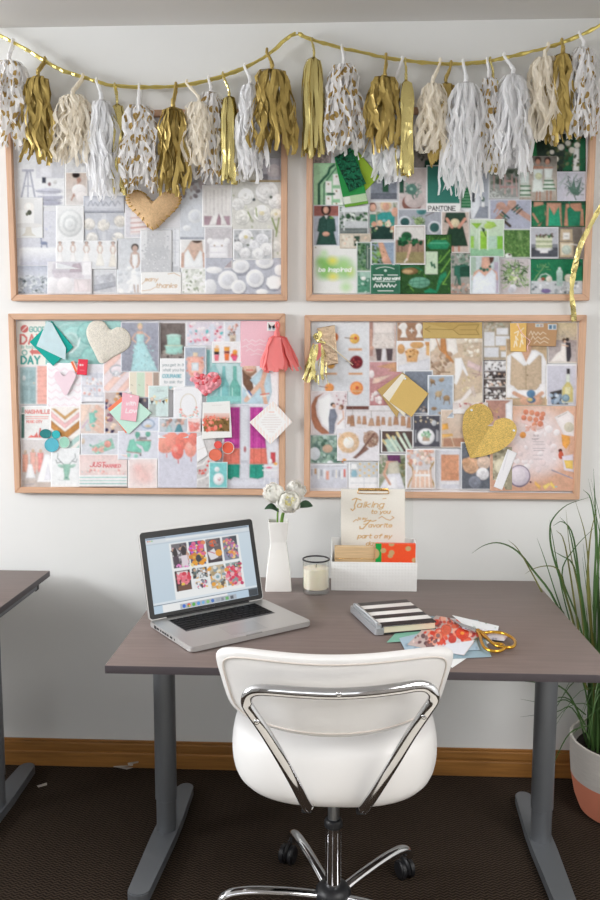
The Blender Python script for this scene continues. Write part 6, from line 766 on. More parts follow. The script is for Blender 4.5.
for lab, x, y, rx, ry, c in (('dark teal oval paper disc, leftmost of the teal cluster', 45.5, 433.7, 5.6, 4.4, '1f7f80'), ('turquoise paper disc, smallest of the teal cluster', 56, 434.5, 4, 4, '2fb6bc'),
        ('sky teal paper disc, largest and lowest of the cluster', 51.7, 445, 7, 6.8, '58b6c8'), ('mint green paper disc with pale rim above the deer card', 64.2, 442.4, 5.4, 5.6, '9fd3bd'),
        ('small red-coral paper disc at the top of the coral trio', 218, 444.8, 3.7, 3.6, 'ef5b52'), ('bright orange coral paper disc, right of the coral trio', 228, 447.8, 5.9, 6, 'f0664a'), ('muted coral paper disc, lowest of the coral trio', 215.4, 454.8, 6.3, 5.8, 'e8775c')):
    pts = [(x + rx * math.cos(k * .2618), y + ry * math.sin(k * .2618)) for k in range(24)]
    root = None
    o_, Y = plate('paper_disc', lab, 'disc', pts, mat('disc_card_' + c, c, 0.5, noise=0.06, nscale=60), 0.0016, 0.001)
    rim = [Vector(at_y(a, b, Y - 0.0016)) for a, b in pts + pts[:1]]
    tube('rim', rim, 0.0009, mat('disc_rim_' + c, 'e9efe9' if c in ('9fd3bd', 'f0664a') else c, 0.5), o_, 6)
# rosette heart
hp = closed([(203.6, 395), (196, 389), (191, 382), (191.4, 376), (196, 372.4), (201, 372), (205, 376), (210, 372.4), (216, 372.6), (220.8, 378), (220.6, 385), (213, 391)], 4)
lv = next_layer(hp, 3)
rh = thing('rosette_heart', 'pink and red heart made of paper rosettes', 'heart', at_y(205, 384, -0.0125), 0, G_PIN)
into(puffy('heart_base', hp, -0.0115, 0.003, mat('rose_card', 'e8909a', 0.7), None, (205, 384)), rh)
rr = random.Random(5); MR = [mat('rosette_pink', 'f2a9b2', 0.7), mat('rosette_red', 'e2606a', 0.7)]
for gi in range(2):
    bm = bmesh.new()
    for k in range(30 if gi == 0 else 14):
        t = hp[rr.randrange(len(hp))]; s = math.sqrt(rr.uniform(0, .95)) * .92
        p = at_y(205 + (t[0] - 205) * s, 384 + (t[1] - 384) * s, -0.0135)
        for q, z in ((.0085, 0), (.0055, .002), (.003, .0035)):
            bmesh.ops.create_cone(bm, cap_ends=True, segments=9, radius1=q, radius2=q * .72, depth=.0022, matrix=Matrix.Translation((p[0], p[1] - .001 - z, p[2])) @ Matrix.Rotation(math.pi / 2 + rr.uniform(-.25, .25), 4, 'X') @ Matrix.Rotation(rr.uniform(0, 6), 4, 'Z'))
    into(from_bm('rosettes', bm, MR[gi]), rh)['label'] = ('pink rosettes', 'red rosettes')[gi]
sheet_on('instant_photo', 'white bordered instant photograph of a coral tulip field', 'photo', [(202.6, 402.6), (230, 401), (232, 437.4), (202, 439.2)], 'f2f1ee', 'g f0d8d2 d8a898 203.8 413 229.6 418;r 8a6a44 203.8 418 229.6 431.4;b 1 50 204 418 229 431 .7 1.6 6f5a34,a88a50,5a4a2c,9a7a48;b 2 22 204 416 214 431 1 2 f0806c,f59a88,e86a58;b 3 16 204 415 229 420 .7 1.2 f0907c,e87a66,f4b0a0;e f59080 215.6 427.6 2 2.6;e f08070 220.6 426 1.4 1.8;l d8d4d0 .4 212 405.4 222 405', lift=0.002)
sheet_on('greeting_card', 'white diamond-hung invitation with faint peach stripes', 'card', [(273.2, 401), (292.6, 422), (270.8, 444.4), (249.4, 422.2)], 'f6f4f2', ''.join(f'l f9e6de .8 {250+i*3:.1f} {421-i*3*.97:.1f} {252+i*3:.1f} {424+i*3*.0:.1f};' for i in range(0)) + ''.join(f'l f8dccf .7 {252+i*3} 402 {252+i*3} 444;' for i in range(14)) + 'p f8f6f5 272.6 407 286.4 422 271 438.4 255.6 422;' + ''.join(f'l d9cac6 .35 {271.4-w} {y} {271.4+w} {y};' for y, w in ((415, 4), (417.4, 7), (419.8, 9), (422.2, 10), (424.6, 8.6), (427, 6.4), (429.4, 4), (431.8, 2.6))) + 'l eeb09c .6 269 412 274 412', lift=0.0150)
sheet_on('butterfly_tag', 'small white square tag with a black butterfly', 'tag', [(267.2, 321.6), (276.4, 322.4), (275.6, 331.2), (267, 331)], 'f4f3f2', 'p 1c1c20 271.6 326.6 268.4 323.4 268.6 328 270.6 329.4;p 1c1c20 271.8 326.6 275.4 323.6 275 328 273 329.4;e 8ab4c8 269.6 329 .9 .8;e 8ab4c8 274 329 .9 .8', lift=0.0015)

# warm board
sheet_on('paint_chip', 'mustard paint chip at the back of the fan of three', 'paint chip', [(402.4, 372.4), (410, 378), (397, 418), (377.4, 390)], 'c4a66c', 'n .04', lift=0.0015)
sheet_on('paint_chip', 'cream paint chip in the middle of the fan of three', 'paint chip', [(402, 373.6), (413, 381), (404.6, 417), (382.6, 395.4)], 'f1ead8', 'n .02', lift=0.0025)
sheet_on('paint_chip', 'gold paint chip at the front of the fan of three', 'paint chip', [(406, 375.4), (428.6, 393.6), (411.6, 417.2), (389, 401.6)], 'd8b872', 'n .05', lift=0.0035)
def glitter_mat(name, col):
    m = mat(name, col, 0.5, 0.15); N, L = m.node_tree.nodes, m.node_tree.links; b = N['Principled BSDF']
    tc = N.new('ShaderNodeTexCoord'); v = N.new('ShaderNodeTexVoronoi'); v.inputs['Scale'].default_value = 420
    L.new(tc.outputs['Object'], v.inputs['Vector'])
    r = N.new('ShaderNodeValToRGB'); c = lin(col); r.color_ramp.elements[0].color = (*[k * .78 for k in c], 1); r.color_ramp.elements[1].color = (*[min(1, k * 1.3) for k in c], 1)
    sp = N.new('ShaderNodeSeparateColor'); L.new(v.outputs['Color'], sp.inputs[0]); L.new(sp.outputs[0], r.inputs['Fac']); L.new(r.outputs['Color'], b.inputs['Base Color'])
    bp = N.new('ShaderNodeBump'); bp.inputs['Strength'].default_value = .7; bp.inputs['Distance'].default_value = 0.002
    L.new(sp.outputs[1], bp.inputs['Height']); L.new(bp.outputs[0], b.inputs['Normal'])
    return m
M_glit = glitter_mat('gold_glitter_card', 'd9b866')
gh = thing('glitter_heart', 'large gold glitter heart with a centre fold', 'heart', at_y(489, 430, -0.014), 0, G_PIN)
tip, notch = (470.4, 458.4), (494, 421)
next_layer([(463, 403), (517, 459)], 4)
for half in ([tip, (466, 446), (462.6, 431), (463.6, 416), (468.6, 407.6), (477, 403.6), (485, 405), (491, 411), notch], [notch, (502.6, 418), (511, 419.8), (516.4, 427), (515.2, 436), (508, 445), (498, 451.4), (484, 456), tip]):
    sm = smooth_path([(*p, 0) for p in half], 4)
    ax = np.array(notch) - np.array(tip); ax /= np.linalg.norm(ax); nx = np.array([-ax[1], ax[0]])
    fr, bk = [], []
    for p in sm:
        d = abs((p[:2] - np.array(tip)).dot(nx)); Y = -0.0135 - 0.00040 * d
        q = at_y(p[0], p[1], Y); fr.append((q[0], Y - .0006, q[2])); bk.append((q[0], Y + .0006, q[2]))
    n = len(fr); vs = fr + bk; fs = [tuple(range(n)), tuple(reversed(range(n, 2 * n)))] + [(i, (i + 1) % n, n + (i + 1) % n, n + i) for i in range(n)]
    into(from_py('heart_half', vs, fs, M_glit), gh)
sheet_on('gift_tag', 'golden yellow gift tag with white script and pink twine', 'tag', [(510, 323.3), (526.6, 323), (526, 352), (510.6, 351.4)], 'ebc274', 'e f6e6c8 517.6 325 1 1;l fbf3e2 .8 514 347 515 341 517 346 515.6 336 518 340;l fbf3e2 .8 514.6 333 518.6 331 517.4 335.6;l fbf3e2 .8 520 347 521.4 340 523 344 521 334 523.6 337;l fbf3e2 .7 520.6 331 523.6 328', lift=0.003)
sheet_on('kraft_postcard', 'brown kraft postcard with white script and two stamps', 'card', [(526.4, 323), (557.6, 323.3), (555.8, 346.4), (526.4, 346)], 'bd9670', 'l e9dcc6 .6 529 335 531 331 532.4 335 534 331.6 536 335 538 332 540 334.6 543 332 546 334;l e9dcc6 .6 531 339.6 533 336 535 339.4 538 336.6 541 339.4 545 337 549 339.6;l e9dcc6 .6 534 343.4 537 340.6 540 343.4 544 341 548 343;r dfe3dc 535.4 323.8 543.4 327;r 9fb0b8 536.4 324.4 539 326.6;r b8a0a0 540 324.4 542.6 326.6;r dce4e6 548 324.2 556.6 329.6;r 5f7f9a 549 325 552 329;r 7a94a8 553 325 556 329', lift=0.0015)
tube('twine', smooth_path([at_y(x, y, -0.0165) for x, y in ((517.6, 323.6), (520, 330), (525, 336.6), (530, 341), (527.6, 346), (528, 351))], 5), 0.0011, mat('pink_white_twine', 'f3c9cc', 0.8), None, 6)
tag(bpy.data.objects['twine'], 'pink twine trailing from the golden yellow tag', 'twine')
M_copper = mat('crinkled_copper_foil', 'dcc0a2', 0.3, 0.75, noise=0.12, nscale=60, bump=1.0, bscale=70)
s = Sheet([(317, 328), (334.6, 325), (338.2, 363.6), (324.4, 366.4)], 1.2)
o_ = s.build('copper_foil', [at_y(x, y, -0.0125) for x, y in ((317, 328), (334.6, 325), (338.2, 363.6), (324.4, 366.4))], M_copper, 0.003, thick=0.0012)
tag(o_, 'crinkled copper foil piece behind the small gold tassel', 'foil', G_PIN); next_layer([(317, 325), (338, 366)], 3)
g1, g2 = at_y(320, 337.4, -0.0215), at_y(353, 365, -0.0165)
tube('gold_straw', [g1, g1 * .5 + g2 * .5, g2], [0.0022, 0.0022, 0.0018], mat('polished_gold_metal', 'f6e9cc', 0.3, 0.3), None, 8)
tag(bpy.data.objects['gold_straw'], 'thin gold stick slanting from the gold tassel to the red cocktail', 'stick', G_PIN)
M_clear = mat('clear_pin_plastic', 'e6ecee', 0.15, spec=0.8)
def pushpin(label, x, y, Y):
    p = at_y(x, y, Y); t = thing('pushpin', label, 'pushpin', p, 0, 'pushpins')
    lathe('pin_head', [(0.0036, 0.0), (0.0036, -0.0015), (0.002, -0.0022), (0.002, -0.006), (0.0034, -0.0075), (0.0034, -0.0085)], M_clear, t, 14, axis='Y')
    lathe('pin_point', [(0.0005, 0.012), (0.0005, 0.0)], M_steel, t, 6, axis='Y')
pushpin('clear pushpin through the left lobe of the glitter heart', 471.4, 410, -0.0235)
pushpin('clear pushpin through the right lobe of the glitter heart', 513.6, 430.4, -0.0245)
pushpin('clear pushpin holding the fan of paint chips', 405, 378.6, -0.0165)
pushpin('clear pushpin at the peak of the gold cord', 297, 33.2, -0.046)

# ---------------------------------------------------------------- garland
YC = -0.042
def cord_path():
    px = [(-45, 10), (-20, 24), (0, 35.4), (22, 47), (45, 61), (64, 71), (83, 77), (100, 82.6), (115, 85.6), (140, 87.2), (165, 86.8), (185, 85), (210, 80), (228, 74), (246, 67), (267, 55.4), (285, 40), (297, 33.4),
          (306, 37.4), (320, 42), (342, 48), (365, 53), (386, 57.6), (410, 61), (440, 63.6), (463, 63.6), (486, 61.6), (505, 57.6), (525, 53), (545, 48), (562, 42.6), (581, 35), (600, 25.4), (630, 9)]
    return smooth_path([at_y(x, y, YC) for x, y in px], 5)
path = cord_path(); rr = random.Random(3)
def tinsel(name, path, r, label):
    o = tube(name, [p + np.array([rr.uniform(-1, 1), rr.uniform(-1, 1), rr.uniform(-1, 1)]) * .0008 for p in path], [r * rr.uniform(.75, 1.25) for _ in path], M_cord, None, 7, None, False)
    return tag(o, label, 'cord')
tinsel('tinsel_cord', path, 0.0058, 'gold tinsel cord strung across the wall, carrying the tassels')
tail = smooth_path([at_y(x, y, Y) for x, y, Y in ((640, 30, -.05), (642, 90, -.06), (628, 160, -.07), (611, 195, -.07), (600, 208, -.068), (590, 226, -.062), (581, 244, -.056), (576, 262, -.05), (572.4, 280, -.045), (571.6, 295, -.04), (573.4, 310, -.035), (574.2, 321.5, -.033))], 5)
vs, fs = [], []
for i, p in enumerate(tail):
    t = tail[min(i + 1, len(tail) - 1)] - tail[max(i - 1, 0)]; t = t / np.linalg.norm(t)
    a = .5 * math.sin(i * .33) + rr.uniform(-.15, .15); sd = np.cross(t, np.array([math.sin(a), -math.cos(a), 0])); sd /= np.linalg.norm(sd); nn = np.cross(sd, t)
    w = .0085 * rr.uniform(.85, 1.1); vs += [p - sd * w, p + nn * .003 * rr.uniform(-1, 1), p + sd * w, p + nn * .0008 - sd * w, p + nn * .0014, p + nn * .0008 + sd * w]
for i in range(len(tail) - 1):
    for a, b in ((0, 1), (1, 2), (5, 4), (4, 3), (2, 5), (3, 0)): fs.append((i * 6 + a, i * 6 + b, i * 6 + 6 + b, i * 6 + 6 + a))
tag(from_py('ribbon_tail', vs, fs, M_mylar), 'loose gold ribbon tail curling down past the green board', 'ribbon')

def strips(name, root, n, L, R, w, mat_, rnd, seg=9, crumple=1.0, yflat=0.45, shape=0.45, lenvar=0.16, crease=True, lean=0.0):
    V, Fc, UV = [], [], []
    for i in range(n):
        a = rnd.uniform(0, 2 * math.pi); rho = math.sqrt(rnd.uniform(0.02, 1)); l = L * (1 - lenvar * rnd.random() * (1.3 - rho * .3)); ww = w * rnd.uniform(.75, 1.2)
        ph0 = a + math.pi / 2 + rnd.uniform(-.6, .6); tw = rnd.uniform(-.7, .7) * crumple
        f1, f2, p1, p2 = rnd.uniform(5, 12), rnd.uniform(5, 12), rnd.uniform(0, 6), rnd.uniform(0, 6)
        u0, v0 = rnd.uniform(0, 5) + (1000 if rnd.random() < .3 else 0), rnd.uniform(0, 5); base = len(V); cols = 3 if crease else 2
        for k in range(seg + 1):
            t = k / seg
            r = R * rho * (1 - math.exp(-t * 15)) * (1 - shape + shape * t ** .8 * 1.35)
            c = 0.0095 * crumple * min(1, t * 3)
            x = r * math.cos(a) + c * math.sin(f1 * t + p1) + rnd.uniform(-.0036, .0036) * crumple + lean * t * L
            y = yflat * (r * math.sin(a) + c * math.sin(f2 * t + p2))
            z = -l * t - .022 * math.exp(-t * 22) + .012 * math.exp(-t * 6) * rho
            ph = ph0 + tw * t * 2 + .5 * crumple * math.sin(f1 * t * 1.6 + p2)
            wd = ww * (0.45 + .55 * min(1, t * 5)) * (1 if k < seg else rnd.uniform(.5, 1))
            for c_ in range(cols):
                s = c_ / (cols - 1) - .5
                ex = (rnd.uniform(-.004, .004) * crumple) if cols == 3 and c_ == 1 else 0
                V.append((x + math.cos(ph) * wd * s - math.sin(ph) * ex, y + yflat * (math.sin(ph) * wd * s + math.cos(ph) * ex), z + (rnd.uniform(-.006, .003) if k == seg else 0)))
                UV.append((u0 + s * ww, v0 + t * l))
        for k in range(seg):
            for c_ in range(cols - 1):
                b = base + k * cols + c_; Fc.append((b, b + 1, b + cols + 1, b + cols))
    o = from_py(name, V, Fc, mat_, root)
    uv = o.data.uv_layers.new(name='UVMap')
    li = np.zeros(len(o.data.loops), np.int32); o.data.loops.foreach_get('vertex_index', li)
    uv.data.foreach_set('uv', np.array(UV)[li].ravel().astype(np.float32))
    return o
S = 0.00335
KIND = {'dot': ('white gold-dotted tissue', M_tissue_d), 'gold': ('matte gold tissue', M_gold_t), 'ivory': ('ivory tissue', M_tissue_i), 'white': ('white tissue', M_tissue_w), 'foil': ('shiny gold foil', M_mylar)}
def tassel(kind, x, yl, yt, yb, hw, label, dy=0.0, lx=None):
    """x: middle; yl: height of the cord; yt, yb: top and bottom of the fringe; hw: half width"""
    rnd = random.Random(int(x * 7 + yt)); Y = -0.058 + dy * .8
    top = at_y(x, yt, Y); t = thing('tissue_tassel' if kind != 'foil' else 'foil_tassel', label, 'tassel', top, 0, 'tassels hanging from the gold cord')
    m = KIND[kind][1]; L = (yb - yt) * S * .93; R = hw * S
    if kind == 'foil': strips('fringe', t, 34, L, R * .95, 0.013, m, rnd, 12, 0.28, 0.6, 0.15, 0.10, False)
    elif kind == 'gold': strips('fringe', t, 42, L, R * .92, 0.0170, m, rnd, 11, 1.0, 0.45, 0.28, 0.26)
    else: strips('fringe', t, 60, L, R * .92, 0.0135, m, rnd, 14, 1.15, 0.45, 0.30, 0.28)
    # twisted head of the strips, then the loop over the cord
    lp = at_y(lx if lx is not None else x, yl, YC) - top
    r0 = 0.0042 if kind != 'foil' else 0.003
    body = smooth_path([np.array([0, 0, -0.012]), np.array([0, 0, 0.004]), lp * .5 + np.array([0, -.006, 0]), lp + np.array([0, -.0075, -.004]), lp + np.array([0, -.003, .0078]), lp + np.array([0, .0075, .001]), lp * .55 + np.array([.003, .004, 0]), np.array([.001, .001, 0])], 4)
    tube('hanging_loop', body, [r0 * (1.5 if i < 6 else 1) * rnd.uniform(.8, 1.2) for i in range(len(body))], m, t, 7, None, False)
for a in (
    ('dot', 9, 42, 57, 148, 24, 'dotted tissue tassel cut off by the left edge of the photo', 0.0, 13),
    ('gold', 38, 60, 72, 163, 18, 'gold tissue tassel, first gold one from the left', -.01, 45),
    ('ivory', 73, 77, 92, 164, 24, 'ivory tissue tassel, the leftmost ivory one', -.005, 83),
    ('foil', 117, 86, 100, 196, 10, 'shiny foil tassel behind the dotted tassel above the burlap heart', .012, 115),
    ('white', 101, 81, 96, 202, 17, 'long white tissue tassel, leftmost of the all white ones', -.012, 97),
    ('dot', 139, 87, 101, 193, 22, 'dotted tissue tassel hanging above the burlap heart', -.008, 139.5),
    ('gold', 173, 86, 103, 194, 16, 'gold tissue tassel above the right lobe of the burlap heart', -.014, 176),
    ('dot', 211, 79, 88, 184, 18, 'dotted tassel half behind an ivory tassel, above the curtain print', .010, 209),
    ('ivory', 199, 83, 99, 170, 18, 'ivory tissue tassel right of a gold one, above the curtain print', -.006, 187),
    ('foil', 229, 75, 92, 183, 10, 'slim shiny foil tassel above the white peony print', .0, 223),
    ('white', 250, 67, 80, 181, 15, 'white tissue tassel beside a slim foil one, upper left board', -.004, 245),
    ('gold', 272, 52, 65, 151, 22, 'wide gold tissue tassel just left of the cord peak', -.016, 267),
    ('foil', 314, 41, 53, 156, 13, 'big shiny foil tassel just right of the cord peak', -.004, 312),
    ('dot', 344, 48, 60, 155, 19, 'dotted tissue tassel right of the big foil tassel', -.004, 342),
    ('white', 390, 60, 95, 182, 17, 'white tissue tassel hanging low behind gold and foil ones', .014, 402),
    ('gold', 385, 57, 72, 153, 19, 'gold tissue tassel above the grey house print', -.012, 386),
    ('foil', 406, 61, 76, 173, 9, 'slim foil tassel above the wooden bowl print', -.012, 405),
    ('gold', 446, 64, 79, 166, 12, 'gold tissue tassel squeezed between ivory and white, above the teal card', .012, 451),
    ('ivory', 433, 62, 80, 151, 16, 'ivory tissue tassel above the teal colour card', -.008, 440),
    ('white', 466, 63, 78, 197, 21, 'largest white tissue tassel, right of the teal colour card', -.010, 463),
    ('foil', 493, 60, 74, 170, 8, 'foil tassel nearly hidden among dotted and white tissue', .014, 490),
    ('dot', 489, 61, 74, 174, 14, 'narrow dotted tassel between two white tassels', .004, 487),
    ('white', 513, 56, 70, 176, 18, 'white tissue tassel over the pink chairs print', -.010, 504),
    ('ivory', 545, 46, 53, 141, 19, 'ivory tissue tassel, the rightmost ivory one', -.004, 548),
    ('gold', 563, 42, 49, 141, 14, 'gold tissue tassel, rightmost of the gold ones', -.012, 561.5),
    ('dot', 584, 35, 43, 136, 17, 'dotted tissue tassel at the far right of the cord', -.008, 579.5)):
    tassel(*a)

# the two small tassels pinned to the lower boards
ct_top = at_y(277, 331, -0.032)
ct = thing('coral_tassel', 'coral tissue tassel pinned at the corner of the pastel board', 'tassel', ct_top, 0, G_PIN)
strips('fringe', ct, 30, 0.135, 0.060, 0.026, M_coral, random.Random(8), 5, 0.22, 0.3, 0.8, 0.14, False, 0.05)
tube('hanging_loop', smooth_path([(0, 0, -.02), (0.0015, -.002, .004), (-.004, 0, .018), (0.0, 0.002, .028), (.007, 0, .019), (.002, 0, 0)], 5), 0.0035, M_coral, ct, 7)
lathe('neck', [(0.004, 0.006), (0.009, -0.004), (0.011, -0.018)], M_coral, ct, 12)
gt_top = at_y(318, 341, -0.030)
gt = thing('gold_tassel', 'small gold and white tassel tied over the copper foil', 'tassel', gt_top, 0, G_PIN)
strips('fringe', gt, 16, 0.142, 0.036, 0.013, M_mylar, random.Random(2), 8, 0.35, 0.3, 0.7, 0.2, False, -0.05)
strips('white_fringe', gt, 6, 0.125, 0.018, 0.014, M_tissue_w, random.Random(4), 8, 0.3, 0.25, 0.5, 0.2, False, -0.04)['label'] = 'white strips'
strips('coral_fringe', gt, 3, 0.09, 0.03, 0.012, M_coral, random.Random(11), 6, 0.3, 0.25, 0.6, 0.3, False, -0.12)['label'] = 'coral strips'
bw = [np.array(v) for v in ((0, 0, 0), (-.012, -.004, .014), (-.004, -.006, .022), (.002, -.004, .004), (.004, -.004, .030), (.010, -.004, .020), (.001, -.005, .0), (.018, -.004, -.004), (.024, -.004, -.008))]
tube('bow', smooth_path(bw, 5), 0.0042, M_mylar, gt, 7, ((0, 1, 0), 0.4), False)
# ---------------------------------------------------------------- desks
DH, DB, DD, DW = 0.7246, -0.0947, 0.80, 1.2
M_desk = mat('grey_brown_stained_veneer', '796a65', 0.42, noise=0.09, nscale=6, stretch=(1.2, 16, 16), spec=0.4)
M_edge = mat('dark_desk_edge', '463f43', 0.5, noise=0.05, nscale=30)
M_leg = mat('grey_powder_coated_steel', '74777b', 0.42, 0.45)
M_dark = mat('black_plastic', '17171a', 0.45)
def desk(x0, label, knob=False, back=DB, ly=.069, yb=.335, yf=-.245, ins=.039, skew=(.05, .018)):
    t = thing('desk', label, 'desk', (x0, back - DD / 2, 0), 0, 'grey topped desks')
    th = 0.020
    top = box('desktop', (DW / 2, 0, DH - th / 2), (DW, DD, th), M_desk, t, 0.0015)
    me = top.data; me.materials.append(M_edge)
    for p in me.polygons:
        if abs(p.normal.z) < 0.5: p.material_index = 1
    for x in (ins, DW - ins):
        bm = bmesh.new()
        # tapered foot with rounded ends
        pts = []
        for k in range(13):
            a = math.pi * k / 12; pts.append((x + 0.027 * math.cos(a), yb - .027 + 0.027 * math.sin(a)))
        pts += [(x - 0.036, ly + .05), (x - 0.036, ly - .05)]
        for k in range(13):
            a = math.pi + math.pi * k / 12; pts.append((x + 0.029 * math.cos(a), yf + .02 + 0.02 * math.sin(a)))
        pts += [(x + 0.036, ly - .05), (x + 0.036, ly + .05)]
        sk = skew[0] if x < .5 else skew[1]; pts = [(p[0] + sk * (p[1] - ly), p[1]) for p in pts]
        f = [bm.verts.new((p[0], p[1], 0.032)) for p in pts]; b = [bm.verts.new((p[0], p[1], 0.004)) for p in pts]
        bm.faces.new(f); bm.faces.new(b[::-1]); n = len(f)
        for i in range(n): bm.faces.new((f[i], f[(i + 1) % n], b[(i + 1) % n], b[i]))
        bmesh.ops.bevel(bm, geom=[e for e in bm.edges if abs(e.verts[0].co.z - e.verts[1].co.z) < 1e-6 and e.verts[0].co.z > .02], offset=0.003, segments=2, affect='EDGES')
        foot = from_bm('foot', bm, M_leg, t, True)
        bm = bmesh.new()
        for yy in (yb - .06, yf + .05):
            bmesh.ops.create_cone(bm, cap_ends=True, segments=16, radius1=.014, radius2=.014, depth=.005, matrix=Matrix.Translation((x + sk * (yy - ly), yy, .0025)))
        from_bm('glide', bm, M_dark, foot)
        leg = lathe('leg', [(0.0295, 0.030), (0.0295, 0.128), (0.0322, 0.130), (0.0322, DH - th - 0.006), (0.0322, DH - th)], M_leg, t, 32, (x, ly, 0))
        if knob and x < .5:
            bm = bmesh.new()
            bmesh.ops.create_cone(bm, cap_ends=True, segments=12, radius1=.007, radius2=.006, depth=.008, matrix=Matrix.Translation((x - .004, ly - .035, .565)) @ Matrix.Rotation(math.pi / 2, 4, 'X'))
            add_box(bm, (x + .008, ly - .037, .567), (.016, .006, .006), 0.002)
            from_bm('height_screw', bm, M_dark, leg, True)
        box('side_rail', (x if ins < .08 else (DW - .035 if x > .5 else .035), 0, DH - th - 0.0135), (0.03, DD - 0.14, 0.027), M_leg, t, 0.002)
    box('cross_rail', (DW / 2, ly, DH - th - 0.016), (DW - 2 * ins - .07, 0.04, 0.03), M_leg, t, 0.003)
    return t
desk(0.0, 'grey-brown desk in the middle, carrying the open laptop', True)
ld = desk(-1.6316, 'grey-brown desk cut off by the left edge of the photo', False, -.05, .126, .40, -.2, .1)
bm = bmesh.new(); add_box(bm, (DW - 0.030, 0.345, DH - 0.037), (0.012, 0.028, 0.034), 0.002)
from_bm('cable_clip', bm, M_dark, ld)

# ---------------------------------------------------------------- laptop
M_alu = mat('silver_aluminium', 'c9c8c6', 0.38, 0.7)
M_bez = mat('black_glass_bezel', '0c0c0f', 0.12)
M_key = mat('black_keycap', '0b0b0d', 0.55, spec=.2)
th_ = math.radians(37.2); LW, LD = 0.364, 0.249
u_, v_ = np.array([math.cos(th_), math.sin(th_), 0]), np.array([-math.sin(th_), math.cos(th_), 0])
lc = np.array([0.1917, -0.8101, DH]) + u_ * LW / 2 + v_ * LD / 2
lap = thing('laptop', 'open silver laptop on the desk showing a page of photographs', 'laptop', lc, th_)
def rounded(w, d, r, z0, z1, n=6):
    bm = bmesh.new(); pts = []
    for cx, cy, a0 in ((w/2 - r, d/2 - r, 0), (-w/2 + r, d/2 - r, 90), (-w/2 + r, -d/2 + r, 180), (w/2 - r, -d/2 + r, 270)):
        for k in range(n + 1):
            a = math.radians(a0 + 90 * k / n); pts.append((cx + r * math.cos(a), cy + r * math.sin(a)))
    f = [bm.verts.new((*p, z1)) for p in pts]; b = [bm.verts.new((*p, z0)) for p in pts]; m = len(pts)
    bm.faces.new(f); bm.faces.new(b[::-1])
    for i in range(m): bm.faces.new((f[i], b[i], b[(i + 1) % m], f[(i + 1) % m]))
    return bm
bm = rounded(LW, LD, 0.012, 0.003, 0.0165)
bmesh.ops.bevel(bm, geom=[e for e in bm.edges if e.verts[0].co.z == e.verts[1].co.z], offset=0.0018, segments=2, affect='EDGES')
base = from_bm('base', bm, M_alu, lap, True)
bm = bmesh.new()
for sx in (-1, 1):
    for sy in (-1, 1): bmesh.ops.create_cone(bm, cap_ends=True, segments=12, radius1=.006, radius2=.006, depth=.0032, matrix=Matrix.Translation((sx * .15, sy * .1, .0016)))
from_bm('rubber_foot', bm, M_dark, base)
bm = bmesh.new()
for k, (a, w) in enumerate(((.085, .012), (.068, .014), (.050, .006), (.036, .010), (.022, .010), (.008, .010), (-.012, .012), (-.032, .003))):
    add_box(bm, (-LW / 2 - .0002, a, .0095), (.0012, w, .005 if k else .008), 0)
from_bm('ports', bm, M_dark, base)
kb = box('keyboard', (0, .043, .0163), (.276, .108, .0008), mat('keyboard_well', '4a4a4c', .5, .3), lap, 0)
keyme = None
rows = [(.0075, [1] * 14), (.0165, [1] * 13 + [1.6]), (.0165, [1.6] + [1] * 13), (.0165, [1.9] + [1] * 11 + [1.9]), (.0165, [2.4] + [1] * 10 + [2.4]), (.0165, [1.1, 1, 1, 1.3, 5.4, 1.3, 1, 1, 1, 1])]
y = .043 + .052
for hgt, ks in rows:
    tot = sum(ks); x = -.136; unit = .272 / tot
    for k in ks:
        w = k * unit
        if keyme is None:
            o_ = box('key', (0, 0, 0), (1, 1, 1), M_key, kb); keyme = o_.data
        else:
            o_ = bpy.data.objects.new('key', keyme); COL.objects.link(o_); o_.parent = kb
        o_.location = (x + w / 2, y - hgt / 2, .0176); o_.scale = (w - .003, hgt - .0028, .0018)
        x += w
    y -= hgt + .0008
box('trackpad', (0, -.068, .0166), (.105, .072, .0006), mat('trackpad_glass', 'b9b8b7', .3, .5), lap, 0)
box('opening_notch', (0, -LD / 2 + .002, .0152), (.05, .0045, .0032), mat('notch_grey', '9d9c9b', .4, .6), base, 0.001)
ang = math.radians(15); HL = 0.242
Ml = Matrix.Translation((0, LD / 2 - .003, .016)) @ Matrix.Rotation(-ang, 4, 'X') @ Matrix.Rotation(math.pi / 2, 4, 'X')
bm = rounded(LW, HL, .011, -.007, 0.0); bmesh.ops.translate(bm, verts=bm.verts, vec=(0, HL / 2, 0)); bmesh.ops.transform(bm, verts=bm.verts, matrix=Ml)
lid = from_bm('lid', bm, M_alu, lap, False)
bm = rounded(LW - .005, HL - .005, .009, 0.0, 0.0012); bmesh.ops.translate(bm, verts=bm.verts, vec=(0, HL / 2, 0)); bmesh.ops.transform(bm, verts=bm.verts, matrix=Ml)
from_bm('bezel', bm, M_bez, lid)
lathe('hinge', [(.0055, -.13), (.0055, .13)], M_dark, lap, 16, (0, LD / 2 - .003, .0165), axis='X')
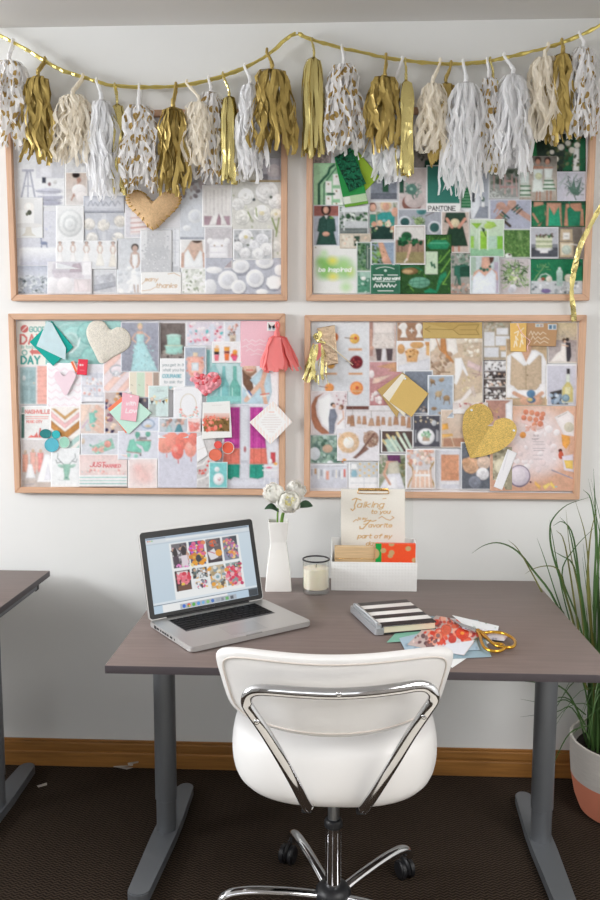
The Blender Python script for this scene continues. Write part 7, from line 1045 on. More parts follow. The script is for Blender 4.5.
# what the screen shows: coordinates in millimetres of the 331 x 207 panel, drawn from its top left corner
s = Sheet([(0, 0), (331, 0), (331, 207), (0, 207)], 1.3)
s.img[:] = lin('ccdde9')
s.run('g d6e4ee c6d8e6 0 0 331 207;r a9bcd0 0 0 331 6;r dfe6ec 0 6 331 17;r c3d1dd 0 17 331 20;r 6a7480 4 2 60 4;r 6a7480 200 2 325 4;e e8604c 7 9 2 2;e e8b84a 13 9 2 2;e 6fbf5a 19 9 2 2;r f3f6f8 60 8.4 240 12;r f5f7fa 68 22 292 178;r e6eff6 0 178 331 184;r 4a5560 0 184 331 186;r c2d8ea 0 186 331 207;'
 'r f6f8fb 26 186 230 207;r b4bcc6 78 192 258 206')
XY = s.X, s.Y; s.X, s.Y = (s.X - 74) / 1.39 + 93, (s.Y - 25) / 1.207 + 31
s.run('r 6f6a70 93 31 127 87;b 1 70 93 31 127 87 2 5 3a3440,8f8a90,d9d4d8,c9a08a,5a4a58,e3b8c8;e 2a2228 100 52 5 12;e 31262c 119 50 6 12;p e8dce4 112 60 126 60 126 86 112 86;p 4a3a48 95 60 106 60 108 86 95 86;b 2 8 96 80 124 87 2 3 e86ac0,f2a0d8;'
 'r 3a4a70 132 31 166 87;b 3 40 133 34 165 66 3 6 e86a9a,f2c23a,c96ae0,e88a5a,f4e0a0,8a5ac0,e84a6a;b 4 26 132 62 166 87 3 6 f0a020,e8b84a,d98a20,f4d890,6a4a3a;e 3a3a40 150 72 6 9;'
 'r 6a5f60 171 31 205 87;e e0582a 187 42 9 8;e f07a3a 184 39 4 3;p e9e6ea 172 62 188 54 196 76 178 82;e f0a838 198 66 8 8;r 3f3038 172 80 204 87;b 5 18 172 34 204 50 2 4 8a7a78,5a5058;l c04a6a 2 176 60 188 66;'
 'r 7a7f8a 210 31 244 87;b 6 56 211 38 243 82 2.4 5 f0a860,e87a8a,f6d08a,c96a9a,f3e6d8,e8904a,6a5a6a,b98ac0;p 8f95a8 210 60 222 87 210 87;p 4a4f5a 226 31 244 31 244 52;'
 'r 4a3230 93 94 127 140;r e6dfdf 98 96 122 112;b 7 36 96 102 125 124 3 5 e8506a,f0788a,d93a50,f4a0a8,f2788a;e f2c84a 109 126 4 4;p 6f4a38 97 128 124 128 127 140 93 140;l 2a1c1a 2 96 94 96 140;'
 'r 8a8f90 132 94 166 118;b 8 50 132 94 166 118 2 4 3a4048,e3e6e8,c9a890,5a6a68,f0f2f4,d9a85a;r eef0f4 132 122 166 140;b 9 26 138 124 162 140 2 4 e85a8a,f0c050,f4f4f6,5a4a58,8a90a0;'
 'r c9b89a 171 94 205 147;b 10 60 171 94 205 147 2.5 5.5 e8e6e0,b09a70,f0a838,8fa0a8,f4ead0,6a6258,e8c070;e dfe6ea 188 122 8 9;e 8fb0b8 188 122 4 4;'
 'r 8fa0a0 210 94 244 147;b 11 60 210 100 244 147 3 5.5 f0506a,f4889a,e83a5a,f7b8c0,f0a040,f2d0d4,c83a6a;b 12 10 220 94 244 104 2 4 5a6a62,c9d4d0;')
s.X, s.Y = XY
s.run('e 3a6fd8 90 199 5 5;e e8504a 105 199 5.4 5.4;e f2c84a 107 201 3 3;e 4aa85a 103 201 2.6 2.6;e 5ab84a 120 199 5 5;e 5aa0e8 135 199 5 5;e 7ab8e8 150 199 4.6 4.6;e 8fc87a 165 199 5 5;e 4a78c8 180 199 5 5;r a8b0ba 192 195 204 204;r 8a929c 208 195 216 204;r 6fb86a 222 195 232 204;r 5a6068 238 195 248 204;r 3a424a 300 186 331 207')
bw_, bh_ = 0.331, 0.207
def scr(x, y): return (Ml @ Vector((x, y, 0.0015)))[:]
C0 = CAM.copy(); CAM_backup = CAM
CAM = np.array([0, -3.0, 1.0])             # the sheet faces the laptop's own front
scr_o = s.build('screen', [scr(-bw_/2, .015 + bh_), scr(bw_/2, .015 + bh_), scr(bw_/2, .015), scr(-bw_/2, .015)], paint_mat('lit_laptop_screen', emit=0.62), 0, lid, 0.0002)
CAM = CAM_backup
st, cx = text_strokes('MacBook_Pro', 0, 0, 4.0); paths = []
for q in st: paths.append([scr(-.020 + a * .04 / cx, .0062 - b * .00045) for a, b in q])
tubes('lettering', paths, .0003, mat('grey_lettering', '8f8f94', .5), lid, 4)

# ---------------------------------------------------------------- vase, candle
M_cer = mat('glossy_white_ceramic', 'eeece8', 0.25, coat=.3)
vb = np.array([0.3650, -0.222, DH])
vase = thing('vase', 'square white ceramic vase pinched near its top, holding white peonies', 'vase', vb, math.radians(4))
prof = [(0.0405, 0), (0.0415, .004), (0.037, .06), (0.0305, .115), (0.0255, .15), (0.0255, .158), (0.0295, .195), (0.0315, .217), (0.0295, .218), (0.027, .195), (0.022, .155), (0.03, .08), (0.034, .02)]
vs, fs = [], []
for h_, z in prof:
    r = .004
    for sx, sy, a0 in ((1, 1, 0), (-1, 1, 90), (-1, -1, 180), (1, -1, 270)):
        for k in range(4):
            a = math.radians(a0 + 30 * k); vs.append((sx * (h_ - r) + r * math.cos(a), sy * (h_ - r) + r * math.sin(a), z))
n = 16
for i in range(len(prof) - 1):
    for k in range(n): fs.append((i * n + k, i * n + (k + 1) % n, (i + 1) * n + (k + 1) % n, (i + 1) * n + k))
fs += [tuple(reversed(range(n))), tuple((len(prof) - 1) * n + k for k in range(n))]
bm = bmesh.new(); me = bpy.data.meshes.new('t'); me.from_pydata(vs, [], fs); bm.from_mesh(me)
from_bm('vase_body', bm, M_cer, vase, True)
M_pet = tissue_mat('white_peony_petal', 'fefdf8', 0.6, 0, 0.5); M_petc = tissue_mat('yellow_peony_heart', 'f6efb4', 0.6, 0, 0.35)
M_stem = mat('fresh_green_stem', '6f9a3c', 0.5); M_leaf = mat('dark_green_leaf', '35553c', 0.4, noise=.15, nscale=60)
def petal(bm, c, d, up, size, cup):        # a flat-based leaf, used for the sepals
    d = d.normalized(); side = d.cross(up).normalized(); g = []
    for i in range(6):
        t = i / 5; w = size * .5 * math.sin(math.pi * min(1, .12 + t * .86)) ** .7
        g.append([bm.verts.new(c + d * (size * t) + side * (w * k) + up.normalized() * (cup * size * t * t)) for k in (-1, -.5, 0, .5, 1)])
    for i in range(5):
        for j in range(4): bm.faces.new((g[i][j], g[i][j + 1], g[i + 1][j + 1], g[i + 1][j]))
def bowl_petal(bm, F_, a, b, q, r, th0, th1, w, flare, rnd):   # a curved petal lying on a ball, its tip flaring outwards
    g = []; ph = rnd.uniform(0, 6)
    for i in range(8):
        t = i / 7; th = math.radians(th0 + (th1 - th0) * t); R = r * (1 + flare * t ** 3)
        ww = w * math.sin(math.pi * min(1, .10 + t * .74)) ** .6
        row = []
        for j in range(7):
            k = (j - 3) / 3; qq = q + ww * k / max(.45, math.sin(th)); rr_ = R * (1 + .05 * t * math.sin(5 * k + ph)) - r * .10 * k * k * (1 - t)
            th2 = th + .10 * k * k * t + .05 * t * math.sin(7 * k + ph)
            row.append(bm.verts.new((a * math.cos(qq) + b * math.sin(qq)) * (rr_ * math.sin(th2)) + F_ * (rr_ * math.cos(th2))))
        g.append(row)
    for i in range(7):
        for j in range(6): bm.faces.new((g[i][j], g[i][j + 1], g[i + 1][j + 1], g[i + 1][j]))
def peony(x, y, Yw, r, face, seed, label, openf):
    c = at_y(x, y, Yw); rnd = random.Random(seed)
    t = thing('peony', label, 'flower', c, 0, 'white peonies in the vase')
    F_ = Vector(face).normalized(); a = F_.cross(Vector((0.1, .2, 1))).normalized(); b = F_.cross(a)
    bm = bmesh.new(); bmesh.ops.create_icosphere(bm, subdivisions=2, radius=r * .6)
    for ring, (nn, R, th0, th1, w, fl) in enumerate(((6, 1.0, 165, 62, .62, .18), (6, .92, 160, 42, .58, .10), (6, .78, 150, 28, .55, .06), (5, .62, 140, 14, .55, .05))):
        if not openf: th1 -= 14
        for k in range(nn):
            bowl_petal(bm, F_, a, b, 2 * math.pi * (k + ring * .5 + rnd.uniform(-.15, .15)) / nn, r * R * rnd.uniform(.95, 1.05), th0, th1 + rnd.uniform(-6, 6), w * rnd.uniform(.9, 1.1), fl, rnd)
    from_bm('petals', bm, M_pet, t, True)
    if openf:
        bm = bmesh.new()
        for k in range(9): bowl_petal(bm, F_, a, b, rnd.uniform(0, 6.28), r * rnd.uniform(.68, .8), 60, rnd.uniform(8, 22), .28, .05, rnd)
        from_bm('flower_heart', bm, M_petc, t, True)
    # green sepals under the bloom
    bm = bmesh.new()
    for k in range(5):
        q = 2 * math.pi * k / 5; out = a * math.cos(q) + b * math.sin(q)
        petal(bm, -F_ * r * 1.02, out, F_, r * .62, .45)
    from_bm('sepals', bm, M_stem, t, True)
    neck = Vector((vb[0], vb[1], DH + .05)) - Vector(c)
    m1 = Vector((vb[0] + (c[0] - vb[0]) * .25, vb[1] + (c[1] - vb[1]) * .25, DH + .220)) - Vector(c)
    tube('stem', smooth_path([-F_ * r * .9, -F_ * r * .9 + (m1 + F_ * r * .9) * .5 + Vector((0, 0, .004)), m1, neck], 4), .0028, M_stem, t, 8)
    return t
pe1 = peony(289, 501.5, -0.262, .034, (.05, -1, .25), 1, 'open white peony with yellow heart, frontmost in the vase', True)
pe2 = peony(274.6, 493, -0.236, .030, (-.5, -.7, .35), 2, 'white peony on the left of the vase bunch', False)
pe3 = peony(295.5, 491, -0.205, .029, (.45, -.4, .6), 3, 'white peony at the back right of the vase bunch', False)
def leaf(parent, base, tip, sag, w):
    c = Vector(parent.location); a, b = Vector(base) - c, Vector(tip) - c
    bm = bmesh.new(); g = []
    side = (b - a).cross(Vector((0, -.75, .66))).normalized()
    for i in range(9):
        t = i / 8; p = a.lerp(b, t) + Vector((0, 0, sag * math.sin(math.pi * t))); ww = w * math.sin(math.pi * (t * .94 + .03)) ** .8
        g.append([bm.verts.new(p + side * ww * s_ + Vector((0, -.3, .5)) * (abs(s_) * ww * .3)) for s_ in (-1, 0, 1)])
    for i in range(8):
        for j in range(2): bm.faces.new((g[i][j], g[i][j + 1], g[i + 1][j + 1], g[i + 1][j]))
    from_bm('leaf', bm, M_leaf, parent, True)
leaf(pe2, at_y(279, 512, -.24), at_y(264.6, 509, -.255), .012, .011)
leaf(pe1, at_y(297, 507, -.25), at_y(312.6, 506, -.262), .006, .014)

def clear_mat(name, tint, refl):             # thin clear walls: see-through with a grazing gloss
    m = bpy.data.materials.new(name); m.use_nodes = True; N, L = m.node_tree.nodes, m.node_tree.links
    N.remove(N['Principled BSDF']); t = N.new('ShaderNodeBsdfTransparent'); t.inputs['Color'].default_value = tint
    g = N.new('ShaderNodeBsdfGlossy'); g.inputs['Roughness'].default_value = .04; w = N.new('ShaderNodeLayerWeight'); w.inputs['Blend'].default_value = refl
    x = N.new('ShaderNodeMixShader'); L.new(w.outputs['Facing'], x.inputs[0]); L.new(t.outputs[0], x.inputs[1]); L.new(g.outputs[0], x.inputs[2]); L.new(x.outputs[0], N['Material Output'].inputs[0]); return m
M_glass = clear_mat('clear_glass', (.985, .99, .985, 1), .15)
cb = np.array([0.4850, -0.2640, DH])
can = thing('candle', 'cream candle in a clear glass tumbler with a black rim', 'candle', cb)
lathe('glass', [(.0385, .0005), (.0405, .003), (.0412, .012), (.0412, .106), (.0398, .106), (.0396, .017), (.036, .0145), (.001, .014)], M_glass, can, 48)
M_wax = mat('cream_wax', 'fbf1dc', 0.5); M_wax.node_tree.nodes['Principled BSDF'].inputs['Subsurface Weight'].default_value = .25; M_wax.node_tree.nodes['Principled BSDF'].inputs['Subsurface Radius'].default_value = (.02, .014, .008)
lathe('wax', [(.0365, .0155), (.0391, .019), (.0391, .079), (.037, .080), (.001, .0795)], M_wax, can, 48)
tube('wick', [(0, 0, .079), (.0005, 0, .086), (.002, 0, .091)], .0008, M_dark, can, 6)
bm = bmesh.new(); ringv = [(.0417 * math.cos(k * math.pi / 24), .0417 * math.sin(k * math.pi / 24), .1062) for k in range(49)]
tube('rim', [(x * .975, y * .975, z) for x, y, z in ringv], .0026, mat('black_rim_enamel', '15161c', .3), can, 8)

# ---------------------------------------------------------------- desk tray with its contents
M_tray = mat('white_embossed_metal', 'eeeeec', 0.4)
def embossed():
    m = mat('white_dot_embossed_metal', 'ededeb', 0.45); N, L = m.node_tree.nodes, m.node_tree.links
    tc = N.new('ShaderNodeTexCoord'); v = N.new('ShaderNodeTexVoronoi'); v.inputs['Scale'].default_value = 100; v.inputs['Randomness'].default_value = 0
    mp = N.new('ShaderNodeMapping'); mp.inputs['Scale'].default_value = (1, 0, 1); L.new(tc.outputs['Object'], mp.inputs['Vector']); L.new(mp.outputs[0], v.inputs['Vector'])
    bp = N.new('ShaderNodeBump'); bp.inputs['Strength'].default_value = .5; bp.inputs['Distance'].default_value = .002; bp.invert = True
    L.new(v.outputs['Distance'], bp.inputs['Height']); L.new(bp.outputs[0], N['Principled BSDF'].inputs['Normal']); return m
M_emb = embossed()
TX0, TX1, TY0, TY1 = 0.5316, 0.7995, -0.2385, -0.128
tr = thing('desk_tray', 'white desk tray embossed with dots, holding cards and notebooks', 'tray', ((TX0 + TX1) / 2, TY0, DH))
hw = (TX1 - TX0) / 2; dep = TY1 - TY0; tk = .003
box('front_panel', (0, tk / 2, .046), (2 * hw, tk, .092), M_emb, tr, .001)
box('back_panel', (0, dep - tk / 2, .073), (2 * hw, tk, .146), M_tray, tr, .001)
box('bottom', (0, dep / 2, .002), (2 * hw - .006, dep - .006, .004), M_tray, tr)
for sx in (-1, 1):
    pts = [(0.003, 0), (dep - .003, 0), (dep - .003, .146), (.062, .146), (.046, .142), (.036, .128), (.030, .104), (.020, .095), (.003, .092)]
    bm = bmesh.new(); f = [bm.verts.new((sx * hw, a, b)) for a, b in pts]; bk = [bm.verts.new((sx * (hw - tk), a, b)) for a, b in pts]
    bm.faces.new(f); bm.faces.new(bk[::-1]); n = len(pts)
    for i in range(n): bm.faces.new((f[i], f[(i + 1) % n], bk[(i + 1) % n], bk[i]))
    from_bm('side_panel', bm, M_tray, tr)
# clipboard of clear acrylic and the lettered card it holds
yc = -0.1375
p0, p1 = at_y(341.5, 489.6, yc), at_y(410.6, 489.6, yc)
clip = thing('clipboard', 'clear acrylic clipboard with a gold clip standing in the tray', 'clipboard', (0.672, yc + .002, DH + .0045))
ztop = p0[2] + .006 - DH - .0045
box('acrylic_board', (.003, 0, ztop / 2), (.236, .003, ztop), M_glass, clip, .0008)
M_gold = mat('polished_gold_metal_clip', 'd9b06c', .22, .95)
bm = bmesh.new(); gx0, gx1 = at_y(358, 487, yc)[0] - .672, at_y(388.6, 487, yc)[0] - .672
add_box(bm, ((gx0 + gx1) / 2, -.006, ztop - .004), (gx1 - gx0, .008, .009), .003)
from_bm('gold_clip', bm, M_gold, clip, True)
tube('clip_wire', smooth_path([(gx0 + .002, -.008, ztop - .004), (gx0, -.009, ztop - .012), (gx0 + .003, -.0092, ztop - .0165), ((gx0 + gx1) / 2, -.0092, ztop - .0172), (gx1 - .003, -.0092, ztop - .0165), (gx1, -.009, ztop - .012), (gx1 - .002, -.008, ztop - .004)], 4), .0013, M_gold, clip, 8)
s = Sheet([(341, 489.3), (405, 489.3), (405, 586), (341, 586)], .4); s.img[:] = lin('f4f0e6')
G = 'd6a95c'
def script(x, y, size, w, txt, sl=.3): return f't {G} {w} {size} {x} {y} {txt} {sl};'
s.run(script(357, 509.6, 6.0, .9, 'alking') + f'l {G} 1.1 352.4 501 356 499.4 361 501.4;l {G} 1.1 357 500.4 354.6 507 354.8 511 352.6 513.4 351 511.6;l {G} .7 383 500 386 499.6;'
  + script(371, 516.6, 3.9, .8, 'to_you') + f'l {G} .8 353.4 526 356 523.6 358 524.6;' + script(357.6, 523.6, 2.6, .6, 'is_my') + f'l {G} .8 379 522 382 520 386 523 390 524.4 394 521.4 392 520;'
  + f'l {G} 1 364 526 368 524.4 373 525.6 376 524.6;l {G} 1.1 370.6 524.4 366 530 363 534 360 534 360 531.6;l {G} .8 363.6 529 368 528.4;' + script(368.6, 532.2, 4.2, .85, 'avorite', .25)
  + script(357.8, 544.6, 4.2, .85, 'part_of_my', .3) + script(366, 553, 4.2, .85, 'day', .3) + 'n .015')
card = s.build('lettered_card', [at_y(341, 489.3, yc - .0042), at_y(405, 489.3, yc - .0042), at_y(405, 574, yc - .0042), at_y(341, 574, yc - .0042)], M_card, 0)
tag(card, 'cream card with gold hand lettering about talking to you', 'card')
# kraft-coloured box and dotted notebook in the front of the tray
ybx = -0.205
a_, b_ = at_y(334.6, 546.4, ybx), at_y(376.4, 562, ybx)
kb_ = thing('kraft_notebook', 'kraft brown notebook lying upright in the tray, left of the red one', 'notebook', ((a_[0] + b_[0]) / 2, ybx + .008, DH + .0045))
hh = a_[2] - DH - .0045
M_kraft = mat('light_wood_grain_kraft', 'd3b48a', .6, noise=.10, nscale=7, stretch=(2, 10, 40))
w_ = b_[0] - a_[0]
box('cover', (0, -.008, hh / 2), (w_, .002, hh), M_kraft, kb_, .0006); box('pages', (0, 0, hh / 2 - .001), (w_ - .003, .0138, hh - .003), mat('cream_page_edges', 'efe6d0', .8, noise=.05, nscale=4, stretch=(1, 600, 1)), kb_)
box('back_cover', (0, .008, hh / 2), (w_, .002, hh), M_kraft, kb_, .0006); tube('gold_edge', [(-w_/2 + .002, -.0093, .090), (w_/2 - .002, -.0093, .090)], .0009, M_gold, kb_, 6)
a2, b2 = at_y(375.6, 543.4, ybx - .012), at_y(415.4, 562, ybx - .012)
w2 = b2[0] - a2[0]; h2 = a2[2] - DH - .0045
rn = thing('notebook', 'red notebook with gold dots and a green spine in the tray', 'notebook', ((a2[0] + b2[0]) / 2, ybx - .006, DH + .0045))
s = Sheet([(375.6, 542.6), (415.4, 543.6), (415.4, 592), (375.6, 592)], .5); s.img[:] = lin('f25a34')
s.run('r 1fa04a 375 540 381.6 600;e c9a878 374 554 5.4 6;e c9a878 383.4 550.6 2.8 2.8;e c9a878 391.4 543.6 2.8 2.4;e c9a878 391.6 553 2.8 3;e c9a878 390.4 556.4 2.6 2.4;e c9a878 408 548.6 2.8 2.7;e c9a878 414.4 561.4 2.6 2.8;e c9a878 400 566 2.8 2.8;e c9a878 386 572 2.8 2.8;e c9a878 408 578 2.8 2.8')
o_ = s.build('cover', [Vector(p) for p in ((-w2/2, -.0068, h2), (w2/2, -.0068, h2), (w2/2, -.0068, 0), (-w2/2, -.0068, 0))], M_card, 0, rn, thick=.002)
box('pages', (0, 0, h2 / 2 - .001), (w2 - .002, .0095, h2 - .002), bpy.data.materials['cream_page_edges'], rn); box('back_cover', (0, .0058, h2 / 2), (w2, .002, h2), mat('red_cover_card', 'e8502e', .6), rn)

# ---------------------------------------------------------------- notebook, papers and scissors on the desk
def strip_mat(name):
    m = mat(name, 'f1efec', .45); N, L = m.node_tree.nodes, m.node_tree.links; b = N['Principled BSDF']
    tc = N.new('ShaderNodeTexCoord'); sp = N.new('ShaderNodeSeparateXYZ'); L.new(tc.outputs['Object'], sp.inputs[0])
    a = N.new('ShaderNodeMath'); a.operation = 'ADD'; a.inputs[1].default_value = NH_ / 2 - NH_ / 14; L.new(sp.outputs['Y'], a.inputs[0])
    f = N.new('ShaderNodeMath'); f.operation = 'PINGPONG'; f.inputs[1].default_value = NH_ / 7; L.new(a.outputs[0], f.inputs[0])
    g = N.new('ShaderNodeMath'); g.operation = 'LESS_THAN'; g.inputs[1].default_value = NH_ / 14; L.new(f.outputs[0], g.inputs[0])
    mx = N.new('ShaderNodeMix'); mx.data_type = 'RGBA'; L.new(g.outputs[0], mx.inputs['Factor']); mx.inputs['A'].default_value = (*lin('f1efec'), 1); mx.inputs['B'].default_value = (*lin('201a1e'), 1)
    L.new(mx.outputs['Result'], b.inputs['Base Color']); return m
nz = DH
q1, q2, q3, q4 = [at_z(*p, DH + .022) for p in ((358.6, 603.6), (410, 600.6), (433, 622.4), (380, 628.4))]
xd = (q2 + q3 - q1 - q4) / 2; yd = (q1 + q2 - q3 - q4) / 2
nc = (q1 + q2 + q3 + q4) / 4; nc[2] = DH
nw, nh, na = np.linalg.norm(xd), np.linalg.norm(yd), math.atan2(xd[1], xd[0])
nbk = thing('striped_notebook', 'black and white striped notebook with grey spine lying beside the papers', 'notebook', (nc[0], nc[1], DH + .0025), na)
NH_ = nh
box('front_cover', (0, 0, .0215), (nw, nh, .003), strip_mat('black_white_striped_cover'), nbk, .0012)
box('back_cover', (0, 0, .0015), (nw, nh, .003), bpy.data.materials['black_plastic'], nbk, .0012)
box('pages', (.001, 0, .0115), (nw - .008, nh - .008, .0168), mat('cream_paper_block', 'e9dfc4', .8, noise=.08, nscale=3, stretch=(1, 1, 300)), nbk)
bm = rounded(.027, nh + .002, .008, 0, .0245); bmesh.ops.translate(bm, verts=bm.verts, vec=(-nw / 2 - .006, 0, 0))
bmesh.ops.bevel(bm, geom=[e for e in bm.edges if e.verts[0].co.z == e.verts[1].co.z and e.verts[0].co.z > .01], offset=0.007, segments=4, affect='EDGES')
from_bm('spine', bm, mat('silver_grey_vinyl', 'a9abae', .3, .3), nbk, True)['label'] = 'silver grey spine'
tube('pen_loop', smooth_path([(-nw/2 - .010, nh*.42, .026), (-nw/2 - .009, 0, .0275), (-nw/2 - .008, -nh*.42, .026)], 6), .0032, mat('clear_grey_plastic', 'c3c6c9', .2, .2), nbk, 8)

def flat_sheet(name, label, cat, px, z, bg, src, m=None, lift=.001, cell=.5, group='loose papers under the scissors'):
    s = Sheet(px, cell); s.img[:] = lin(bg); s.run(src)
    return tag(s.build(name, [at_z(x, y, z) for x, y in px], m or M_print, lift), label, cat, group)
Z = DH + .0009
flat_sheet('paper_sheet', 'torn white sheet at the bottom of the paper pile', 'paper', [(416, 616), (490, 632), (492, 641), (452, 668)], Z, 'eceeee', 'b 3 14 425 620 490 660 1 2 d6dadc,f4f4f4')
flat_sheet('paper_sheet', 'dusty blue sheet sticking out towards the desk front', 'paper', [(420, 615), (478, 620), (491.5, 657), (405, 661)], Z + .001, '8fa9b6', 'n .04;s a8bcc6 450 652 18 4 .5')
flat_sheet('paper_sheet', 'mint green sheet with its corner left of the pile', 'paper', [(402, 626), (440, 618), (450, 638), (386.5, 642.6)], Z + .002, '7fb8a4', 'n .05')
flat_sheet('paper_sheet', 'pale blue patterned sheet peeking beneath the flower photo', 'paper', [(399, 638), (470, 622), (480, 650), (406, 652)], Z + .003, 'a9c0d0', 'b 6 26 400 625 478 650 1 2.4 c3d3de,8fa8bc')
flat_sheet('photo_print', 'print crowded with red and coral dahlias under the scissors', 'print', [(436, 615.5), (488, 624), (464, 655.5), (407, 645)], Z + .004, 'c9b8b4', 'p d9d0d6 440 640 470 640 462 655 430 650;b 4 120 424 618 484 645 1.4 3.6 e0563e,d9402e,f08a70,b83a3a,f2b09a,8a4a44,e8704e,5f6a4a;f e0482e 462 634 6.6 f2a040;f e8694c 446 630 5.4;f d93a2a 474 629 5;f ef8a6a 438 637 4;f d4483c 452 640 4;b 5 26 410 636 440 650 1 2.6 6a4a50,c9a8a8,8f6a6a,e8d0cc;p e3e6ee 446 645 474 641 464 655 440 652', cell=.4)
flat_sheet('paper_sheet', 'white printed sheet under the scissor blades', 'paper', [(452, 615), (499, 626), (497.6, 632), (466, 627)], Z + .0052, 'e9ecee', 'b 8 18 460 615 498 630 .8 1.8 b8c6c0,8fa89a,dfe4e6')
flat_sheet('paper_sheet', 'grey pink printed scrap beside the scissor handles', 'paper', [(478, 628), (509, 634.6), (504, 641), (480, 638)], Z + .0062, 'd8d4da', 'b 7 14 482 629 506 640 1 2 9a9aa8,c9a8b8,efeff2')
sz = DH + .0095
sc0 = at_z(478, 631, sz)
sci = thing('scissors', 'gold handled scissors with steel blades lying on the papers', 'scissors', sc0)
def P_(x, y, dz=0): p = at_z(x, y, sz + dz); return Vector(p) - Vector(sc0)
M_goldh = mat('bright_gold_handles', 'd9a640', .2, .95)
for k, (tip, hp) in enumerate((((449.6, 619.4), [(477, 630), (484, 632.6), (491, 632), (502, 633), (511, 637), (515, 641.4), (513.6, 646.4), (506, 647.4), (496, 645.4), (489, 640), (484, 634.6), (479, 631.4)]),
                             ((455.6, 622.8), [(477, 630.6), (480, 636), (481.6, 642), (485, 648), (492, 651), (500, 650.8), (504.6, 648), (502, 644.4), (493, 643), (486, 638), (480, 632)]))):
    half = thing('tmp', '', '') if False else None
    pts = [P_(*tip), P_(464, 625.4 + k * .6), P_(476, 629.2 + k * .6), P_(479.6, 632.4), P_(475, 632.6), P_(462, 627.8 + k * .6)]
    zz = .002 * (1 - k)
    bm = bmesh.new(); f = [bm.verts.new(p + Vector((0, 0, zz + .0012))) for p in pts]; b = [bm.verts.new(p + Vector((0, 0, zz))) for p in pts]
    bm.faces.new(f); bm.faces.new(b[::-1]); n = len(f)
    for i in range(n): bm.faces.new((f[i], f[(i + 1) % n], b[(i + 1) % n], b[i]))
    from_bm('blade', bm, mat('scissor_steel', 'b9bdc3', .25, .9) if k == 0 else bpy.data.materials['scissor_steel'], sci)
    tube('handle', smooth_path([P_(x, y, .003 + zz) for x, y in hp], 5), .0042, M_goldh, sci, 10)
lathe('pivot_screw', [(.0045, 0), (.0045, .0015), (.0035, .0024), (.001, .0026)], M_goldh, sci, 16, (0, 0, .0034))

# ---------------------------------------------------------------- office chair
M_vinyl = mat('soft_white_vinyl', 'eceae8', .42, noise=.01, nscale=8, bump=.05, bscale=500)
M_seam = mat('warm_white_welt', 'd9d0c8', .5)
M_chr = mat('mirror_chrome', 'dcdcde', .09, 1.0)
HX, HY = 0.545, -0.785
ch = thing('office_chair', 'white vinyl swivel chair with chrome frame, pushed up to the desk', 'chair', (HX, HY, 0))
def sq(t, e): return math.copysign(abs(t) ** e, t)
# seat: rounded pad, its rear edge towards the camera
vs, fs = [], []
NS = 48
lev = [(.66, .424), (.88, .430), (.965, .446), (.995, .475), (1.0, .520), (.985, .556), (.94, .578), (.84, .590), (.60, .596), (.30, .597), (.1, .597)]
for s_, z in lev:
    for k in range(NS):
        a = 2 * math.pi * k / NS
        x = .252 * s_ * sq(math.cos(a), .62); y = .228 * s_ * sq(math.sin(a), .72)
        vs.append((x, y + .005, z - .008 * (x / .23) ** 2 * 0 + (.006 * (abs(x) / .25) ** 2 if z > .5 else .018 * (abs(x) / .252) ** 2 if y < 0 and z < .48 else 0)))
for i in range(len(lev) - 1):
    for k in range(NS): fs.append((i * NS + k, i * NS + (k + 1) % NS, (i + 1) * NS + (k + 1) % NS, (i + 1) * NS + k))
fs += [tuple(reversed(range(NS))), tuple((len(lev) - 1) * NS + k for k in range(NS))]
bm = bmesh.new(); me = bpy.data.meshes.new('t'); me.from_pydata(vs, [], fs); bm.from_mesh(me)
seat = from_bm('seat', bm, M_vinyl, ch, True)
md = seat.modifiers.new('sub', 'SUBSURF'); md.levels = 1; md.render_levels = 1
# backrest: a bent pad; (s, t) run across and up the pad
def back_pt(s_, t, off):
    """s -1..1 across, t 0..1 up; off: distance from the pad's mid surface towards the camera"""
    wv = .228 + .040 * t
    x = wv * s_; z = .634 + .197 * t + .026 * s_ * s_ * (1 - t) + .012 * s_ * s_ * t
    y = -.262 - .050 * t + .062 * s_ * s_
    y -= off; return Vector((x * .998 - y * .0, y + x * .055, z + .005))
def pad_outline(n=120, e=.36):
    pts = [(sq(math.cos(2 * math.pi * k / 2000), e), .5 + .5 * sq(math.sin(2 * math.pi * k / 2000), e)) for k in range(2001)]
    d = [0]
    for p, q in zip(pts, pts[1:]): d.append(d[-1] + math.hypot((q[0] - p[0]) * .25, (q[1] - p[1]) * .19))
    out, j = [], 0
    for k in range(n):
        L_ = d[-1] * k / n
        while d[j + 1] < L_: j += 1
        u = (L_ - d[j]) / (d[j + 1] - d[j] + 1e-12); out.append((pts[j][0] + (pts[j + 1][0] - pts[j][0]) * u, pts[j][1] + (pts[j + 1][1] - pts[j][1]) * u))
    return out
out = pad_outline(); n = len(out); vs, fs = [], []
prof = [(.30, -.028), (.62, -.027), (.86, -.023), (.95, -.016), (.99, -.006), (1.0, .004), (.985, .014), (.955, .019), (.90, .0215), (.62, .023), (.30, .0235)]
for r, off in prof:
    for s_, t in out:
        ins = .5 + (t - .5) * (1 - (1 - r) * 1.0); vs.append(back_pt(s_ * (1 - (1 - r) * .62), .5 + (t - .5) * r, off))
for i in range(len(prof) - 1):
    for k in range(n): fs.append((i * n + k, i * n + (k + 1) % n, (i + 1) * n + (k + 1) % n, (i + 1) * n + k))
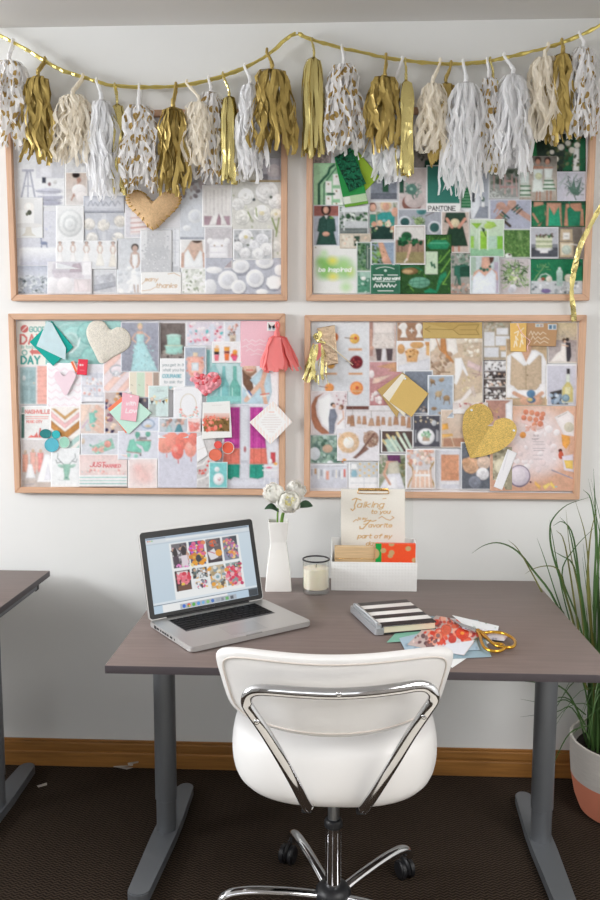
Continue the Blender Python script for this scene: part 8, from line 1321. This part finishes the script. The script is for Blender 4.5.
# close both faces
for base_, off, rev in ((0, -.028, True), ((len(prof) - 1) * n, .0235, False)):
    c = len(vs); vs.append(back_pt(0, .5, off))
    for k in range(n):
        fs.append((base_ + (k + 1) % n, base_ + k, c) if rev else (base_ + k, base_ + (k + 1) % n, c))
bm = bmesh.new(); me = bpy.data.meshes.new('t'); me.from_pydata(vs, [], fs); bm.from_mesh(me)
bk = from_bm('backrest', bm, M_vinyl, ch, True)
wl = [back_pt(s_ * .935, .5 + (t - .5) * .86, .0222) for s_, t in out]
tube('piping', [wl[-1]] + wl + [wl[0], wl[1]], .0022, M_seam, bk, 8)
# chrome back frame
def W_(x, y, Yw): p = at_y(x, y, Yw); return Vector(p) - Vector((HX, HY, 0))
fr = [(309, 808, -1.020), (305, 803, -1.032), (296, 785, -1.058), (281, 758, -1.083), (264, 730, -1.100), (251, 711, -1.108), (246.6, 702.4, -1.110), (248.4, 694.6, -1.112), (256, 690.4, -1.117), (270, 690.2, -1.126), (300, 692.4, -1.136), (335, 693.8, -1.140), (370, 692, -1.136), (400, 688.4, -1.126), (416, 686, -1.117), (426, 686.8, -1.112), (432.6, 692, -1.110), (433.4, 699.6, -1.108), (427, 710, -1.106), (411, 734, -1.096), (393, 764, -1.078), (376, 791, -1.050), (366.6, 805, -1.032), (363, 809, -1.020)]
p_ = smooth_path([W_(*q) for q in fr], 4)
tube('back_frame', p_, .0122, M_chr, ch, 24, ((0, 1, -.36), .6))
for x, y, Y in ((256.6, 721.8, -1.112), (424, 716.6, -1.110), (339, 694.6, -1.148)):
    bm = bmesh.new(); bmesh.ops.create_uvsphere(bm, u_segments=12, v_segments=8, radius=.0065, matrix=Matrix.Translation(W_(x, y, Y)) @ Matrix.Diagonal((1, .6, 1, 1))); from_bm('frame_screw', bm, M_chr, ch, True)

for x, y in ((311, 808), (361, 809)):
    bm = bmesh.new(); bmesh.ops.create_uvsphere(bm, u_segments=12, v_segments=8, radius=.006, matrix=Matrix.Translation(W_(x, y, -1.024))); from_bm('frame_bolt', bm, M_chr, ch, True)
box('seat_plate', (0, -.02, .421), (.20, .26, .018), M_dark, ch, .004)
for sx in (-1, 1): box('bracket', (sx * .062, -.12, .424), (.022, .16, .010), M_dark, ch, .003)
lathe('gas_lift', [(.0145, .24), (.0145, .415)], mat('grey_piston', '9a9c9f', .3, .9), ch, 24)
lathe('lift_collar', [(.0195, .268), (.0235, .272), (.0235, .284), (.020, .290), (.013, .292)], M_dark, ch, 24)
lathe('lift_sleeve', [(.0205, .095), (.0205, .270)], M_chr, ch, 32)
lathe('base_hub', [(.028, .052), (.043, .056), (.047, .075), (.045, .098), (.036, .110), (.022, .114)], M_dark, ch, 32)
cast = np.degrees(math.atan2(-.5278 - HY, .4254 - HX))
for k in range(5):
    a = math.radians(cast + 72 * k); d = Vector((math.cos(a), math.sin(a), 0)); sd = Vector((-d.y, d.x, 0))
    arm = tube('base_arm', smooth_path([d * .030 + Vector((0, 0, .082)), d * .10 + Vector((0, 0, .094)), d * .19 + Vector((0, 0, .103)), d * .248 + Vector((0, 0, .102)), d * .276 + Vector((0, 0, .091)), d * .287 + Vector((0, 0, .070))], 5), .0145, M_chr, ch, 16, ((0, 0, 1), .82))
    ca = lathe('caster', [(.0045, .060), (.0045, .085)], M_chr, ch, 10, d * .285)
    c = d * .285 + Vector((sd.x * .012, sd.y * .012, 0))
    wa = a + .8 + k * 1.3; ax = Vector((math.cos(wa), math.sin(wa), 0))
    for sg in (-1, 1):
        bm = bmesh.new()
        bmesh.ops.create_cone(bm, cap_ends=True, segments=28, radius1=.0265, radius2=.0265, depth=.017, matrix=Matrix.Translation(c + ax * (sg * .0125) + Vector((0, 0, .0265))) @ ax.to_track_quat('Z', 'Y').to_matrix().to_4x4())
        bmesh.ops.bevel(bm, geom=[e for e in bm.edges if len(e.link_faces) == 2 and abs(e.calc_face_angle(0)) > 1], offset=.004, segments=3, affect='EDGES')
        from_bm('wheel', bm, M_dark, ca, True)
    bm = bmesh.new()
    bmesh.ops.create_uvsphere(bm, u_segments=16, v_segments=10, radius=.028, matrix=Matrix.Translation(c + Vector((0, 0, .034))) @ ax.to_track_quat('X', 'Z').to_matrix().to_4x4() @ Matrix.Diagonal((.3, 1, .98, 1)))
    from_bm('wheel_hood', bm, M_dark, ca, True)

# ---------------------------------------------------------------- potted grass
PX, PY = 1.478, -0.205
pot = thing('potted_grass', 'tall grass in a white and coral pot right of the desk', 'plant', (PX, PY, 0))
def pot_mat():
    m = mat('white_coral_dipped_clay', 'd9d3cc', .7, noise=.05, nscale=30, stretch=(1, 1, 8)); N, L = m.node_tree.nodes, m.node_tree.links; b = N['Principled BSDF']
    tc = N.new('ShaderNodeTexCoord'); sp = N.new('ShaderNodeSeparateXYZ'); L.new(tc.outputs['Object'], sp.inputs[0])
    g = N.new('ShaderNodeMath'); g.operation = 'LESS_THAN'; g.inputs[1].default_value = .118; L.new(sp.outputs['Z'], g.inputs[0])
    mx = N.new('ShaderNodeMix'); mx.data_type = 'RGBA'; L.new(g.outputs[0], mx.inputs['Factor']); mx.inputs['B'].default_value = (*lin('e28a6c'), 1)
    old = b.inputs['Base Color'].links[0].from_socket; L.new(old, mx.inputs['A']); L.new(mx.outputs['Result'], b.inputs['Base Color'])
    w = N.new('ShaderNodeTexWave'); w.bands_direction = 'Z'; w.inputs['Scale'].default_value = 34; w.inputs['Distortion'].default_value = 1.5; L.new(tc.outputs['Object'], w.inputs['Vector'])
    bp = N.new('ShaderNodeBump'); bp.inputs['Strength'].default_value = .12; bp.inputs['Distance'].default_value = .003; L.new(w.outputs['Fac'], bp.inputs['Height']); L.new(bp.outputs[0], b.inputs['Normal'])
    return m
lathe('pot', [(.118, 0), (.135, .006), (.152, .05), (.164, .11), (.170, .18), (.172, .235), (.172, .242), (.164, .242), (.160, .20), (.150, .196)], pot_mat(), pot, 56)
lathe('soil', [(.158, .19), (.15, .206), (.08, .214), (.01, .216)], mat('dark_potting_soil', '2a221c', .95, noise=.3, nscale=60, bump=1, bscale=80), pot, 40)
M_gr = mat('grass_blade', '3f5f2c', .5, noise=.3, nscale=4, stretch=(3, 3, 1)); M_gr2 = mat('olive_grass_blade', '6a6a30', .5, noise=.25, nscale=4, stretch=(3, 3, 1))
def blades(name, paths, w, m):
    V, Fc = [], []
    for p in paths:
        P = [Vector(q) for q in smooth_path(p, 4)]; n = len(P); base_ = len(V); ww = w * random.Random(len(V)).uniform(.7, 1.2)
        for i, q in enumerate(P):
            t = (P[min(i + 1, n - 1)] - P[max(i - 1, 0)]).normalized(); sd = t.cross(Vector((.25, 1, .1))).normalized(); nn = sd.cross(t)
            k = ww * (1 - (i / (n - 1)) ** 2.2 * .92)
            V += [q - sd * k, q + nn * k * .5, q + sd * k]
        for i in range(n - 1):
            for j in range(2): b = base_ + i * 3 + j; Fc.append((b, b + 1, b + 4, b + 3))
    o = from_py(name, V, Fc, m, pot, True); return o
R_ = random.Random(21); L0 = Vector((PX, PY, 0))
def root_pt(): 
    a = R_.uniform(0, 6.28); r = .10 * math.sqrt(R_.random()); return Vector((r * math.cos(a) - .02, r * math.sin(a) * .8, .205))
def clampy(p):
    p.y = min(p.y, -PY - .012); return p
up1, up2, dr = [], [], []
for i in range(230):
    r = root_pt(); h = R_.uniform(.40, .92) * (1 if i % 3 else .8); a = R_.uniform(0, 6.28); sp = R_.uniform(.02, .17)
    if a > math.pi * .0 and math.sin(a) > 0: sp *= .55
    d = Vector((math.cos(a), math.sin(a) * .8, 0))
    if d.x < 0: sp *= .8
    p = [r, r + d * sp * .15 + Vector((0, 0, h * .35)), r + d * sp * .5 + Vector((0, 0, h * .7)), r + d * sp * 1.05 + Vector((0, 0, h))]
    (up1 if i % 3 else up2).append([clampy(q) for q in p])
for i in range(46):
    r = root_pt(); a = R_.uniform(0, 6.28); h = R_.uniform(.18, .40); sp = R_.uniform(.15, .30)
    d = Vector((math.cos(a), math.sin(a), 0))
    if d.y > .2: d.y *= -.6
    p = [r, r + d * sp * .3 + Vector((0, 0, h * .7)), r + d * sp * .7 + Vector((0, 0, h * .8)), r + d * sp * 1.1 + Vector((0, 0, h * .35))]
    dr.append([clampy(q) for q in p])
# the stray blades that lean out over the desk and in front of the wall
for pts in ([(588, 690), (566, 640), (545, 598), (528, 566), (517, 548), (508, 540)], [(580, 680), (557, 605), (533, 570), (517, 551), (500, 543), (485, 545), (472, 553)], [(584, 670), (571, 613), (553, 555), (550, 530), (553.4, 518), (567, 505), (590, 497)],
            [(580, 680), (572, 640), (558, 600), (545, 560), (537, 538)], [(585, 680), (575, 640), (562, 590), (553, 540), (549.6, 520)], [(575, 660), (563, 612), (545, 607.6), (522, 607), (507, 609.4)], [(580, 650), (562, 580), (556, 568), (545, 566), (533, 569), (525, 574)],
            [(590, 660), (578, 585), (572, 563), (562, 556), (553, 551)], [(592, 680), (584, 610), (577, 570), (569, 530), (560, 517)], [(588, 680), (580, 600), (570, 550), (566, 510)], [(596, 690), (590, 600), (586, 540), (575, 500)], [(596, 690), (594, 600), (596, 540), (591, 500), (583, 489.6)],
            [(594, 680), (578, 620), (562, 575), (574, 549), (597, 525)], [(600, 690), (588, 600), (590, 540), (597, 508)], [(586, 690), (577, 620), (565, 545), (556, 530)], [(592, 690), (583, 612), (574, 540), (563, 522), (553, 526)]):
    yy = [PY - .02 - .0 * i for i in range(len(pts))]
    (up1 if len(pts) % 2 else up2).append([Vector(at_y(x, y, Y)) - L0 for (x, y), Y in zip(pts, yy)])
for pts in ([(586, 715), (566, 700), (550, 704), (520, 699)], [(585, 725), (565, 690), (540, 683), (507, 680)], [(590, 725), (570, 733), (556, 758), (549, 777)], [(590, 740), (572, 708), (556, 712), (520, 717)]):
    dr.append([Vector(at_y(x, y, PY - .06)) - L0 for x, y in pts])
blades('foliage', up1, .0032, M_gr); blades('foliage', up2, .0030, M_gr2)['label'] = 'olive brown blades'; blades('foliage', dr, .0026, M_gr)

# ---------------------------------------------------------------- litter on the carpet
def scrap(label, pts, mat_, z=.0015):
    bm = bmesh.new(); P = [Vector(p) for p in pts]; c = sum(P, Vector()) / len(P)
    f = [bm.verts.new(p) for p in P]; b = [bm.verts.new(p - Vector((0, -.0006, .0006))) for p in P]; n = len(P)
    bm.faces.new(f); bm.faces.new(b[::-1])
    for i in range(n): bm.faces.new((f[i], f[(i + 1) % n], b[(i + 1) % n], b[i]))
    return tag(from_bm('paper_scrap', bm, mat_), label, 'paper scrap', 'paper scraps on the carpet')
M_scr = mat('grey_white_scrap', 'b9b0a6', .8, noise=.15, nscale=40)
scrap('crumpled paper scrap on the carpet against the baseboard', [tuple(at_z(109, 766.4, .003)), tuple(at_z(118, 767.6, .003)), tuple(at_z(126.6, 769.4, .002)), tuple(at_z(138, 766.2, .003)), tuple(at_y(138.4, 761.2, -.018)), tuple(at_y(130, 762.4, -.02)), tuple(at_y(127.4, 763, -.02)), tuple(at_y(128.6, 765.4, -.022))], M_scr)
scrap('tiny white paper scrap lying beside the left desk foot', [tuple(at_z(36.6, 785.6, .0015)), tuple(at_z(41, 784.4, .0015)), tuple(at_z(46.8, 782.6, .0015)), tuple(at_z(47, 785, .0015)), tuple(at_z(38.4, 787.4, .0015))], M_scr)
